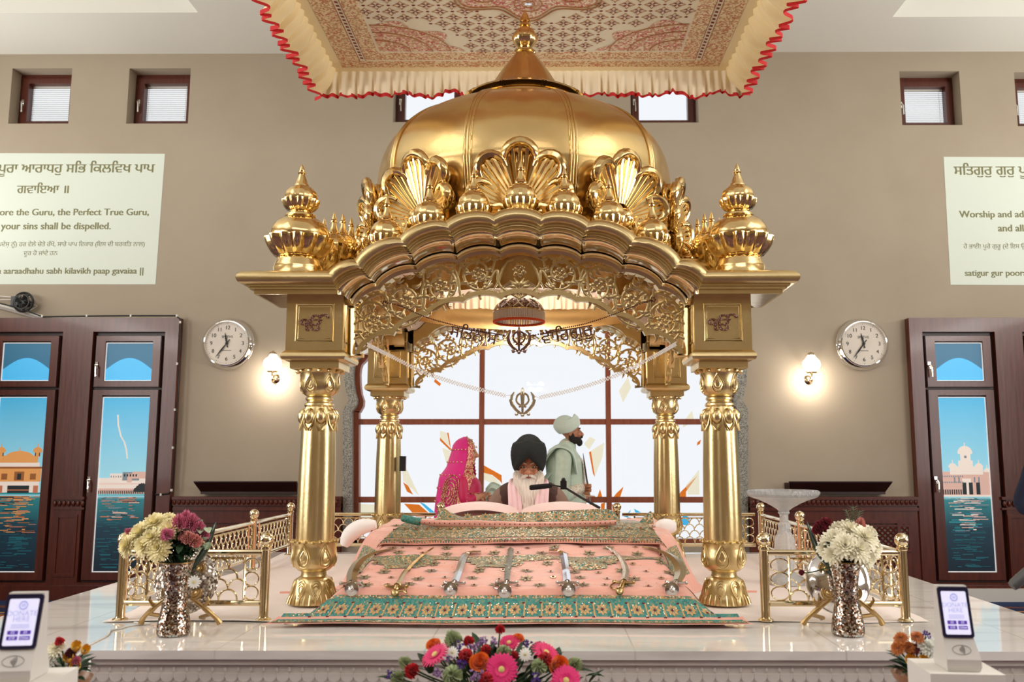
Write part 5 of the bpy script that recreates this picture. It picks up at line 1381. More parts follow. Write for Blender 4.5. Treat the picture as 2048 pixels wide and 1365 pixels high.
# ------------------------------------------------------------------ brass railings
def railing(label, pts, posts, h=.325, first=True, rail_mat=BRASS):
    o = thing('brass_railing', label, 'railing', V((pts[0][0], pts[0][1], ZP)), group='brass railings around the pavilion')
    if posts:
        for (x, y) in posts:
            m = MB(); m.lathe([(.037, 0), (.037, .004), (.031, .008), (.024, .012), (.022, .02), (.022, .33), (.027, .335), (.027, .345), (.020, .35), (.018, .356)], 24, c=(x, y, ZP + .006)); po_ = m.build('post', BRASS, o, world=True)
            m = MB(); m.ball((x, y, ZP + .385), .035, 20, 14); m.build('ball_cap', BRASS, po_, world=False).location = -o.location
    for (xa, ya), (xb, yb) in zip(pts, pts[1:]):
        a, b = V((xa, ya, ZP)), V((xb, yb, ZP)); ln = (b - a).length; t = (b - a) / ln
        q = lambda s, z: a + t * s + V((0, 0, z))
        m = MB(); m.tube([q(.02, h), q(ln - .02, h)], .014, 10); m.tube([q(.02, .085), q(ln - .02, .085)], .014, 10); m.build('rail', BRASS, o, world=True)
        m = MB(); e0, e1 = .12, ln - .10
        for s in (e0, e1): m.tube([q(s, .09), q(s, h - .01)], .0065, 4)
        m.tube([q(e0, h - .028), q(e1, h - .028)], .005, 4)
        r_ = .044 if ln < .8 else .040; z0, z1 = .10, h - .028; rows = 4; rh = (z1 - z0) / rows
        for k in range(rows):
            s = e0 + (r_ if k % 2 == 0 else 0); zb_ = z0 + k * rh
            while s <= e1 + .001:
                arc = []
                for i in range(11):
                    u = PI * i / 10; ss = s + r_ * math.cos(u)
                    if e0 - .001 <= ss <= e1 + .001: arc.append(q(ss, zb_ + rh * 1.0 * math.sin(u)))
                if len(arc) > 2: m.tube(arc, .0045, 5)
                s += 2 * r_
        for s0, s1 in ((.03, e0), (e1, ln - .03)):
            n_ = 2
            for k in range(3):
                zb_ = z0 + (z1 - z0) * k / 3; c_ = (s0 + s1) / 2; w_ = (s1 - s0) / 2
                m.tube([q(c_ + w_ * math.sin(u), zb_ + (z1 - z0) / 6 * (1 - math.cos(u))) for u in (2 * PI * i / 14 for i in range(14))], .004, 5, closed=True)
        m.build('scale_panel', BRASS, o, world=True)
    return o
yr0 = G(240, 1243, ZP).y
xl1, xl2 = G(240, 1243, ZP).x, G(527, 1243, ZP).x; xr1, xr2 = G(1530, 1243, ZP).x, G(1808, 1243, ZP).x
railing('brass railing with ball-topped posts behind the left mosaic vase', [(xl1, yr0), (xl2, yr0)], [(xl1, yr0), (xl2, yr0)])
railing('brass railing with ball-topped posts behind the right mosaic vase', [(xr1, yr0), (xr2, yr0)], [(xr1, yr0), (xr2, yr0)])
sy_ = [yr0 + .03, 5.28, 6.3, 7.2]
railing('brass railing running back along the left side of the platform', [(xl1, y) for y in sy_], [(xl1, y) for y in sy_[1:]])
railing('brass railing running back along the right side of the platform', [(xr2, y) for y in (yr0 + .03, 5.18, 6.1, 7.2)], [(xr2, y) for y in (5.18, 6.1, 7.2)])
railing('brass railing across the rear left of the platform', [(xl1 + .03, 7.2), (PX - .72, 7.2)], [(PX - .70, 7.2)])
railing('brass railing across the rear right of the platform', [(PX + .74, 7.2), (xr2 - .03, 7.2)], [(PX + .72, 7.2)])

# ------------------------------------------------------------------ round shields on wooden stands
TUSK = mat('dark_horn', rgb(54, 66, 56), .15, .6)
def shield(px, py, label, ham, s=1):
    yS = yr0 - .075; c = P(px, py, yS); r_ = .150
    o = thing('shield', label, 'shield', V((c.x, yS, ZP + .008)))
    Mx = Matrix.Rotation(PI / 2 - rad(12), 4, 'X')
    m = MB(); m.lathe([(0, .055), (.04, .053), (.09, .042), (.128, .018), (.143, .004), (.150, .002), (.153, -.003), (.148, -.008), (.12, .006), (0, .04)], 56, c=c, M=Mx); m.build('disc', ham, o, world=True)
    for k, (dx, dz) in enumerate(((-.062, .055), (.062, .055), (.062, -.055), (-.062, -.055))):
        q = c + Mx @ V((dx, dz * 1.0, .036))
        m = MB(); m.lathe([(0, .010), (.008, .012), (.012, .008), (.020, .009), (.022, .005), (.032, .006), (.035, 0), (.035, -.01)], 24, c=q, M=Mx); m.build('boss', BRASSD, o, world=True)
    m = MB(); zb_ = ZP + .008
    for e in (-1, 1):
        m.tube(spline([V((c.x + e * .185, yS - .04, zb_ + .004)), V((c.x + e * .165, yS - .055, zb_ + .035)), V((c.x + e * .12, yS - .065, zb_ + .075)), V((c.x + e * .075, yS - .07, zb_ + .11)), V((c.x + e * .055, yS - .072, zb_ + .12))], 4), [.014, .013, .012, .011, .010, .010, .011, .013, .012, .010, .010, .009, .009, .008, .008, .007, .006], 8)
        m.tube([V((c.x + e * .155, yS - .055, zb_ + .05)), V((c.x + e * .07, yS + .02, zb_ + .02)), V((c.x + e * .06, yS + .09, zb_ + .004))], .009, 6)
        m.tube([V((c.x + e * .115, yS - .065, zb_ + .08)), V((c.x + e * .14, yS - .07, zb_ + .115)), V((c.x + e * .135, yS - .07, zb_ + .13))], [.010, .007, .003], 6)
    m.build('stand', BRASSD, o, world=True)
    m = MB(); h = [V((c.x + s * .05, yS - .08, c.z + .06)), V((c.x + s * .09, yS - .09, c.z + .11)), V((c.x + s * .125, yS - .09, c.z + .17)), V((c.x + s * .150, yS - .08, c.z + .25)), V((c.x + s * .158, yS - .07, c.z + .29))]
    m.tube(spline(h, 5), [.014 + .010 * math.sin(PI * min(1, i / 14)) - (0 if i < 14 else .0025 * (i - 14)) for i in range(21)], 10, flat=.6)
    k_ = m.build('curved_dagger', TUSK, None); tag(k_, f'dark curved dagger leaning on the {"left" if s > 0 else "right"} round shield', 'dagger')
HAMM = cells('hammered_silver', [rgb(200, 190, 178), rgb(150, 138, 126), rgb(220, 212, 200), rgb(120, 104, 92)], 110, .2, .9, .5)
shield(372, 1163, 'hammered round silver shield with four bosses behind the left vase', HAMM, 1)
shield(1676, 1163, 'smooth polished round shield with four bosses behind the right vase', mat('polished_silver', (.80, .77, .74, 1), .1, 1), -1)

# ------------------------------------------------------------------ flowers
LEAF = mat('dark_leaf', rgb(34, 62, 36), .5); LEAF2 = mat('sage_leaf', rgb(130, 148, 120), .55); STEMG = mat('stem_green', rgb(46, 78, 40), .5)
PET = {k: mat('petal_' + k, rgb(*c), .6, sheen=.2) for k, c in dict(cream=(244, 232, 178), ivory=(246, 240, 214), white=(240, 240, 232), pink=(222, 132, 160), magenta=(214, 22, 98), fuchsia=(232, 40, 120), red=(206, 22, 40), orange=(240, 120, 20), sage=(180, 194, 150), lilac=(160, 124, 176), purple=(76, 34, 132), bronze=(196, 112, 44), yellow=(244, 190, 50), blush=(228, 160, 150), crimson=(140, 12, 44), maroon=(110, 16, 34)).items()}
EYE = mat('flower_eye', rgb(214, 196, 120), .8); EYED = mat('flower_eye_dark', rgb(70, 44, 26), .8)
def petal(mb, Mx, a, r0, r1, w, z0, z1, curl, tipw=.5):
    """one petal in the direction A, from r0 to r1, rising z0 -> z1."""
    vs = []
    for i in range(5):
        t = i / 4; r_ = lerp(r0, r1, t); ww = w * (.45 + .55 * math.sin(PI * min(.5, t * .6 + .1))) * (1 if t < .95 else tipw)
        z = lerp(z0, z1, t) + curl * t * t
        for e in (-1, 0, 1): vs.append(Mx @ V((r_ * math.cos(a) - e * ww * math.sin(a), r_ * math.sin(a) + e * ww * math.cos(a), z + (.15 * ww if e else 0))))
    mb.add(vs, [(i * 3 + j, i * 3 + j + 1, (i + 1) * 3 + j + 1, (i + 1) * 3 + j) for i in range(4) for j in range(2)])
def place(c, nrm): 
    q = V(nrm).normalized().to_track_quat('Z', 'Y').to_matrix().to_4x4(); return Matrix.Translation(c) @ q @ Matrix.Rotation(R.uniform(0, 6), 4, 'Z')
def bloom_mesh(kind, Mx, r):
    mb = MB()
    if kind == 'mum':
        for l, (f, n, z0, z1, cv) in enumerate(((1.0, 18, 0, .10, -.18), (.92, 18, .05, .25, -.12), (.78, 16, .1, .42, -.06), (.6, 13, .15, .55, -.02), (.42, 10, .2, .6, .0), (.25, 7, .25, .6, .0))):
            for k in range(n): petal(mb, Mx, 2 * PI * (k + R.uniform(-.2, .2)) / n + l, .08 * r, f * r * R.uniform(.88, 1.08), .105 * r, z0 * r, z1 * r, cv * r)
    elif kind == 'gerbera':
        for l, (f, n, z1, cv) in enumerate(((1.0, 24, .10, -.14), (.9, 24, .16, -.10), (.45, 20, .16, 0))):
            for k in range(n): petal(mb, Mx, 2 * PI * (k + R.uniform(-.1, .1)) / n + l * .13, .12 * r, f * r * R.uniform(.94, 1.04), .085 * r if l < 2 else .05 * r, .02 * r, z1 * r, cv * r)
    elif kind == 'rose':
        for l in range(15):
            a0 = l * 2.4; q = l / 14; f = .10 + .80 * q ** .8
            def pt(u, v):
                rr = f * r * (.45 + .55 * math.sin(PI * .5 * min(1, v * 1.15))) + .26 * r * q * max(0, v - .72) * 2.2
                a = a0 + (u - .5) * (2.6 - .9 * q); return Mx @ V((rr * math.cos(a), rr * math.sin(a), r * (-.55 + (1.35 - .45 * q) * v * (.88 + .12 * math.sin(PI * u)) - .22 * q * max(0, v - .75) * 2)))
            mb.grid(pt, 9, 8)
        mb.ball(Mx @ V((0, 0, -.2 * r)), (.4 * r,) * 3, 10, 8)
    elif kind == 'carnation':
        for l in range(5):
            f = 1 - l * .17
            def g(u, v): 
                a = 2 * PI * u; q = r * f * (.12 + .88 * v); return Mx @ V((q * math.cos(a), q * math.sin(a), r * (.12 * l + v * (.18 + .16 * l) + .24 * v * math.sin(a * 11 + l) + .16 * v * math.sin(a * 17 + 2 * l))))
            mb.grid(g, 60, 5, cu=True)
        mb.lathe([(.1 * r, -.8 * r), (.28 * r, -.4 * r), (.32 * r, 0), (.3 * r, .2 * r)], 10, M=Mx)
    elif kind == 'statice':
        for k in range(16):
            d = V((R.gauss(0, .45), R.gauss(0, .45), R.uniform(0, .9))) * r; c = Mx @ d
            for j in range(5): petal(mb, Matrix.Translation(c) @ Matrix.Rotation(R.uniform(0, 3), 4, 'X'), 2 * PI * j / 5, 0, .3 * r, .13 * r, 0, .15 * r, 0)
    elif kind == 'daisy':
        for k in range(14): petal(mb, Mx, 2 * PI * k / 14, .15 * r, r * R.uniform(.94, 1.04), .14 * r, 0, .05 * r, -.1 * r)
    elif kind == 'tulip':
        for k in range(6):
            a0 = 2 * PI * k / 6
            mb.grid(lambda u, v: Mx @ V((r * (.5 + .35 * math.sin(PI * v * .75)) * math.cos(a0 + (u - .5) * 1.5 * (1 - .6 * v * v)), r * (.5 + .35 * math.sin(PI * v * .75)) * math.sin(a0 + (u - .5) * 1.5 * (1 - .6 * v * v)), r * (-.7 + 1.8 * v))), 6, 7)
    return mb
def flower(name, cat, label, kind, c, nrm, r, colr, foot=None, group=None, eye=None):
    Mx = place(c, nrm)
    o = bloom_mesh(kind, Matrix.Translation(-V(c)) @ Mx, r).build(name, PET[colr], None, 60, fix=False); o.location = c
    tag(o, label, cat, group)
    e = eye or {'gerbera': EYE, 'daisy': EYE}.get(kind)
    if e:
        m = MB(); m.ball(V((0, 0, 0)), (1, 1, 1), 12, 8); m.v = [(Matrix.Translation(-V(c)) @ Mx) @ V((p.x * r * .2, p.y * r * .2, p.z * r * .09 + .06 * r)) for p in m.v]; m.build('flower_center', e, o)
    if foot is not None:
        n_ = V(nrm).normalized(); f = V(foot) - V(c)
        m = MB(); m.tube(bez((0, 0, 0), -n_ * f.length * .3, f * .6 - n_ * .02, f, 8), [.0028] * 8, 6); m.build('stem', STEMG, o)
    return o
def leaf_on(mb, a, d, ln, w, up=(0, 0, 1)):
    d = V(d).normalized(); s = d.cross(V(up)); s = s.normalized() if s.length > .01 else V((1, 0, 0)); n_ = s.cross(d); vs = []
    for i in range(6):
        t = i / 5; q = w * math.sin(PI * min(1, .08 + t * .92)) ** .8
        for e in (-1, 0, 1): vs.append(V(a) + d * ln * t - n_ * (.25 * ln * t * t) + s * q * e + n_ * (abs(e) * q * .3))
    mb.add(vs, [(i * 3 + j, i * 3 + j + 1, (i + 1) * 3 + j + 1, (i + 1) * 3 + j) for i in range(5) for j in range(2)])

MOSAIC = cells('mirror_mosaic', [rgb(196, 172, 150), rgb(120, 92, 74), rgb(210, 200, 190), rgb(88, 60, 46), rgb(150, 128, 112), rgb(176, 190, 190), rgb(110, 84, 66)], 150, .14, .92, .38)
def vase(px, label):
    b_ = G(px, 1277, ZP); y = b_.y + .06; s = y / F_PX
    o = thing('mosaic_vase', label, 'vase', V((b_.x, y, ZP)))
    pr_ = [(26, 0), (30, 3), (31, 12), (29, 30), (24, 55), (22, 75), (22.5, 95), (26, 118), (30, 133), (31.5, 139), (30, 139), (27, 128), (23, 105), (20, 75), (23, 20)]
    m = MB(); m.lathe([(r_ * s, z * s) for r_, z in [(p.x, p.y) for p in spline([(a, b, 0) for a, b in pr_], 3)]], 48, cap=True); m.build('body', MOSAIC, o, 50)
    m = MB(); m.tube([(31 * s * math.cos(t), 31 * s * math.sin(t), 139 * s) for t in (2 * PI * i / 40 for i in range(40))], .004, 6, closed=True); m.build('rim', BRASSD, o)
    return o, V((b_.x, y, ZP + 138 * s)), s
def vase_leaves(name, label, mouth, n, spread, hgt):
    m = MB()
    for i in range(n):
        a = R.uniform(0, 2 * PI); k = R.uniform(.3, 1); tip = mouth + V((math.cos(a) * spread * k, math.sin(a) * spread * k * .7, hgt * R.uniform(.5, 1)))
        m.tube(bez(mouth + V((0, 0, -.08)), mouth + V((0, 0, .04)), lerp(mouth, tip, .6), tip, 6), .0022, 5)
        for q in range(4):
            p = lerp(mouth, tip, R.uniform(.25, .95)); leaf_on(m, p, V((math.cos(a + R.uniform(-1.2, 1.2)), math.sin(a + R.uniform(-1.2, 1.2)), R.uniform(-.2, .7))), R.uniform(.04, .075), R.uniform(.009, .016))
    return tag(m.build(name, LEAF, None, 0, fix=False), label, 'foliage')
v1, mo1, s1_ = vase(335, 'mirror mosaic vase on the left, filled with cream and pink flowers')
vase_leaves('foliage', 'dark green stems and leaves in the left mosaic vase', mo1, 44, .13, .17)
def at1(px, py, dy=0): return P(px, py, mo1.y + dy)
for i, (px, py, r_, dy) in enumerate(((285, 1068, 30, .0), (312, 1050, 30, .01), (340, 1062, 28, -.03), (258, 1092, 26, -.02), (292, 1092, 27, -.06), (318, 1098, 28, -.08), (262, 1078, 24, .04), (336, 1044, 22, .05), (306, 1078, 26, -.07))):
    c = at1(px, py, dy); nr = V((px - 325, -70, 1075 - py + 45)); flower('chrysanthemum', 'flower', 'cream yellow chrysanthemum in the left mosaic vase', 'mum', c, nr, r_ * s1_ * 1.0, 'cream', mo1 + V((R.uniform(-.03, .03), R.uniform(-.03, .03), -.05)), 'cream chrysanthemums in the left vase')
for i, (px, py, r_, dy, cc) in enumerate(((360, 1050, 17, -.02, 'pink'), (382, 1048, 17, .0, 'pink'), (372, 1040, 15, .03, 'pink'), (396, 1058, 14, .0, 'pink'), (336, 1072, 13, -.1, 'pink'), (376, 1078, 14, -.06, 'blush'), (390, 1084, 14, -.05, 'blush'), (366, 1074, 11, -.05, 'blush'), (262, 1066, 9, .03, 'pink'), (408, 1072, 11, .02, 'pink'))):
    flower('carnation', 'flower', 'small pink carnation in the left mosaic vase' if cc == 'pink' else 'pale blush carnation in the left mosaic vase', 'carnation', at1(px, py, dy), V((px - 350, -60, 1085 - py + 40)), r_ * s1_, cc, mo1 + V((R.uniform(-.03, .03), R.uniform(-.03, .03), -.05)), cc + ' carnations in the left vase')
for px, py in ((388, 1166), (402, 1160)):
    pass
flower('daisy', 'flower', 'single white daisy hanging beside the left vase in front of the shield', 'daisy', at1(388, 1165, -.05), V((.2, -1, -.1)), 13 * s1_, 'white', mo1 + V((.03, -.02, 0)))
m = MB(); c = at1(408, 1075, .03)
for k in range(16): leaf_on(m, c + V((R.uniform(-.03, .03), R.uniform(-.03, .03), R.uniform(-.06, .05))), (R.uniform(-.4, 1), R.uniform(-1, .3), R.uniform(-.3, .8)), .05, .018)
m.tube([c, mo1], .003, 5); tag(m.build('sage_sprig', mat('pale_sage', rgb(176, 196, 164), .6), None, 0, fix=False), 'pale sage green sprig at the right side of the left bouquet', 'foliage')
v2, mo2, s2_ = vase(1706, 'mirror mosaic vase on the right, filled with ivory chrysanthemums')
vase_leaves('foliage', 'dark green stems and leaves in the right mosaic vase', mo2, 40, .10, .13)
def at2(px, py, dy=0): return P(px, py, mo2.y + dy)
for px, py, r_, dy in ((1672, 1082, 30, -.02), (1700, 1064, 30, .02), (1728, 1078, 30, -.05), (1690, 1094, 30, -.08), (1742, 1096, 26, -.02), (1658, 1098, 26, .0), (1716, 1100, 28, -.09), (1680, 1064, 26, .05), (1735, 1070, 24, .05), (1732, 1118, 22, -.05), (1668, 1110, 22, -.06)):
    flower('chrysanthemum', 'flower', 'ivory chrysanthemum in the right mosaic vase', 'mum', at2(px, py, dy), V((px - 1703, -75, 1095 - py + 40)), r_ * s2_, 'ivory', mo2 + V((R.uniform(-.03, .03), R.uniform(-.03, .03), -.05)), 'ivory chrysanthemums in the right vase')
for px, py, r_ in ((1642, 1056, 13), (1652, 1048, 12), (1634, 1062, 10), (1648, 1064, 10)):
    flower('carnation', 'flower', 'dark crimson carnation at the left of the right bouquet', 'carnation', at2(px, py, .04), V((-.5, -.6, .6)), r_ * s2_, 'crimson', mo2, 'crimson carnations in the right vase')
flower('carnation', 'flower', 'pale pink carnation on top of the right bouquet', 'carnation', at2(1718, 1052, .02), V((.1, -.6, .8)), 13 * s2_, 'blush', mo2)
flower('carnation', 'flower', 'tiny red bud sticking out left of the right vase', 'carnation', at2(1604, 1146, -.02), V((-.7, -.6, .2)), 6 * s2_, 'crimson', mo2)
m = MB(); base = at2(1708, 1060, .02)
for (dx, dy_, k) in ((0, -46, 7), (-14, -40, 5), (14, -38, 5)):
    tip = at2(1706 + dx, 1060 + dy_, .02); m.tube([base, tip], .002, 5)
    for q in range(k):
        p = lerp(base, tip, .35 + .65 * q / k)
        for e in (-1, 1): leaf_on(m, p, (e, -.3, .9), .028, .006)
for px, py in ((1732, 1054), (1742, 1062), (1748, 1068)): leaf_on(m, at2(px - 8, py + 6, .0), (1, -.3, .5), .04, .014)
tag(m.build('eucalyptus_sprig', LEAF2, None, 0, fix=False), 'grey green leafy sprig standing up from the right bouquet', 'foliage')

# -- the large arrangement in front of the platform
ya_ = 2.95
def at3(px, py, dy=0): return P(px, py, ya_ + dy)
s3 = ya_ / F_PX
cen_ = at3(985, 1400, .05)
m = MB()
for i in range(190):
    a = R.uniform(0, PI); k = R.uniform(.1, 1) ** .6; p = cen_ + V((math.cos(a) * .36 * k, R.uniform(-.10, .13), -.02 + math.sin(a) * .17 * k)); leaf_on(m, p, (math.cos(a) + R.uniform(-.6, .6), R.uniform(-1, .5), math.sin(a) * .8 + R.uniform(-.3, .5)), R.uniform(.04, .075), R.uniform(.010, .020))
tag(m.build('foliage', LEAF, None, 0, fix=False), 'dark green leaves filling the large flower arrangement before the platform', 'foliage')
m = MB(); m.lathe([(.20, 0), (.24, .02), (.30, .12), (.31, .16), (.28, .16), (.2, .1)], 32, c=V((cen_.x, cen_.y + .02, cen_.z - .20))); m.lathe([(.26, 0), (.24, .03), (.05, .06), (.04, cen_.z - .24), (.10, cen_.z - .20)], 24, c=V((cen_.x, cen_.y + .02, 0)))
tag(m.build('flower_stand', BRASSD, None, 40), 'bowl on a stem under the large flower arrangement', 'flower stand')
ft = cen_ + V((0, .03, -.02))
arr = [('gerbera', 'gerbera', 1003, 1340, 31, -.10, 'fuchsia', (.0, -1, .35), 'bright pink gerbera facing out at the middle of the large arrangement'),
       ('gerbera', 'gerbera', 1132, 1362, 29, -.10, 'fuchsia', (.1, -1, .5), 'bright pink gerbera low at the right of the large arrangement'),
       ('gerbera', 'gerbera', 870, 1310, 30, -.04, 'magenta', (-.5, -.5, .9), 'deep magenta gerbera tilted left in the large arrangement'),
       ('gerbera', 'gerbera', 1092, 1306, 30, -.02, 'magenta', (.5, -.45, .9), 'deep magenta gerbera tilted right in the large arrangement'),
       ('gerbera', 'gerbera', 1018, 1286, 22, .06, 'magenta', (-.1, -.6, .9), 'deep magenta gerbera at the top of the large arrangement'),
       ('rose', 'rose', 960, 1326, 19, -.08, 'orange', (0, -1, .5), 'orange rose left of the middle pink gerbera'),
       ('rose', 'rose', 1118, 1334, 20, -.06, 'orange', (.3, -1, .5), 'orange rose at the right of the large arrangement'),
       ('rose', 'rose', 868, 1292, 15, .02, 'orange', (-.3, -.8, .8), 'orange rose behind the left magenta gerbera'),
       ('rose', 'rose', 1036, 1278, 12, .08, 'orange', (.2, -.6, .9), 'orange rose tucked behind the top magenta gerbera'),
       ('carnation', 'carnation', 1000, 1262, 10, .03, 'red', (.1, -.6, 1), 'single red carnation rising above the arrangement'),
       ('carnation', 'carnation', 938, 1285, 11, .02, 'red', (-.2, -.7, .8), 'red carnation at the upper left of the arrangement'),
       ('carnation', 'carnation', 932, 1313, 14, -.06, 'red', (-.1, -1, .4), 'red carnation beside the orange rose'),
       ('carnation', 'carnation', 972, 1301, 10, -.02, 'red', (0, -.9, .5), 'small red carnation above the orange rose'),
       ('carnation', 'carnation', 972, 1360, 13, -.12, 'red', (0, -1, .4), 'red carnation at the foot of the arrangement'),
       ('carnation', 'carnation', 826, 1344, 15, -.02, 'red', (-.5, -.8, .5), 'red carnation at the far left of the arrangement'),
       ('carnation', 'carnation', 1090, 1319, 13, -.07, 'red', (.1, -1, .4), 'red carnation under the right magenta gerbera'),
       ('carnation', 'carnation', 1027, 1312, 9, -.03, 'red', (.1, -.9, .5), 'red bud right of the middle of the arrangement'),
       ('carnation', 'carnation', 906, 1352, 19, -.10, 'sage', (-.1, -1, .4), 'pale green carnation at the lower left of the arrangement'),
       ('carnation', 'carnation', 908, 1284, 18, .03, 'sage', (-.3, -.5, .9), 'pale green carnation at the upper left of the arrangement'),
       ('carnation', 'carnation', 1008, 1308, 15, -.03, 'sage', (.0, -.8, .7), 'pale green carnation above the middle pink gerbera'),
       ('carnation', 'carnation', 1078, 1334, 15, -.08, 'sage', (.1, -1, .4), 'pale green carnation left of the right orange rose'),
       ('carnation', 'carnation', 1148, 1332, 15, -.02, 'sage', (.5, -.7, .6), 'pale green carnation at the right end of the arrangement'),
       ('carnation', 'carnation', 812, 1328, 13, .0, 'sage', (-.5, -.6, .6), 'pale green carnation at the left end of the arrangement'),
       ('carnation', 'carnation', 798, 1358, 14, .0, 'sage', (-.6, -.7, .4), 'low pale green carnation at the left end of the arrangement'),
       ('statice', 'statice', 876, 1352, 12, -.09, 'lilac', (-.1, -1, .4), 'lilac statice beside the lower green carnation'),
       ('statice', 'statice', 952, 1356, 12, -.12, 'lilac', (0, -1, .4), 'lilac statice left of the middle pink gerbera'),
       ('statice', 'statice', 964, 1286, 11, .02, 'lilac', (0, -.7, .8), 'lilac statice at the top of the arrangement'),
       ('statice', 'statice', 948, 1298, 10, .0, 'lilac', (0, -.7, .8), 'lilac statice between the red carnations'),
       ('statice', 'statice', 988, 1290, 10, .0, 'lilac', (0, -.7, .8), 'lilac statice left of the top magenta gerbera'),
       ('statice', 'statice', 1052, 1290, 10, .0, 'purple', (0, -.7, .8), 'purple statice right of the top magenta gerbera'),
       ('statice', 'statice', 926, 1330, 13, -.08, 'purple', (0, -.9, .5), 'purple statice beside the red carnation'),
       ('statice', 'statice', 918, 1302, 12, -.0, 'purple', (0, -.8, .7), 'purple statice right of the left magenta gerbera'),
       ('statice', 'statice', 1074, 1362, 10, -.10, 'purple', (0, -.9, .5), 'purple statice at the foot right of the arrangement'),
       ('statice', 'statice', 780, 1352, 9, .0, 'purple', (-.4, -.7, .5), 'purple statice at the far left tip of the arrangement'),
       ('statice', 'statice', 897, 1318, 9, -.05, 'lilac', (-.1, -.9, .5), 'lilac statice under the left magenta gerbera'),
       ('daisy', 'lily', 905, 1306, 12, -.03, 'white', (.1, -.9, .4), 'small white flower at the left of the arrangement'),
       ('daisy', 'lily', 1050, 1310, 13, -.04, 'white', (-.1, -.9, .4), 'small white flower at the right of the arrangement')]
for kind, nm, px, py, r_, dy, cc, nr, lab in arr:
    flower(nm, 'flower', lab, kind, at3(px, py, dy), nr, r_ * s3, cc, ft + V((R.uniform(-.08, .08), 0, 0)))

# -- small bowls by the donation terminals
def small_bowl(px, Y, rim_py, label, blooms, fl):
    c = P(px, rim_py, Y); o = thing('flower_bowl', label, 'bowl', V((c.x, Y, c.z - .05)))
    m = MB(); m.lathe([(.03, 0), (.05, .004), (.078, .03), (.088, .05), (.084, .05), (.06, .02), (.0, .015)], 32); m.build('bowl', mat('terracotta_glaze', rgb(176, 128, 92), .35), o)
    m = MB()
    for i in range(34):
        a = R.uniform(0, 2 * PI); leaf_on(m, V((c.x, Y, c.z)) + V((.04 * math.cos(a), .04 * math.sin(a), R.uniform(-.01, .04))), (math.cos(a), math.sin(a), R.uniform(0, 1)), R.uniform(.04, .07), .014)
    tag(m.build('foliage', LEAF, None, 0, fix=False), fl, 'foliage')
    m = MB(); m.lathe([(.07, 0), (.07, .01), (.02, .03), (.018, c.z - .09), (.06, c.z - .07), (.06, c.z - .051)], 20, c=(c.x, Y, 0)); tag(m.build('bowl_stand', WHITE, None), label.replace('bowl', 'stand under the bowl', 1), 'stand')
    for kind, nm, bx, by, r_, cc, lab in blooms:
        p = P(bx, by, Y - .04); flower(nm, 'flower', lab, kind, p, V((bx - px, -45, rim_py - by - 0)), r_ * Y / F_PX, cc, V((c.x, Y, c.z)))
small_bowl(128, 3.0, 1356, 'small bowl of mixed flowers beside the left donation terminal', [('mum', 'chrysanthemum', 98, 1322, 25, 'white', 'white chrysanthemum beside the left terminal'), ('mum', 'chrysanthemum', 112, 1300, 20, 'ivory', 'ivory chrysanthemum high in the left bowl'), ('tulip', 'freesia', 152, 1296, 11, 'yellow', 'yellow freesia at the top of the left bowl'), ('tulip', 'freesia', 170, 1302, 10, 'yellow', 'yellow freesia leaning right out of the left bowl'), ('tulip', 'freesia', 138, 1318, 12, 'yellow', 'yellow freesia in the middle of the left bowl'), ('tulip', 'freesia', 150, 1334, 12, 'yellow', 'yellow freesia low at the front of the left bowl'), ('carnation', 'carnation', 142, 1308, 10, 'maroon', 'small maroon flower in the left bowl'), ('carnation', 'carnation', 152, 1322, 9, 'pink', 'small pink flower in the left bowl'), ('carnation', 'carnation', 120, 1286, 9, 'red', 'small red flower above the left bowl')], 'dark leaves in the bowl beside the left terminal')
small_bowl(1838, 3.0, 1346, 'small bowl of mixed flowers beside the right donation terminal', [('mum', 'chrysanthemum', 1802, 1278, 15, 'bronze', 'bronze chrysanthemum at the upper left of the right bowl'), ('mum', 'chrysanthemum', 1834, 1276, 15, 'bronze', 'bronze chrysanthemum at the top of the right bowl'), ('mum', 'chrysanthemum', 1796, 1298, 15, 'bronze', 'bronze chrysanthemum at the left of the right bowl'), ('mum', 'chrysanthemum', 1818, 1296, 13, 'bronze', 'bronze chrysanthemum in the middle of the right bowl'), ('mum', 'chrysanthemum', 1828, 1300, 13, 'maroon', 'maroon chrysanthemum in the right bowl'), ('mum', 'chrysanthemum', 1858, 1296, 25, 'white', 'white chrysanthemum with a green eye in the right bowl'), ('tulip', 'tulip', 1822, 1322, 13, 'yellow', 'yellow and red tulip at the front of the right bowl'), ('tulip', 'tulip', 1844, 1324, 13, 'yellow', 'yellow tulip bud at the front of the right bowl'), ('statice', 'statice', 1852, 1274, 9, 'purple', 'purple statice at the top of the right bowl')], 'dark leaves in the bowl beside the right terminal')

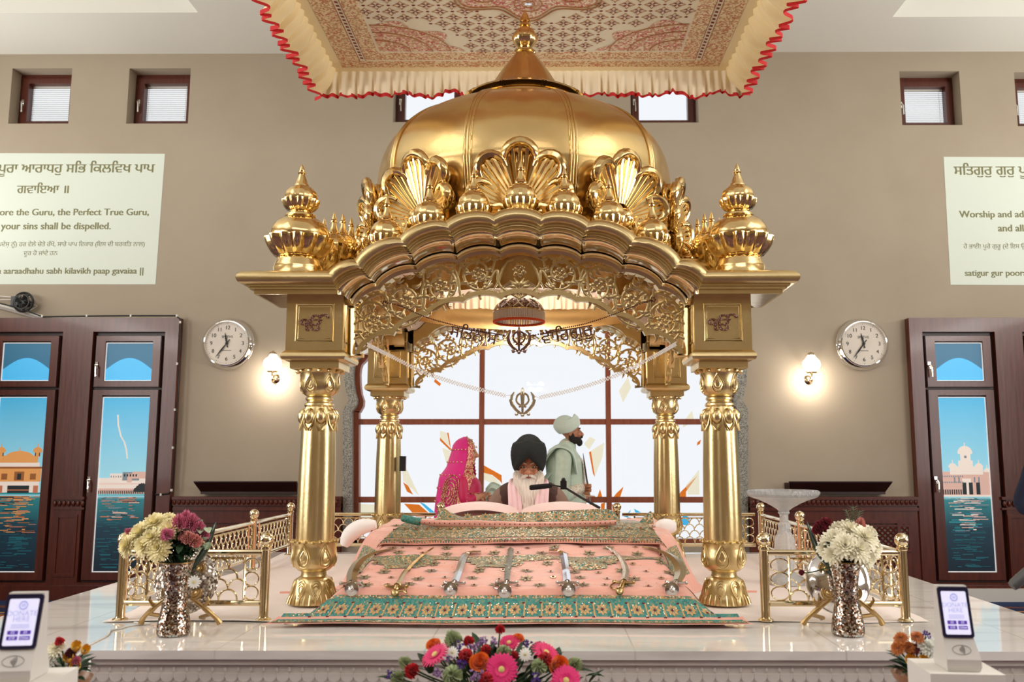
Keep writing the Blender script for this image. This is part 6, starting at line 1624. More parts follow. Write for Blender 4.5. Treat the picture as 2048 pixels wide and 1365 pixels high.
# ------------------------------------------------------------------ donation terminals
SCREEN = mat('terminal_screen', rgb(214, 214, 240), .3, emit=.75); VIOLET = mat('screen_violet', rgb(88, 58, 168), .4, emit=.5); LAV = mat('screen_lavender', rgb(168, 172, 216), .4, emit=.5)
SHELL = mat('terminal_shell', rgb(208, 204, 198), .45); SLATE = mat('terminal_bezel', rgb(22, 22, 58), .25)
def terminal(px0, px1, pyt, pys, pyb, Y, tw, side_, label, plab):
    c = P((px0 + px1) / 2, pyb, Y); s = Y / F_PX; w_ = (px1 - px0) * s / 2; hs = (pys - pyt) * s; hb = (pyb - pys) * s
    o = thing('donation_terminal', label, 'card terminal', c, rad(tw))
    m = MB(); b_ = w_ * 1.08; secs = [(-b_ * .98, -.035, 0), (-b_ * 1.0, -.045, .01), (-w_, -.03, hb * .5), (-w_, .0, hb * 1.0)]
    def ring_(w0, y0, y1, z): return [V((-w0, y0, z)), V((w0, y0, z)), V((w0, y1, z)), V((-w0, y1, z))]
    vs = ring_(b_ * .95, -.05, .055, 0) + ring_(b_ * 1.02, -.055, .055, .012) + ring_(b_ * 1.0, -.055, .055, hb * .38) + ring_(w_ * .97, -.022, .045, hb) + ring_(w_ * .97, .012, .034, hb + hs) 
    m.add(vs, [(i * 4 + j, i * 4 + (j + 1) % 4, (i + 1) * 4 + (j + 1) % 4, (i + 1) * 4 + j) for i in range(4) for j in range(4)] + [(3, 2, 1, 0), (16, 17, 18, 19)]); m.build('shell', SHELL, o, 20)
    til = math.atan2(.034, hs); Mt = Matrix.Translation(V((0, -.022, hb))) @ Matrix.Rotation(-til, 4, 'X')
    rr_ = lambda w0, h0, h1, r_: [(x0_ + r_ * math.cos(a), z0_ + r_ * math.sin(a)) for x0_, z0_, a0 in ((w0 - r_, h0 + r_, -PI / 2), (w0 - r_, h1 - r_, 0), (-w0 + r_, h1 - r_, PI / 2), (-w0 + r_, h0 + r_, PI)) for a in (a0 + PI / 2 * k / 5 for k in range(6))]
    m = MB(); m.prism(rr_(w_, 0, hs, .008), lambda x, z, t: Mt @ V((x, -.006 + t, z)), .006); m.build('bezel', SLATE, o, 0)
    m = MB(); m.prism(rr_(w_ * .80, hs * .06, hs * .91, .004), lambda x, z, t: Mt @ V((x, -.0068 + t, z)), .001); sc_ = m.build('screen', SCREEN, o, 0)
    f = lambda x0, z0: (lambda x, y, t: Mt @ V((x0 + x, -.0074, z0 + y)))
    m = MB(); text_on(m, 'DONATE', f(0, hs * .60), w_ * .40, 24); text_on(m, 'HERE', f(0, hs * .495), w_ * .40, 24)
    for k in range(3): m.box((-w_ * .5, -.0001, -.0008), (w_ * .5, .0001, .0008), Mt @ Matrix.Translation(V((0, -.0075, hs * (.44 - .03 * k)))))
    for q in (.16, .13): m.tube([Mt @ V((w_ * q * 1.5 * math.cos(t), -.0075, hs * .79 + w_ * q * 1.5 * math.sin(t))) for t in (2 * PI * i / 24 for i in range(24))], .0010, 4, closed=True)
    for k in (-1, 0, 1): m.box((k * w_ * .08 - .001, -.0001, -w_ * .1), (k * w_ * .08 + .001, .0001, w_ * .1), Mt @ Matrix.Translation(V((0, -.0075, hs * .79))))
    m.build('screen_lettering', LAV, sc_, 0, fix=False)
    m = MB(); t_ = MB()
    for (x0, z0, tx) in ((-.34, .295, '£2'), (.34, .295, '£5'), (-.34, .195, '£10'), (.34, .195, 'Other')):
        m.prism(rr_(w_ * .29, -hs * .036, hs * .036, .001), lambda x, z, t: Mt @ V((x0 * w_ + x, -.0074 + t, z0 * hs + z)), .0005)
        text_on(t_, tx, lambda x, y, t: Mt @ V((x0 * w_ + x, -.0079, z0 * hs - hs * .018 + y)), w_ * .2, 20, .01)
    m.build('buttons', VIOLET, sc_, 0); t_.build('button_lettering', SCREEN, sc_, 0, fix=False)
    m = MB(); zc0 = hb * .66; y_ = lambda z: -.055 + (z - hb * .38) / (hb * .62) * .033 - .0012
    for k in range(4): m.tube([V((-.004 + .004 * k + (.004 + .0032 * k) * (math.cos(t) - 1) * .8, y_(zc0 + (.004 + .0032 * k) * math.sin(t)), zc0 + (.004 + .0032 * k) * math.sin(t))) for t in (lerp(-.9, .9, i / 6) for i in range(7))], .0009, 4)
    m.tube([V((.026 * math.cos(t), y_(zc0 + .012 * math.sin(t)), zc0 + .012 * math.sin(t))) for t in (2 * PI * i / 28 for i in range(28))], .0006, 4, closed=True)
    m.build('contactless_mark', mat('mark_grey', rgb(90, 86, 84), .6), o, 0)
    # its white plinth
    pc = V((c.x, c.y + .02, 0)); hw_ = side_
    po_ = thing('plinth', plab, 'plinth', pc, rad(tw)); m = MB(); m.box((-hw_, -hw_ * .95, 0), (hw_, hw_ * .95, c.z - .001)); m.build('box', mat('plinth_white', rgb(226, 222, 214), .5), po_)
    m = MB(); zc1 = c.z - .06
    m.tube([V((.045 * math.cos(t), -hw_ * .95 - .0005, zc1 - .03 + .045 * math.sin(t))) for t in (2 * PI * i / 40 for i in range(40))], .0016, 4, closed=True); m.build('printed_ring', INK, po_, 0)
terminal(1886, 1944, 1184, 1278, 1336, 2.72, -4, .105, 'white donation card terminal with a lit screen on the right plinth', 'white plinth under the right donation terminal')
terminal(4, 72, 1198, 1300, 1357, 2.36, 7, .10, 'white donation card terminal with a lit screen at the left picture edge', 'white plinth under the left donation terminal')

# ------------------------------------------------------------------ crystal stand, microphone, cables
CRYS = mat('cut_crystal', (.88, .90, .91, 1), .08, bump=(120, .35), spec=.9); 
CRYS.node_tree.nodes['Principled BSDF'].inputs['Transmission Weight'].default_value = .8
Yc = 5.6; c = P(1566, 981, Yc); o = thing('crystal_stand', 'tall cut crystal pedestal dish inside the right railing', 'pedestal dish', V((c.x, Yc, ZP + .008)))
sq_ = Yc / F_PX; H_ = c.z - ZP - .008
m = MB(); m.lathe([(.02, H_ - 26 * sq_ - .06), (.03, H_ - 40 * sq_), (.055, H_ - 34 * sq_), (.10, H_ - 26 * sq_), (.15, H_ - 19 * sq_), (.19, H_ - 15 * sq_), (.208, H_ - 12 * sq_), (.214, H_ - 8 * sq_), (.21, H_), (.203, H_), (.2, H_ - 7 * sq_), (.12, H_ - 16 * sq_), (0, H_ - 22 * sq_)], 64, lobe=lambda t, i, z: 1 + .012 * math.cos(32 * t)); m.build('dish', CRYS, o, 30)
m = MB()
for k in range(40): t = 2 * PI * k / 40; m.ball((.213 * math.cos(t), .213 * math.sin(t), H_ - 5 * sq_), (.011, .011, .014), 6, 5)
m.build('beaded_rim', CRYS, o, 30)
m = MB(); m.lathe([(.11, 0), (.115, .02), (.10, .04), (.06, .06), (.045, .08), (.05, .10), (.062, .16), (.064, .22), (.058, .28), (.04, .31), (.03, .33), (.038, .345), (.038, .36), (.026, .375), (.026, .42), (.036, .43), (.03, H_ - 40 * sq_)], 40, lobe=lambda t, i, z: 1 + .05 * math.cos(12 * t)); m.build('pedestal', CRYS, o, 30)
o = thing('microphone_boom', 'black microphone on a slanting boom before the reader', 'microphone', P(1202, 1019, 5.75))
m = MB(); m.tube([P(1200, 1017, 5.75), P(1164, 997, 5.75), P(1130, 976, 5.75)], [.009, .008, .007], 8); m.tube([P(1130, 976, 5.75), P(1116, 973, 5.75), P(1104, 971, 5.75)], .005, 6); m.tube([P(1202, 1019, 5.75), V((P(1202, 1019, 5.75).x + .05, 5.80, ZP + .02))], .008, 8); m.build('boom', BLACK, o, world=True)
m = MB(); m.tube([P(1104, 972, 5.75), P(1101, 972, 5.75), P(1062, 976, 5.75), P(1059, 976, 5.75)], [.012, .016, .0175, .012], 14); m.build('capsule', mat('foam_black', rgb(16, 14, 14), .9), o, world=True)
m = MB(); q = P(1127, 970, 5.75); m.box((q.x - .02, 5.73, q.z - .03), (q.x + .02, 5.77, q.z + .025)); m.ball(q + V((0, 0, .03)), .015, 10, 8); m.build('clamp', BLACK, o, world=True)
q = P(2036, 1160, 3.2); o = thing('handheld_microphone', 'grey microphone head poking in at the right picture edge', 'microphone', V((q.x + .10, 3.2, 0)))
m = MB(); a, b = P(2024, 1174, 3.2), P(2052, 1148, 3.2); m.tube([a, lerp(a, b, .2), b, lerp(a, b, 2.2)], [.016, .020, .019, .016], 16); m.build('body', mat('mic_grey', rgb(84, 84, 84), .45), o, world=True)
m = MB(); e = lerp(a, b, 2.2); m.tube([e, V((q.x + .14, 3.2, e.z - .2)), V((q.x + .14, 3.2, .02))], .009, 8); m.lathe([(.12, 0), (.12, .01), (.02, .03)], 24, c=(q.x + .14, 3.2, 0)); m.build('stand', BLACK, o, world=True)
pts = [G(x, y, ZP + .004) for x, y in ((268, 1246), (300, 1248), (262, 1252), (240, 1258), (222, 1262), (214, 1272), (180, 1290), (168, 1300))]
m = MB(); m.tube(spline(pts, 6), .004, 6); m.tube(spline([pts[-1], pts[-1] + V((.0, -.06, -.02)), P(178, 1320, 3.45), P(176, 1345, 3.42), P(160, 1380, 3.3)], 6), .004, 6); tag(m.build('white_cable', WHITE, None), 'thin white cable trailing over the left front of the marble platform', 'cable')
Ycl = YCOL + 2.2 - .09; q = P(806, 928, Ycl); m = MB(); m.box((q.x - .022, q.y - .03, q.z - .058), (q.x + .022, q.y + .02, q.z + .058)); m.box((q.x - .015, q.y - .034, q.z + .01), (q.x + .015, q.y - .029, q.z + .045)); tag(m.build('speaker_box', BLACK, None, 0), 'small black box clamped to the left rear column', 'speaker')
q = P(568 + 0, 1103, 5.0)

# ------------------------------------------------------------------ things hung inside the pavilion's front arch
BEAD = mat('bronze_bead', rgb(110, 72, 54), .25, .7); SILV = mat('silver_bead', (.86, .84, .84, 1), .12, .9); PEARL = mat('pearl_white', rgb(238, 232, 226), .3)
Yg = 4.72
def khanda(mb, c, s, r):
    """double-edged sword, ring and two curved swords, s half height."""
    q = lambda x, z: c + V((x * s, 0, z * s))
    mb.tube([q(0, 1.05), q(0, .95), q(0, .55), q(0, -.1), q(0, -.35), q(0, -1)], [r * .4, r * 1.2, r * 2.2, r * 1.6, r * 1.2, r], 6)
    mb.tube([q(-.28, -.38), q(0, -.33), q(.28, -.38)], r, 6); mb.ball(q(0, -1.0), r * 1.8, 8, 6)
    mb.tube([q(.46 * math.cos(t), .18 + .46 * math.sin(t)) for t in (2 * PI * i / 24 for i in range(24))], r, 6, closed=True)
    for e in (-1, 1):
        mb.tube([q(e * x, z) for x, z in ((.62, .72), (.80, .42), (.86, .10), (.76, -.24), (.52, -.56), (.25, -.80), (-.06, -.95))], [r * .5, r * 1.3, r * 1.7, r * 1.7, r * 1.5, r * 1.2, r], 6); mb.tube([q(e * .42, -.9), q(e * .22, -.68)], r, 6); mb.ball(q(e * .44, -.92), r * 1.8, 8, 6)
def chain(mb, pts, r, step):
    sp = spline(pts, 8); acc = 0
    for a, b in zip(sp, sp[1:]):
        n = max(1, round((b - a).length / step))
        for i in range(n): mb.ball(lerp(a, b, i / n), r, 6, 5)
o = thing('letter_garland', 'bronze beaded garland of hanging letters with a central emblem across the front arch', 'garland', P(1038, 605, Yg))
m = MB(); chain(m, [P(x, y, Yg) for x, y in ((762, 604), (800, 612), (850, 634), (905, 650), (960, 662), (1012, 672))], .0045, .010); chain(m, [P(x, y, Yg) for x, y in ((1066, 672), (1110, 660), (1170, 648), (1230, 628), (1280, 608), (1308, 600))], .0045, .010)
for px, py in ((770, 607), (1306, 600)): q = P(px, py, Yg); [m.ball(q + V((.012 * math.cos(t), 0, .012 * math.sin(t))), .006, 6, 4) for t in (2 * PI * i / 6 for i in range(6))]
m.build('string', BEAD, o, world=True)
for txt, xa, xb, ya2, yb2 in (('ਸਤਿਨਾਮ', 902, 996, 652, 670), ('ਵਾਹਿਗੁਰੂ', 1080, 1184, 668, 650)):
    tx = sihari(txt); g = glyphs(tx, 44, .004); x0_, x1_ = min(p[0] for p in g), max(p[2] for p in g); a, b = P(xa, ya2, Yg), P(xb, yb2, Yg); sz = (b - a).length / (x1_ - x0_); ex = (b - a).normalized(); ez = V((0, 1, 0)).cross(ex) * -1
    if ez.z < 0: ez = -ez
    top_ = .62
    m = MB(); text_on(m, tx, lambda x, y, t: a + ex * (x - x0_ * sz) + ez * (y - top_ * sz) + V((0, t, 0)), sz, 44, .004, thick=.010); m.build('letters', BEAD, o, 0, world=True, fix=False)
m = MB(); khanda(m, P(1038, 680, Yg), 26 * Yg / F_PX, .0052); m.build('emblem', mat('bronze_jewel', rgb(130, 96, 86), .2, .8), o, world=True)
m = MB()
for dx in (-14, -7, 0, 7, 14): q = P(1038 + dx, 704 - abs(dx) * .3, Yg); m.ball(q, .007, 8, 6)
m.build('crystal_drops', SILV, o, world=True)
o = thing('bead_garland', 'pearly lattice garland looping below the front arch to a silver emblem', 'garland', P(1045, 780, Yg))
for tabs in ([(735, 690), (780, 712), (850, 746), (930, 772), (1012, 792)], [(1352, 688), (1310, 712), (1240, 748), (1160, 776), (1078, 796)]):
    m = MB(); sp = spline([P(x, y, Yg) for x, y in tabs], 16)
    for i, (a, b) in enumerate(zip(sp, sp[1:])):
        for k in range(3): m.ball(lerp(a, b, (k % 2) * .5) + V((0, 0, (k - 1) * .0085)), .0042, 6, 4)
        m.tube([a + V((0, 0, -.010)), b + V((0, 0, .010))], .0016, 4); m.tube([a + V((0, 0, .010)), b + V((0, 0, -.010))], .0016, 4)
    m.build('strand', PEARL, o, world=True)
m = MB(); khanda(m, P(1045, 804, Yg), 27 * Yg / F_PX, .0055); e_ = m.build('emblem', mat('antique_silver', (.62, .55, .44, 1), .2, .9), o, world=True)
m = MB(); m.tube([P(1012, 792, Yg), P(1030, 790, Yg)], .0014, 4); m.tube([P(1078, 796, Yg), P(1061, 790, Yg)], .0014, 4); m.build('thread', PEARL, o, world=True)
# crown-shaped hanging umbrella
Yh = 5.35; c = P(1038, 624, Yh); sh_ = Yh / F_PX
o = thing('hanging_umbrella', 'beaded crown-shaped umbrella with white fringe and orange trim hung inside the pavilion', 'ceremonial umbrella', c)
m = MB(); m.lathe([(51 * sh_, 0), (51 * sh_, 3 * sh_), (48 * sh_, 8 * sh_), (42 * sh_, 15 * sh_), (33 * sh_, 21 * sh_), (20 * sh_, 25 * sh_), (6 * sh_, 27 * sh_), (0, 32 * sh_)], 48); m.build('crown', cells('crown_beads', [rgb(96, 62, 52), rgb(60, 40, 36), rgb(150, 110, 92), rgb(200, 190, 184)], 160, .25, .6, .5), o)
m = MB()
for k in range(12):
    t = 2 * PI * k / 12
    m.tube([(r_ * sh_ * math.cos(t + d), r_ * sh_ * math.sin(t + d), z * sh_) for r_, z, d in ((51, 3, -.2), (46, 12, 0), (36, 21, .1), (20, 26, .1))], .004, 5); m.tube([(r_ * sh_ * math.cos(t + d), r_ * sh_ * math.sin(t + d), z * sh_) for r_, z, d in ((51, 3, .2), (46, 12, 0), (36, 21, -.1), (20, 26, -.1))], .004, 5)
m.build('bead_ribs', SILV, o)
m = MB(); m.tube([(51.5 * sh_ * math.cos(t), 51.5 * sh_ * math.sin(t), 0) for t in (2 * PI * i / 48 for i in range(48))], .006, 6, closed=True); m.build('gold_band', BRASS, o)
m = MB()
for k in range(90): t = 2 * PI * k / 90; r_ = 51 * sh_; m.tube([(r_ * math.cos(t), r_ * math.sin(t), -.002), (r_ * math.cos(t), r_ * math.sin(t), -20 * sh_)], .0045, 5)
m.build('fringe', mat('white_fringe', rgb(226, 214, 204), .6), o)
m = MB(); m.tube([(50.5 * sh_ * math.cos(t), 50.5 * sh_ * math.sin(t), -21 * sh_) for t in (2 * PI * i / 60 for i in range(60))], .008, 8, closed=True); m.build('orange_trim', mat('orange_pompom', rgb(232, 84, 34), .8, bump=(150, .5)), o)
m = MB(); m.tube([(0, 0, 30 * sh_), (0, 0, 75 * sh_)], .004, 6); m.build('cord', BEAD, o)
# ------------------------------------------------------------------ people
def remeshed(mb, name, m, parent, voxel=.006, smooth=3, group=None):
    """one continuous surface out of overlapping pieces."""
    o = mb.build(name, m, None, 0, fix=True)
    md = o.modifiers.new('r', 'REMESH'); md.mode = 'VOXEL'; md.voxel_size = voxel; md.use_smooth_shade = True
    if smooth:
        s = o.modifiers.new('s', 'SMOOTH'); s.iterations = smooth; s.factor = .5
    dg = bpy.context.evaluated_depsgraph_get(); dg.update()
    me = bpy.data.meshes.new_from_object(o.evaluated_get(dg)); old = o.data
    o.modifiers.clear(); o.data = me; bpy.data.meshes.remove(old); me.name = name
    if not me.materials: me.materials.append(m)
    me.polygons.foreach_set('use_smooth', [True] * len(me.polygons))
    o.parent = parent
    return o
def limb(mb, pts, rs, n=14): 
    sp = spline(pts, 5); mb.tube(sp, [interp([(i * 5, r) for i, r in enumerate(rs)], k) for k in range(len(sp))], n)
    mb.ball(pts[0], rs[0] * .98, 12, 8); mb.ball(pts[-1], rs[-1] * .98, 12, 8)
def head(mb, c, M, s=1.0, sex='m'):
    """skull, jaw, nose, brow, lips, ears, neck; looks along -y before M."""
    T = lambda x, y, z: c + M @ (V((x, y, z)) * s)
    B = lambda p, r: mb.ball(T(*p), [q * s for q in r] if hasattr(r, '__len__') else r * s, 20, 14, M)
    B((0, .012, .035), (.076, .094, .088)); B((0, -.015, -.03), (.066, .078, .085)); B((0, -.035, -.072), (.050, .052, .042)); B((0, -.074, -.098), (.022, .018, .017))
    mb.tube([T(0, -.084, .022), T(0, -.099, .0), T(0, -.113, -.020), T(0, -.116, -.028), T(0, -.10, -.036)], [.008 * s, .010 * s, .013 * s, .013 * s, .009 * s], 10)
    for e in (-1, 1):
        B((e * .012, -.102, -.030), .0095); B((e * .040, -.066, -.022), (.026, .022, .022)); B((e * .032, -.074, .030), (.026, .014, .009)); B((e * .076, .012, -.008), (.010, .020, .032)); B((e * .050, -.01, -.062), (.022, .04, .03))
    B((0, -.090, -.056), (.024, .010, .0065)); B((0, -.088, -.069), (.021, .011, .0075))
    mb.tube([T(0, .022, -.07), T(0, .030, -.13), T(0, .038, -.20)], [.054 * s, .054 * s, .062 * s], 16)
def eyes(c, M, s, parent):
    T = lambda x, y, z: c + M @ (V((x, y, z)) * s)
    for e in (-1, 1):
        m = MB(); m.ball(T(e * .032, -.0765, .008), (.0145 * s, .012 * s, .0085 * s), 14, 10, M); k = m.build('eye', mat('eye_white', rgb(170, 156, 144), .35), parent)
        m = MB(); m.ball(T(e * .032, -.0855, .0075), (.0065 * s, .004 * s, .0065 * s), 12, 8, M); m.build('iris', mat('iris_dark', rgb(34, 22, 16), .2), k)
def hand(mb, w_, M, side=1, curl=.5, s=1.0):
    """palm and five fingers: wrist at W_, fingers along +x, palm facing -z before M."""
    T = lambda x, y, z: w_ + M @ (V((x, y * side, z)) * s)
    limb(mb, [T(-.02, 0, 0), T(.01, 0, 0), T(.03, 0, 0)], [.026 * s, .026 * s, .028 * s], 10)
    mb.ball(T(.045, 0, 0), (.05 * s, .040 * s, .017 * s), 14, 10, M)
    for y, L_, z0 in ((-.030, .062, -.002), (-.010, .072, 0), (.011, .068, 0), (.030, .054, -.003)):
        p = [(.082, y, z0)]; a = 0
        for f in (.45, .32, .26):
            a += curl; q = p[-1]; p.append((q[0] + L_ * f * 1.15 * math.cos(a), y * (1 + .05 * len(p)), q[2] - L_ * f * 1.15 * math.sin(a)))
        limb(mb, [T(*q) for q in p], [.0095 * s, .0088 * s, .008 * s, .0068 * s], 8)
    limb(mb, [T(.018, .026, -.006), T(.042, .052, -.016), T(.066, .060, -.026 - .02 * curl), T(.085, .056, -.034 - .03 * curl)], [.014 * s, .012 * s, .0095 * s, .008 * s], 8)
def turban(mb, c, M, w_, d_, h_, tilt, s=1, folds=7, fr=.022, lo=-.075):
    """wrapped turban: a rounded mass with overlapping folds meeting in a V over the forehead."""
    Q = M @ Matrix.Rotation(tilt, 3, 'X'); T = lambda x, y, z: c + Q @ V((x, y, z))
    mb.ball(T(0, .03, .050), (w_ * .93, d_ * .88, h_ * .90), 28, 18, Q)
    for e in (-1, 1):
        for k in range(folds):
            t = k / (folds - 1); z0 = lerp(fr, h_ * .90, t); zs = lerp(lo, h_ * .66, t) ; ff = math.sqrt(max(.03, 1 - ((z0 - .03) / (h_ * 1.06)) ** 2)); fs = math.sqrt(max(.05, 1 - ((zs - .02) / (h_ * 1.1)) ** 2)) if zs > 0 else lerp(.84, 1, (zs - lo) / -lo)
            pts = [T(-e * .010, -d_ * ff, z0 + .012), T(e * w_ * .45 * ff, -d_ * .84 * ff, lerp(z0, zs, .42)), T(e * w_ * .94 * fs, -d_ * .22 * fs, zs), T(e * w_ * .90 * fs, d_ * .40 * fs, zs + .004), T(e * w_ * .40 * fs, d_ * .95 * fs, zs + .02), T(0, d_ * 1.0 * fs, zs + .022)]
            sp = spline(pts, 6); mb.tube(sp, [.14 * h_ + .004 * math.sin(PI * i / (len(sp) - 1)) for i in range(len(sp))], 8)
SKIN = mat('skin_warm', rgb(196, 138, 104), .5, var=(14, rgb(184, 122, 90))); SKIN.node_tree.nodes['Principled BSDF'].inputs['Subsurface Weight'].default_value = .08
SKIN2 = mat('skin_tan', rgb(178, 120, 90), .5); SKIN3 = mat('skin_light_tan', rgb(206, 150, 118), .5)
I3 = Matrix.Identity(3)

# -- the reader seated behind the book
Yp = 6.25; e0 = P(1057, 931, Yp); rd = thing('person', 'seated elder with a long white beard, dark turban, glasses and brown waistcoat', 'person', V((e0.x, Yp + .08, ZP + .008)))
zE = e0.z - ZP - .008                       # eye height above the seat cloth
hc = V((0, 0, zE - .008)); Mh = Matrix.Rotation(rad(9), 3, 'X')
b = MB(); head(b, hc, Mh, 1.0)
zs_ = zE - .205
limb(b, [V((0, .05, .12)), V((0, .06, .30)), V((0, .05, zs_ - .02)), V((0, .035, zs_ + .06))], [.15, .145, .125, .06], 18)
for e in (-1, 1):
    limb(b, [V((e * .10, .05, zs_ - .01)), V((e * .185, .05, zs_ - .03)), V((e * .245, .02, zs_ - .20)), V((e * .22, -.16, zs_ - .34))], [.07, .058, .048, .042])
    limb(b, [V((e * .22, -.16, zs_ - .34)), V((e * .15, -.30, zs_ - .33)), V((e * .10, -.36, zs_ - .31))], [.042, .034, .028])
    hand(b, V((e * .10, -.36, zs_ - .31)), Matrix.Rotation(-PI / 2 + e * .35, 3, 'Z') @ Matrix.Rotation(.15, 3, 'Y'), -e, .22)
    limb(b, [V((e * .10, .04, .10)), V((e * .26, -.16, .12)), V((e * .36, -.28, .09))], [.10, .085, .065]); limb(b, [V((e * .36, -.28, .09)), V((e * .10, -.36, .07)), V((-e * .12, -.34, .06))], [.062, .052, .04])
remeshed(b, 'body', SKIN, rd, .005)
eyes(hc, Mh, 1.0, rd)
TH = lambda x, y, z: hc + Mh @ V((x, y, z))
b = MB(); turban(b, hc + Mh @ V((0, .0, .068)), Mh, .112, .128, .122, rad(-3), folds=8)
for e in (-1, 1): limb(b, [TH(e * .095, -.02, .05), TH(e * .092, -.005, .01), TH(e * .085, .02, -.03)], [.03, .028, .02])
remeshed(b, 'turban', mat('turban_bottle_green', rgb(13, 22, 21), .85, bump=(60, .2)), rd, .006, 2)
m = MB()                                  # beard, moustache and brows as strands over a soft mass
WB = mat('white_beard', rgb(226, 218, 208), .8, bump=(90, .4, (1, 1, .12)))
def beard_w(t): return interp([(0, .078), (.15, .098), (.4, .090), (.7, .062), (1, .026)], t)
for i in range(170):
    a = R.uniform(-1, 1); k = R.random()
    st = TH(.082 * a, -.055 - .038 * (1 - a * a) + .03 * abs(a), -.04 - .055 * (1 - abs(a)) + .02 * R.random())
    L_ = R.uniform(.16, .36) * (1 - .35 * abs(a)); wv = R.uniform(-.012, .012)
    p1 = st + V((.02 * a, -.03, -L_ * .3)); p2 = V((hc.x + a * beard_w(.6) * 1.0 + wv, st.y - .055, st.z - L_ * .65)); p3 = V((hc.x + a * .045 + wv * 2, st.y - .06, st.z - L_))
    m.tube(spline([st, p1, p2, p3], 3), [.009, .012, .012, .011, .010, .009, .008, .007, .005, .002], 5)
m.ball(TH(0, -.06, -.13), (.07, .04, .09), 14, 10); m.ball(TH(0, -.085, -.24), (.055, .032, .10), 14, 10)
for e in (-1, 1):
    for k in range(10): m.tube(spline([TH(e * .076, -.02 + .004 * k, .0 - .004 * k), TH(e * .083, -.03, -.05), TH(e * .07, -.06, -.10)], 4), [.010] * 9, 5)
m.build('beard', WB, rd, 60)
m = MB()
for e in (-1, 1):
    for k in range(16):
        q = k / 15; m.tube(spline([TH(e * .004, -.108, -.044 - .006 * q), TH(e * .028, -.104 - .006 * q, -.050 - .008 * q), TH(e * (.052 + .006 * q), -.088, -.068 - .012 * q), TH(e * (.066 + .01 * R.random()), -.072, -.082 - .02 * q)], 4), [.004 + .003 * math.sin(PI * i / 12) for i in range(13)], 5)
m.build('moustache', WB, rd, 60)
m = MB()
for e in (-1, 1):
    for k in range(9): a = k / 8; m.tube([TH(e * (.014 + .036 * a), -.086 + .014 * a * a, .030 + .007 * math.sin(PI * a * .8)), TH(e * (.024 + .036 * a), -.084 + .018 * a * a, .033 + .006 * math.sin(PI * a * .8))], .0035, 5)
m.build('eyebrows', WB, rd, 60)
m = MB()
for e in (-1, 1): m.tube([TH(e * .036 + .026 * math.cos(t), -.104 + .010 * (math.cos(t) * e > 0) * abs(math.cos(t)), .002 + .019 * math.sin(t)) for t in (2 * PI * i / 24 for i in range(24))], .0016, 5, closed=True); m.tube([TH(e * .062, -.094, .006), TH(e * .086, -.03, .010), TH(e * .090, .02, .004)], .0016, 5)
m.tube([TH(-.010, -.106, .008), TH(0, -.110, .011), TH(.010, -.106, .008)], .0016, 5); m.build('glasses', mat('gold_wire', rgb(150, 116, 80), .25, .8), rd)
b = MB()                                   # shirt with sleeves
limb(b, [V((0, .05, .03)), V((0, .06, .28)), V((0, .05, zs_ - .03)), V((0, .036, zs_ + .035))], [.19, .172, .148, .072], 18)
for e in (-1, 1):
    limb(b, [V((e * .09, .05, zs_ - .0)), V((e * .19, .05, zs_ - .035)), V((e * .262, .02, zs_ - .21)), V((e * .24, -.16, zs_ - .345)), V((e * .16, -.28, zs_ - .335))], [.085, .078, .072, .064, .052]); limb(b, [V((e * .12, .04, .09)), V((e * .27, -.17, .10)), V((e * .37, -.29, .085))], [.13, .11, .085]); limb(b, [V((e * .37, -.29, .085)), V((e * .10, -.37, .07))], [.085, .07])
remeshed(b, 'shirt', mat('taupe_cotton', rgb(128, 104, 92), .85, bump=(14, .4)), rd, .008, 3)
b = MB(); limb(b, [V((0, .05, .10)), V((0, .06, .28)), V((0, .05, zs_ - .03)), V((0, .04, zs_ + .02))], [.192, .184, .162, .10], 18)
for e in (-1, 1): limb(b, [V((e * .07, .045, zs_ + .02)), V((e * .15, .05, zs_ - .01)), V((e * .165, .05, zs_ - .05))], [.088, .085, .085])
remeshed(b, 'waistcoat', mat('brown_wool', rgb(72, 50, 44), .9, bump=(60, .2)), rd, .008, 2)
m = MB()
for e in (-1, 1):
    pth = spline([V((e * .03, .13, zs_ + .07)), V((e * .085, .07, zs_ + .105)), V((e * .098, -.05, zs_ + .065)), V((e * .092, -.115, zs_ - .06)), V((e * .088, -.150, zs_ - .20)), V((e * .085, -.165, zs_ - .36))], 6); n = len(pth)
    m.grid(lambda u, v: pth[round(u * (n - 1))] + V((e * .0, 0, 0)) + V(((v - .5) * .095 * min(1, .5 + u * 1.2), -.006 * math.sin(v * PI * 5) - .012, .010 * abs(v - .5))), n, 21); m.grid(lambda u, v: pth[round(u * (n - 1))] + V(((v - .5) * .095 * min(1, .5 + u * 1.2), -.006 * math.sin(v * PI * 5) - .007, .010 * abs(v - .5))), n, 21)
m.build('scarf', mat('pale_pink_scarf', rgb(232, 200, 204), .85), rd, 60)

# -- the groom, standing in profile behind the pavilion
MINT = mat('mint_brocade', rgb(198, 216, 200), .6, bump=(50, .15), var=(20, rgb(186, 206, 190))); MINT2 = mat('mint_cotton', rgb(206, 224, 214), .75, bump=(12, .3)); EMB = cells('ivory_embroidery', [rgb(226, 210, 190), rgb(200, 176, 156), rgb(214, 224, 212), rgb(236, 228, 216)], 110, .5, .1)
Yg2 = 8.1; et = P(1161, 864, Yg2); gx = P(1131, 930, Yg2).x
gr = thing('person', 'bearded groom in a mint turban and mint coat standing in profile with a sword', 'person', V((gx, Yg2, 0)), PI / 2)
zE = et.z + .0; oy = -(et.x - gx) + .085        # local -y is towards the right of the picture
hc = V((0, oy, zE - .008)); Mh = Matrix.Rotation(rad(-2), 3, 'X')
hw_ = P(1176, 976, Yg2); hl = V((-.06, -(hw_.x - gx) + .0, hw_.z))         # the hand on the sword (person's right hand is at -x)
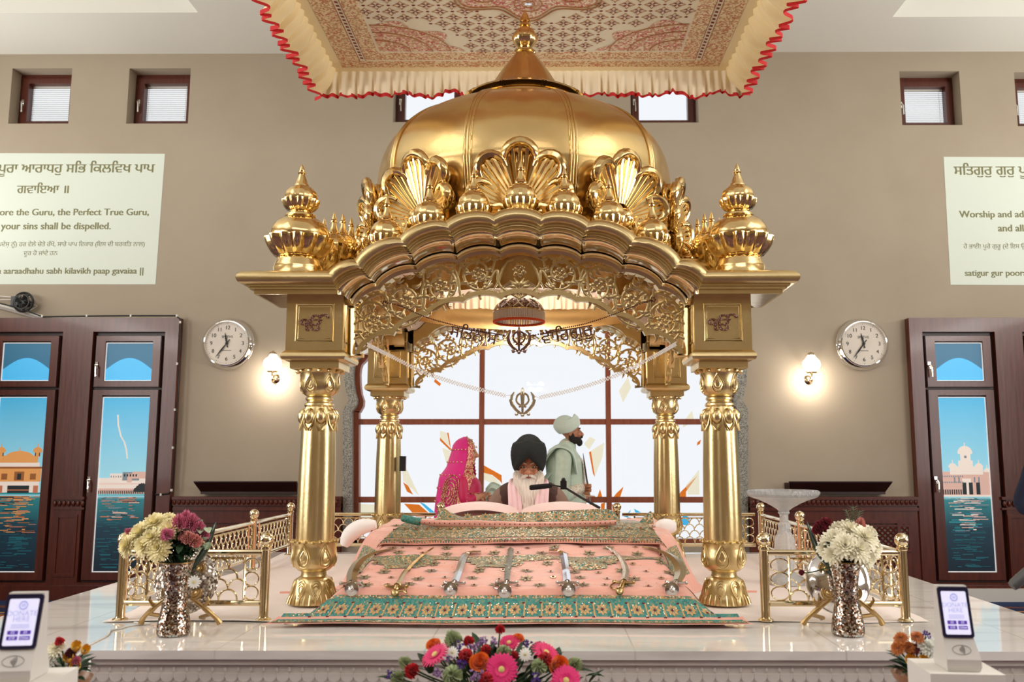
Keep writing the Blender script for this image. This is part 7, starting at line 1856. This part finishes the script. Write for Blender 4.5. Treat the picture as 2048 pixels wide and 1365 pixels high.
b = MB(); head(b, hc, Mh, .92)
sh = zE - .20
limb(b, [V((0, .02, .92)), V((0, .0, 1.12)), V((0, .015, sh - .07)), V((0, .0, sh + .04))], [.15, .145, .135, .055], 18)
for e in (-1, 1):
    limb(b, [V((e * .08, .02, .90)), V((e * .095, .0, .50)), V((e * .095, .01, .09))], [.09, .062, .045]); limb(b, [V((e * .095, .02, .05)), V((e * .10, -.08, .04)), V((e * .105, -.16, .03))], [.045, .042, .03])
elb = V((-.24, .03, hl.z - .06)); limb(b, [V((-.17, .02, sh - .03)), V((-.225, .03, lerp(sh, elb.z, .5))), elb], [.062, .052, .045]); limb(b, [elb, lerp(elb, hl + V((0, .05, 0)), .5), hl + V((0, .06, 0))], [.045, .038, .029])
elb2 = V((.24, .02, hl.z - .06)); hl2 = V((.09, hl.y + .03, hl.z - .02)); limb(b, [V((.17, .02, sh - .03)), elb2], [.062, .045]); limb(b, [elb2, hl2 + V((0, .06, 0))], [.045, .029])
hand(b, hl + V((-.012, .07, 0)), Matrix.Rotation(-PI / 2, 3, 'Z') @ Matrix.Rotation(-PI / 2, 3, 'X'), 1, 1.15, .95)
hand(b, hl2 + V((.0, .07, -.05)), Matrix.Rotation(-PI / 2 - .3, 3, 'Z') @ Matrix.Rotation(PI / 2, 3, 'X'), 1, 1.1, .95)
remeshed(b, 'body', SKIN2, gr, .006)
eyes(hc, Mh, .92, gr)
TH = lambda x, y, z: hc + Mh @ (V((x, y, z)) * .92)
b = MB(); turban(b, hc + Mh @ V((0, .022, .044)), Mh, .092, .112, .088, rad(-20), folds=6, fr=.012, lo=-.03); remeshed(b, 'turban', MINT2, gr, .006, 2)
b = MB()
for p, r_ in (((0, -.078, -.10), (.040, .030, .036)), ((.05, -.04, -.078), (.026, .045, .034)), ((-.05, -.04, -.078), (.026, .045, .034)), ((.066, .0, -.05), (.015, .03, .045)), ((-.066, .0, -.05), (.015, .03, .045)), ((0, -.096, -.050), (.030, .014, .008))): b.ball(TH(*p), r_, 14, 10, Mh)
b.tube(spline([TH(.05, -.075, -.062), TH(.028, -.1, -.052), TH(0, -.107, -.046), TH(-.028, -.1, -.052), TH(-.05, -.075, -.062)], 4), .010, 8)
remeshed(b, 'beard', mat('black_hair', rgb(34, 28, 26), .85, bump=(120, .5)), gr, .005, 1)
m = MB()
for e in (-1, 1): m.tube([TH(e * .014, -.090, .034), TH(e * .034, -.088, .040), TH(e * .054, -.074, .034)], [.004, .005, .003], 6)
m.build('eyebrows', MATS['black_hair'], gr)
b = MB(); limb(b, [V((0, .02, .55)), V((0, .02, .75)), V((0, .005, 1.02)), V((0, .0, 1.16)), V((0, .015, sh - .07)), V((0, .0, sh + .01)), V((0, lerp(oy, .03, .45), sh + .06))], [.25, .225, .178, .166, .170, .142, .086], 20)
limb(b, [V((-.12, .02, sh - .0)), V((-.185, .02, sh - .04)), V((-.24, .03, lerp(sh, elb.z, .5))), elb + V((-.005, .0, -.005)), lerp(elb, hl + V((0, .06, 0)), .45)], [.085, .078, .070, .066, .056]); limb(b, [V((.12, .02, sh)), V((.185, .02, sh - .04)), elb2, lerp(elb2, hl2 + V((0, .06, 0)), .5)], [.085, .078, .066, .056])
remeshed(b, 'coat', MINT, gr, .009, 3)
b = MB(); limb(b, [lerp(elb, hl + V((0, .06, 0)), .30), lerp(elb, hl + V((0, .06, 0)), .92)], [.064, .050], 16); b.build('cuff', EMB, gr, 60)
m = MB(); m.lathe([(.060, 0), (.068, .012), (.066, .05), (.060, .052)], 28, c=V((0, lerp(oy, .03, .42), sh + .065)), cap=False); m.build('collar', EMB, gr, 60)
m = MB(); m.grid(lambda u, v: V((lerp(-.045, .045, u), -.0 - interp([(0, .27), (.35, .20), (.55, .178), (.9, .178), (1, .10)], v) - .004 + .012 * (abs(u - .5) * 2) ** 2 * 2, lerp(.55, sh + .01, v))), 7, 24); m.build('placket', EMB, gr, 60)
m = MB()                                   # stole thrown over the shoulder and down the back
pth = spline([V((-.10, -.10, sh - .16)), V((-.125, -.06, sh + .02)), V((-.12, .06, sh + .075)), V((-.10, .17, sh - .02)), V((-.08, .245, sh - .22)), V((-.06, .285, sh - .46)), V((-.04, .30, .80))], 6); n = len(pth)
for d in (0, .006): m.grid(lambda u, v: pth[round(u * (n - 1))] + V(((v - .5) * .22, .012 * math.sin(v * PI * 6 + u * 3) + d, -.05 * abs(v - .5) + .006 * math.sin(v * 17))), n, 25)
m.build('stole', MINT2, gr, 60)
b = MB()
for e in (-1, 1): limb(b, [V((e * .08, .02, .70)), V((e * .09, .01, .40)), V((e * .095, .01, .10))], [.10, .08, .06])
remeshed(b, 'trousers', MINT2, gr, .01, 2)
m = MB()
for e in (-1, 1): m.tube([V((e * .10, .07, .035)), V((e * .10, -.03, .04)), V((e * .105, -.14, .032)), V((e * .106, -.19, .04))], [.042, .050, .046, .02], 14)
m.build('shoes', mat('tan_leather', rgb(150, 120, 90), .5), gr)
a, b_, c_ = P(1166, 907, Yg2 - .06), P(1176, 976, Yg2 - .06), P(1187, 1040, Yg2 - .06); dn = (c_ - a).normalized()
o = thing('sword', 'sheathed ceremonial sword held upright by the groom', 'sword', b_)
m = MB(); m.tube([a, lerp(a, b_, .25), lerp(a, b_, .6), b_ - dn * .03], [.003, .010, .012, .013], 8, flat=.6); m.build('scabbard', mat('dark_velvet', rgb(52, 36, 40), .7), o, world=True)
m = MB(); m.tube([b_ - dn * .05, b_ + dn * .07], .012, 10); m.tube([b_ + dn * .08 + V((-.05, 0, .01)), b_ + dn * .075, b_ + dn * .08 + V((.05, 0, -.0))], .006, 6); m.build('hilt', BRASS, o, world=True)
m = MB(); m.tube([b_ + dn * .09, b_ + dn * .3, b_ + dn * .62, b_ + dn * .80], [.012, .012, .010, .003], 8, flat=.5); m.build('sheath', mat('grey_sheath', rgb(120, 124, 130), .4, .5), o, world=True)

# -- the bride, walking in profile with a magenta veil
Yb2 = 8.0; bx = P(934, 950, Yb2).x; et = P(950, 903, Yb2)
br = thing('person', 'bride in a magenta veil with gold embroidery walking in profile towards the groom', 'person', V((bx, Yb2, 0)), PI / 2)
zE = et.z; oy = -(et.x - bx) + .075; hc = V((0, oy, zE - .008)); Mh = Matrix.Rotation(rad(7), 3, 'X'); s_ = .92
b = MB(); head(b, hc, Mh, s_, 'f'); sh = zE - .225
limb(b, [V((0, .02, .85)), V((0, .015, 1.0)), V((0, .01, sh - .07)), V((0, .02, sh + .06))], [.135, .115, .125, .055], 18)
hb_ = P(978, 992, Yb2); hl = V((-.05, -(hb_.x - bx) + .02, hb_.z)); hl2 = V((.05, hl.y, hl.z - .02))
for e, h_ in ((-1, hl), (1, hl2)):
    el = V((e * .19, .0, hl.z - .03)); limb(b, [V((e * .145, .015, sh - .03)), V((e * .18, .01, lerp(sh, el.z, .5))), el], [.052, .044, .038]); limb(b, [el, lerp(el, h_, .5), h_ + V((0, .06, 0))], [.038, .033, .024])
    limb(b, [V((e * .07, .02, .86)), V((e * .08, .0, .45)), V((e * .08, .01, .08))], [.085, .055, .04]); limb(b, [V((e * .08, .02, .05)), V((e * .085, -.12, .03))], [.04, .03])
hand(b, hl + V((0, .06, 0)), Matrix.Rotation(-PI / 2, 3, 'Z') @ Matrix.Rotation(-PI / 2, 3, 'X'), 1, .7, .85); hand(b, hl2 + V((0, .06, 0)), Matrix.Rotation(-PI / 2, 3, 'Z') @ Matrix.Rotation(PI / 2, 3, 'X'), 1, .7, .85)
remeshed(b, 'body', SKIN3, br, .0055); eyes(hc, Mh, s_, br)
TH = lambda x, y, z: hc + Mh @ (V((x, y, z)) * s_)
m = MB(); m.ball(TH(0, .03, .05), (.081 * s_, .095 * s_, .080 * s_), 20, 14, Mh); m.build('hair', MATS['black_hair'], br, 60)
MAG = mat('magenta_net', rgb(222, 20, 132), .6, sheen=.3, bump=(16, .3)); MAGD = mat('magenta_silk', rgb(196, 18, 84), .5, bump=(14, .3)); GEMB = cells('gold_pink_embroidery', [rgb(214, 168, 130), rgb(190, 60, 80), rgb(226, 190, 150), rgb(170, 30, 70), rgb(200, 140, 110)], 105, .4, .3)
m = MB()
SK = [(0, .34), (.35, .30), (.7, .22), (.95, .165), (1.0, .145)]
m.grid(lambda u, v: V(((interp(SK, v) + .012 * math.sin(22 * 2 * PI * u) * (1 - v)) * .9 * math.cos(2 * PI * u), .01 + (interp(SK, v) + .012 * math.sin(22 * 2 * PI * u) * (1 - v)) * math.sin(2 * PI * u), lerp(.02, .96, v))), 176, 16, cu=True); m.build('skirt', MAGD, br, 60)
b = MB(); limb(b, [V((0, .015, .92)), V((0, .012, sh - .08)), V((0, .018, sh - .01))], [.145, .142, .085], 18)
for e, h_ in ((-1, hl), (1, hl2)):
    el = V((e * .19, .0, hl.z - .03)); limb(b, [V((e * .10, .015, sh - .01)), V((e * .15, .015, sh - .035)), V((e * .185, .01, lerp(sh, el.z, .6))), el, lerp(el, h_, .35)], [.062, .06, .052, .048, .042])
remeshed(b, 'blouse', MAGD, br, .008, 2)
def veil(u, v, d=0):
    """u: right-hand face edge -> round the back -> left-hand edge; v: crown -> hem."""
    a = lerp(-1.18, 1.18, u); zt_ = hc.z + .150 * s_
    z = lerp(zt_, .30, v ** 1.05)
    k = [(zt_, .012), (zt_ - .025, .070), (zt_ - .07, .104), (zt_ - .16, .120), (zt_ - .27, .150), (zt_ - .36, .215), (zt_ - .55, .235), (zt_ - .9, .25), (.30, .29)]
    r_ = interp([(-a_, b_) for a_, b_ in k], -z) + d
    cyv = interp([(-zt_, oy + .015), (-(zt_ - .2), oy + .03), (-(zt_ - .45), .04), (-.3, .06)], -z)
    f = 1 + .05 * math.sin(u * 34 + v * 3) * sstep(.2, .5, v)
    t = PI / 2 + a * lerp(2.08, 1.55, sstep(.08, .45, v))
    return V((-r_ * f * .92 * math.cos(t) * (-1) * -1, cyv + r_ * f * math.sin(t) * (1.0), z))
m = MB(); m.grid(lambda u, v: veil(u, v), 90, 60); m.build('veil', MAG, br, 60)
m = MB(); m.grid(lambda u, v: veil(lerp(0, .10, u), v, .005), 10, 60); m.grid(lambda u, v: veil(lerp(.90, 1, u), v, .005), 10, 60)
for uc, vc, w_, h_ in ((.20, .40, .12, .12), (.80, .40, .12, .12), (.24, .62, .09, .10), (.76, .62, .09, .10)):
    for k in range(5): 
        rr = (k + 1) / 5; m.tube([veil(uc + w_ * rr * math.cos(t) * .8, vc + h_ * rr * math.sin(t), .006) for t in (2 * PI * i / 26 for i in range(26))], .006, 5, closed=True)
m.build('veil_border', GEMB, br, 60)
m = MB()
for i in range(13):
    for j in range(9):
        p = veil(.14 + .72 * (i + .5 * (j % 2)) / 13, .10 + .8 * j / 9, .006); m.ball(p, .0075, 6, 5)
for i in range(40): m.ball(veil(0, i / 40, .008), .007, 6, 5); m.ball(veil(1, i / 40, .008), .007, 6, 5)
m.build('veil_beads', mat('gold_bead', rgb(226, 190, 150), .25, .6), br, 60)
m = MB()
for e, h_ in ((-1, hl), (1, hl2)):
    el = V((e * .19, .0, hl.z - .03))
    for k in range(9):
        t = .42 + .06 * k; c = lerp(el, h_ + V((0, .06, 0)), min(1, t)); ax = (h_ - el).normalized(); u_ = ax.orthogonal().normalized(); w2 = ax.cross(u_); r_ = lerp(.042, .032, (t - .4) / .6)
        m.tube([c + (u_ * math.cos(q) + w2 * math.sin(q)) * r_ for q in (2 * PI * i / 20 for i in range(20))], .005, 6, closed=True)
m.build('bangles', GEMB, br, 60)
m = MB(); m.ball(TH(0, -.089, .06), .008, 8, 6); m.build('forehead_jewel', MATS['gold_bead'], br)
# -- the mint cloth the couple share
a = P(1098, 968, Yg2 - .05); z_ = P(980, 985, Yb2 - .05)
pth = spline([V((a.x + .02, Yg2 - .10, a.z + .05)), V((lerp(a.x, z_.x, .3), Yb2 - .02, a.z - .13)), V((lerp(a.x, z_.x, .7), Yb2 - .04, z_.z - .06)), V((z_.x + .02, Yb2 - .05, z_.z + .01)), V((z_.x - .04, Yb2 - .06, z_.z - .03))], 7); n = len(pth); m = MB()
for d in (0, .008): m.grid(lambda u, v: pth[round(u * (n - 1))] + V((.05 * (v - .5) * (1 - u), .02 * math.sin(v * PI * 5) + d, (v - .5) * lerp(.24, .13, u))), n, 17)
tag(m.build('sash', MINT2, None, 60), 'mint cloth stretched from the groom to the hands of the bride', 'sash')
# -- a person in navy at the right picture edge
Yn = 5.6; q = P(2043, 1015, Yn)
pn = thing('person', 'person standing in a navy suit, only the bent elbow showing at the right picture edge', 'person', V((q.x + .33, Yn, 0)), 0)
zS = 1.42; b = MB(); hc = V((0, 0, 1.64)); head(b, hc, I3)
limb(b, [V((0, .02, .92)), V((0, .01, 1.12)), V((0, .015, zS - .05)), V((0, .02, zS + .06))], [.15, .14, .145, .06], 18)
ez = q.z
for e in (-1, 1):
    el = V((e * .285, .03, ez)); hn = V((e * .12, -.22, ez + .02))
    limb(b, [V((e * .17, .02, zS - .03)), V((e * .24, .03, lerp(zS, ez, .5))), el], [.06, .052, .044]); limb(b, [el, lerp(el, hn, .5), hn], [.044, .036, .028]); hand(b, hn, Matrix.Rotation(-PI / 2 - e * .6, 3, 'Z'), -e, .4)
    limb(b, [V((e * .09, .02, .9)), V((e * .10, .0, .5)), V((e * .10, .01, .09))], [.09, .062, .045]); limb(b, [V((e * .10, .02, .05)), V((e * .11, -.16, .035))], [.045, .034])
remeshed(b, 'body', SKIN2, pn, .008); eyes(hc, I3, 1, pn)
NAVY = mat('navy_cloth', rgb(22, 28, 56), .85); b = MB(); limb(b, [V((0, .02, .80)), V((0, .01, 1.1)), V((0, .015, zS - .04)), V((0, .02, zS + .02))], [.18, .165, .165, .09], 18)
for e in (-1, 1):
    el = V((e * .29, .03, ez)); hn = V((e * .14, -.19, ez + .02))
    limb(b, [V((e * .10, .02, zS)), V((e * .18, .02, zS - .03)), V((e * .245, .03, lerp(zS, ez, .5))), el, hn], [.09, .078, .066, .056, .042]); limb(b, [V((e * .09, .02, .86)), V((e * .10, .0, .5)), V((e * .10, .01, .08))], [.12, .085, .065])
remeshed(b, 'suit', NAVY, pn, .01, 2)
b = MB(); turban(b, hc + V((0, 0, .07)), I3, .112, .125, .115, 0); remeshed(b, 'turban', NAVY, pn, .008, 1)
m = MB()
for e in (-1, 1): m.tube([V((e * .10, .06, .04)), V((e * .10, -.04, .045)), V((e * .11, -.17, .035)), V((e * .11, -.21, .04))], [.045, .052, .048, .02], 14)
m.build('shoes', BLACK, pn)
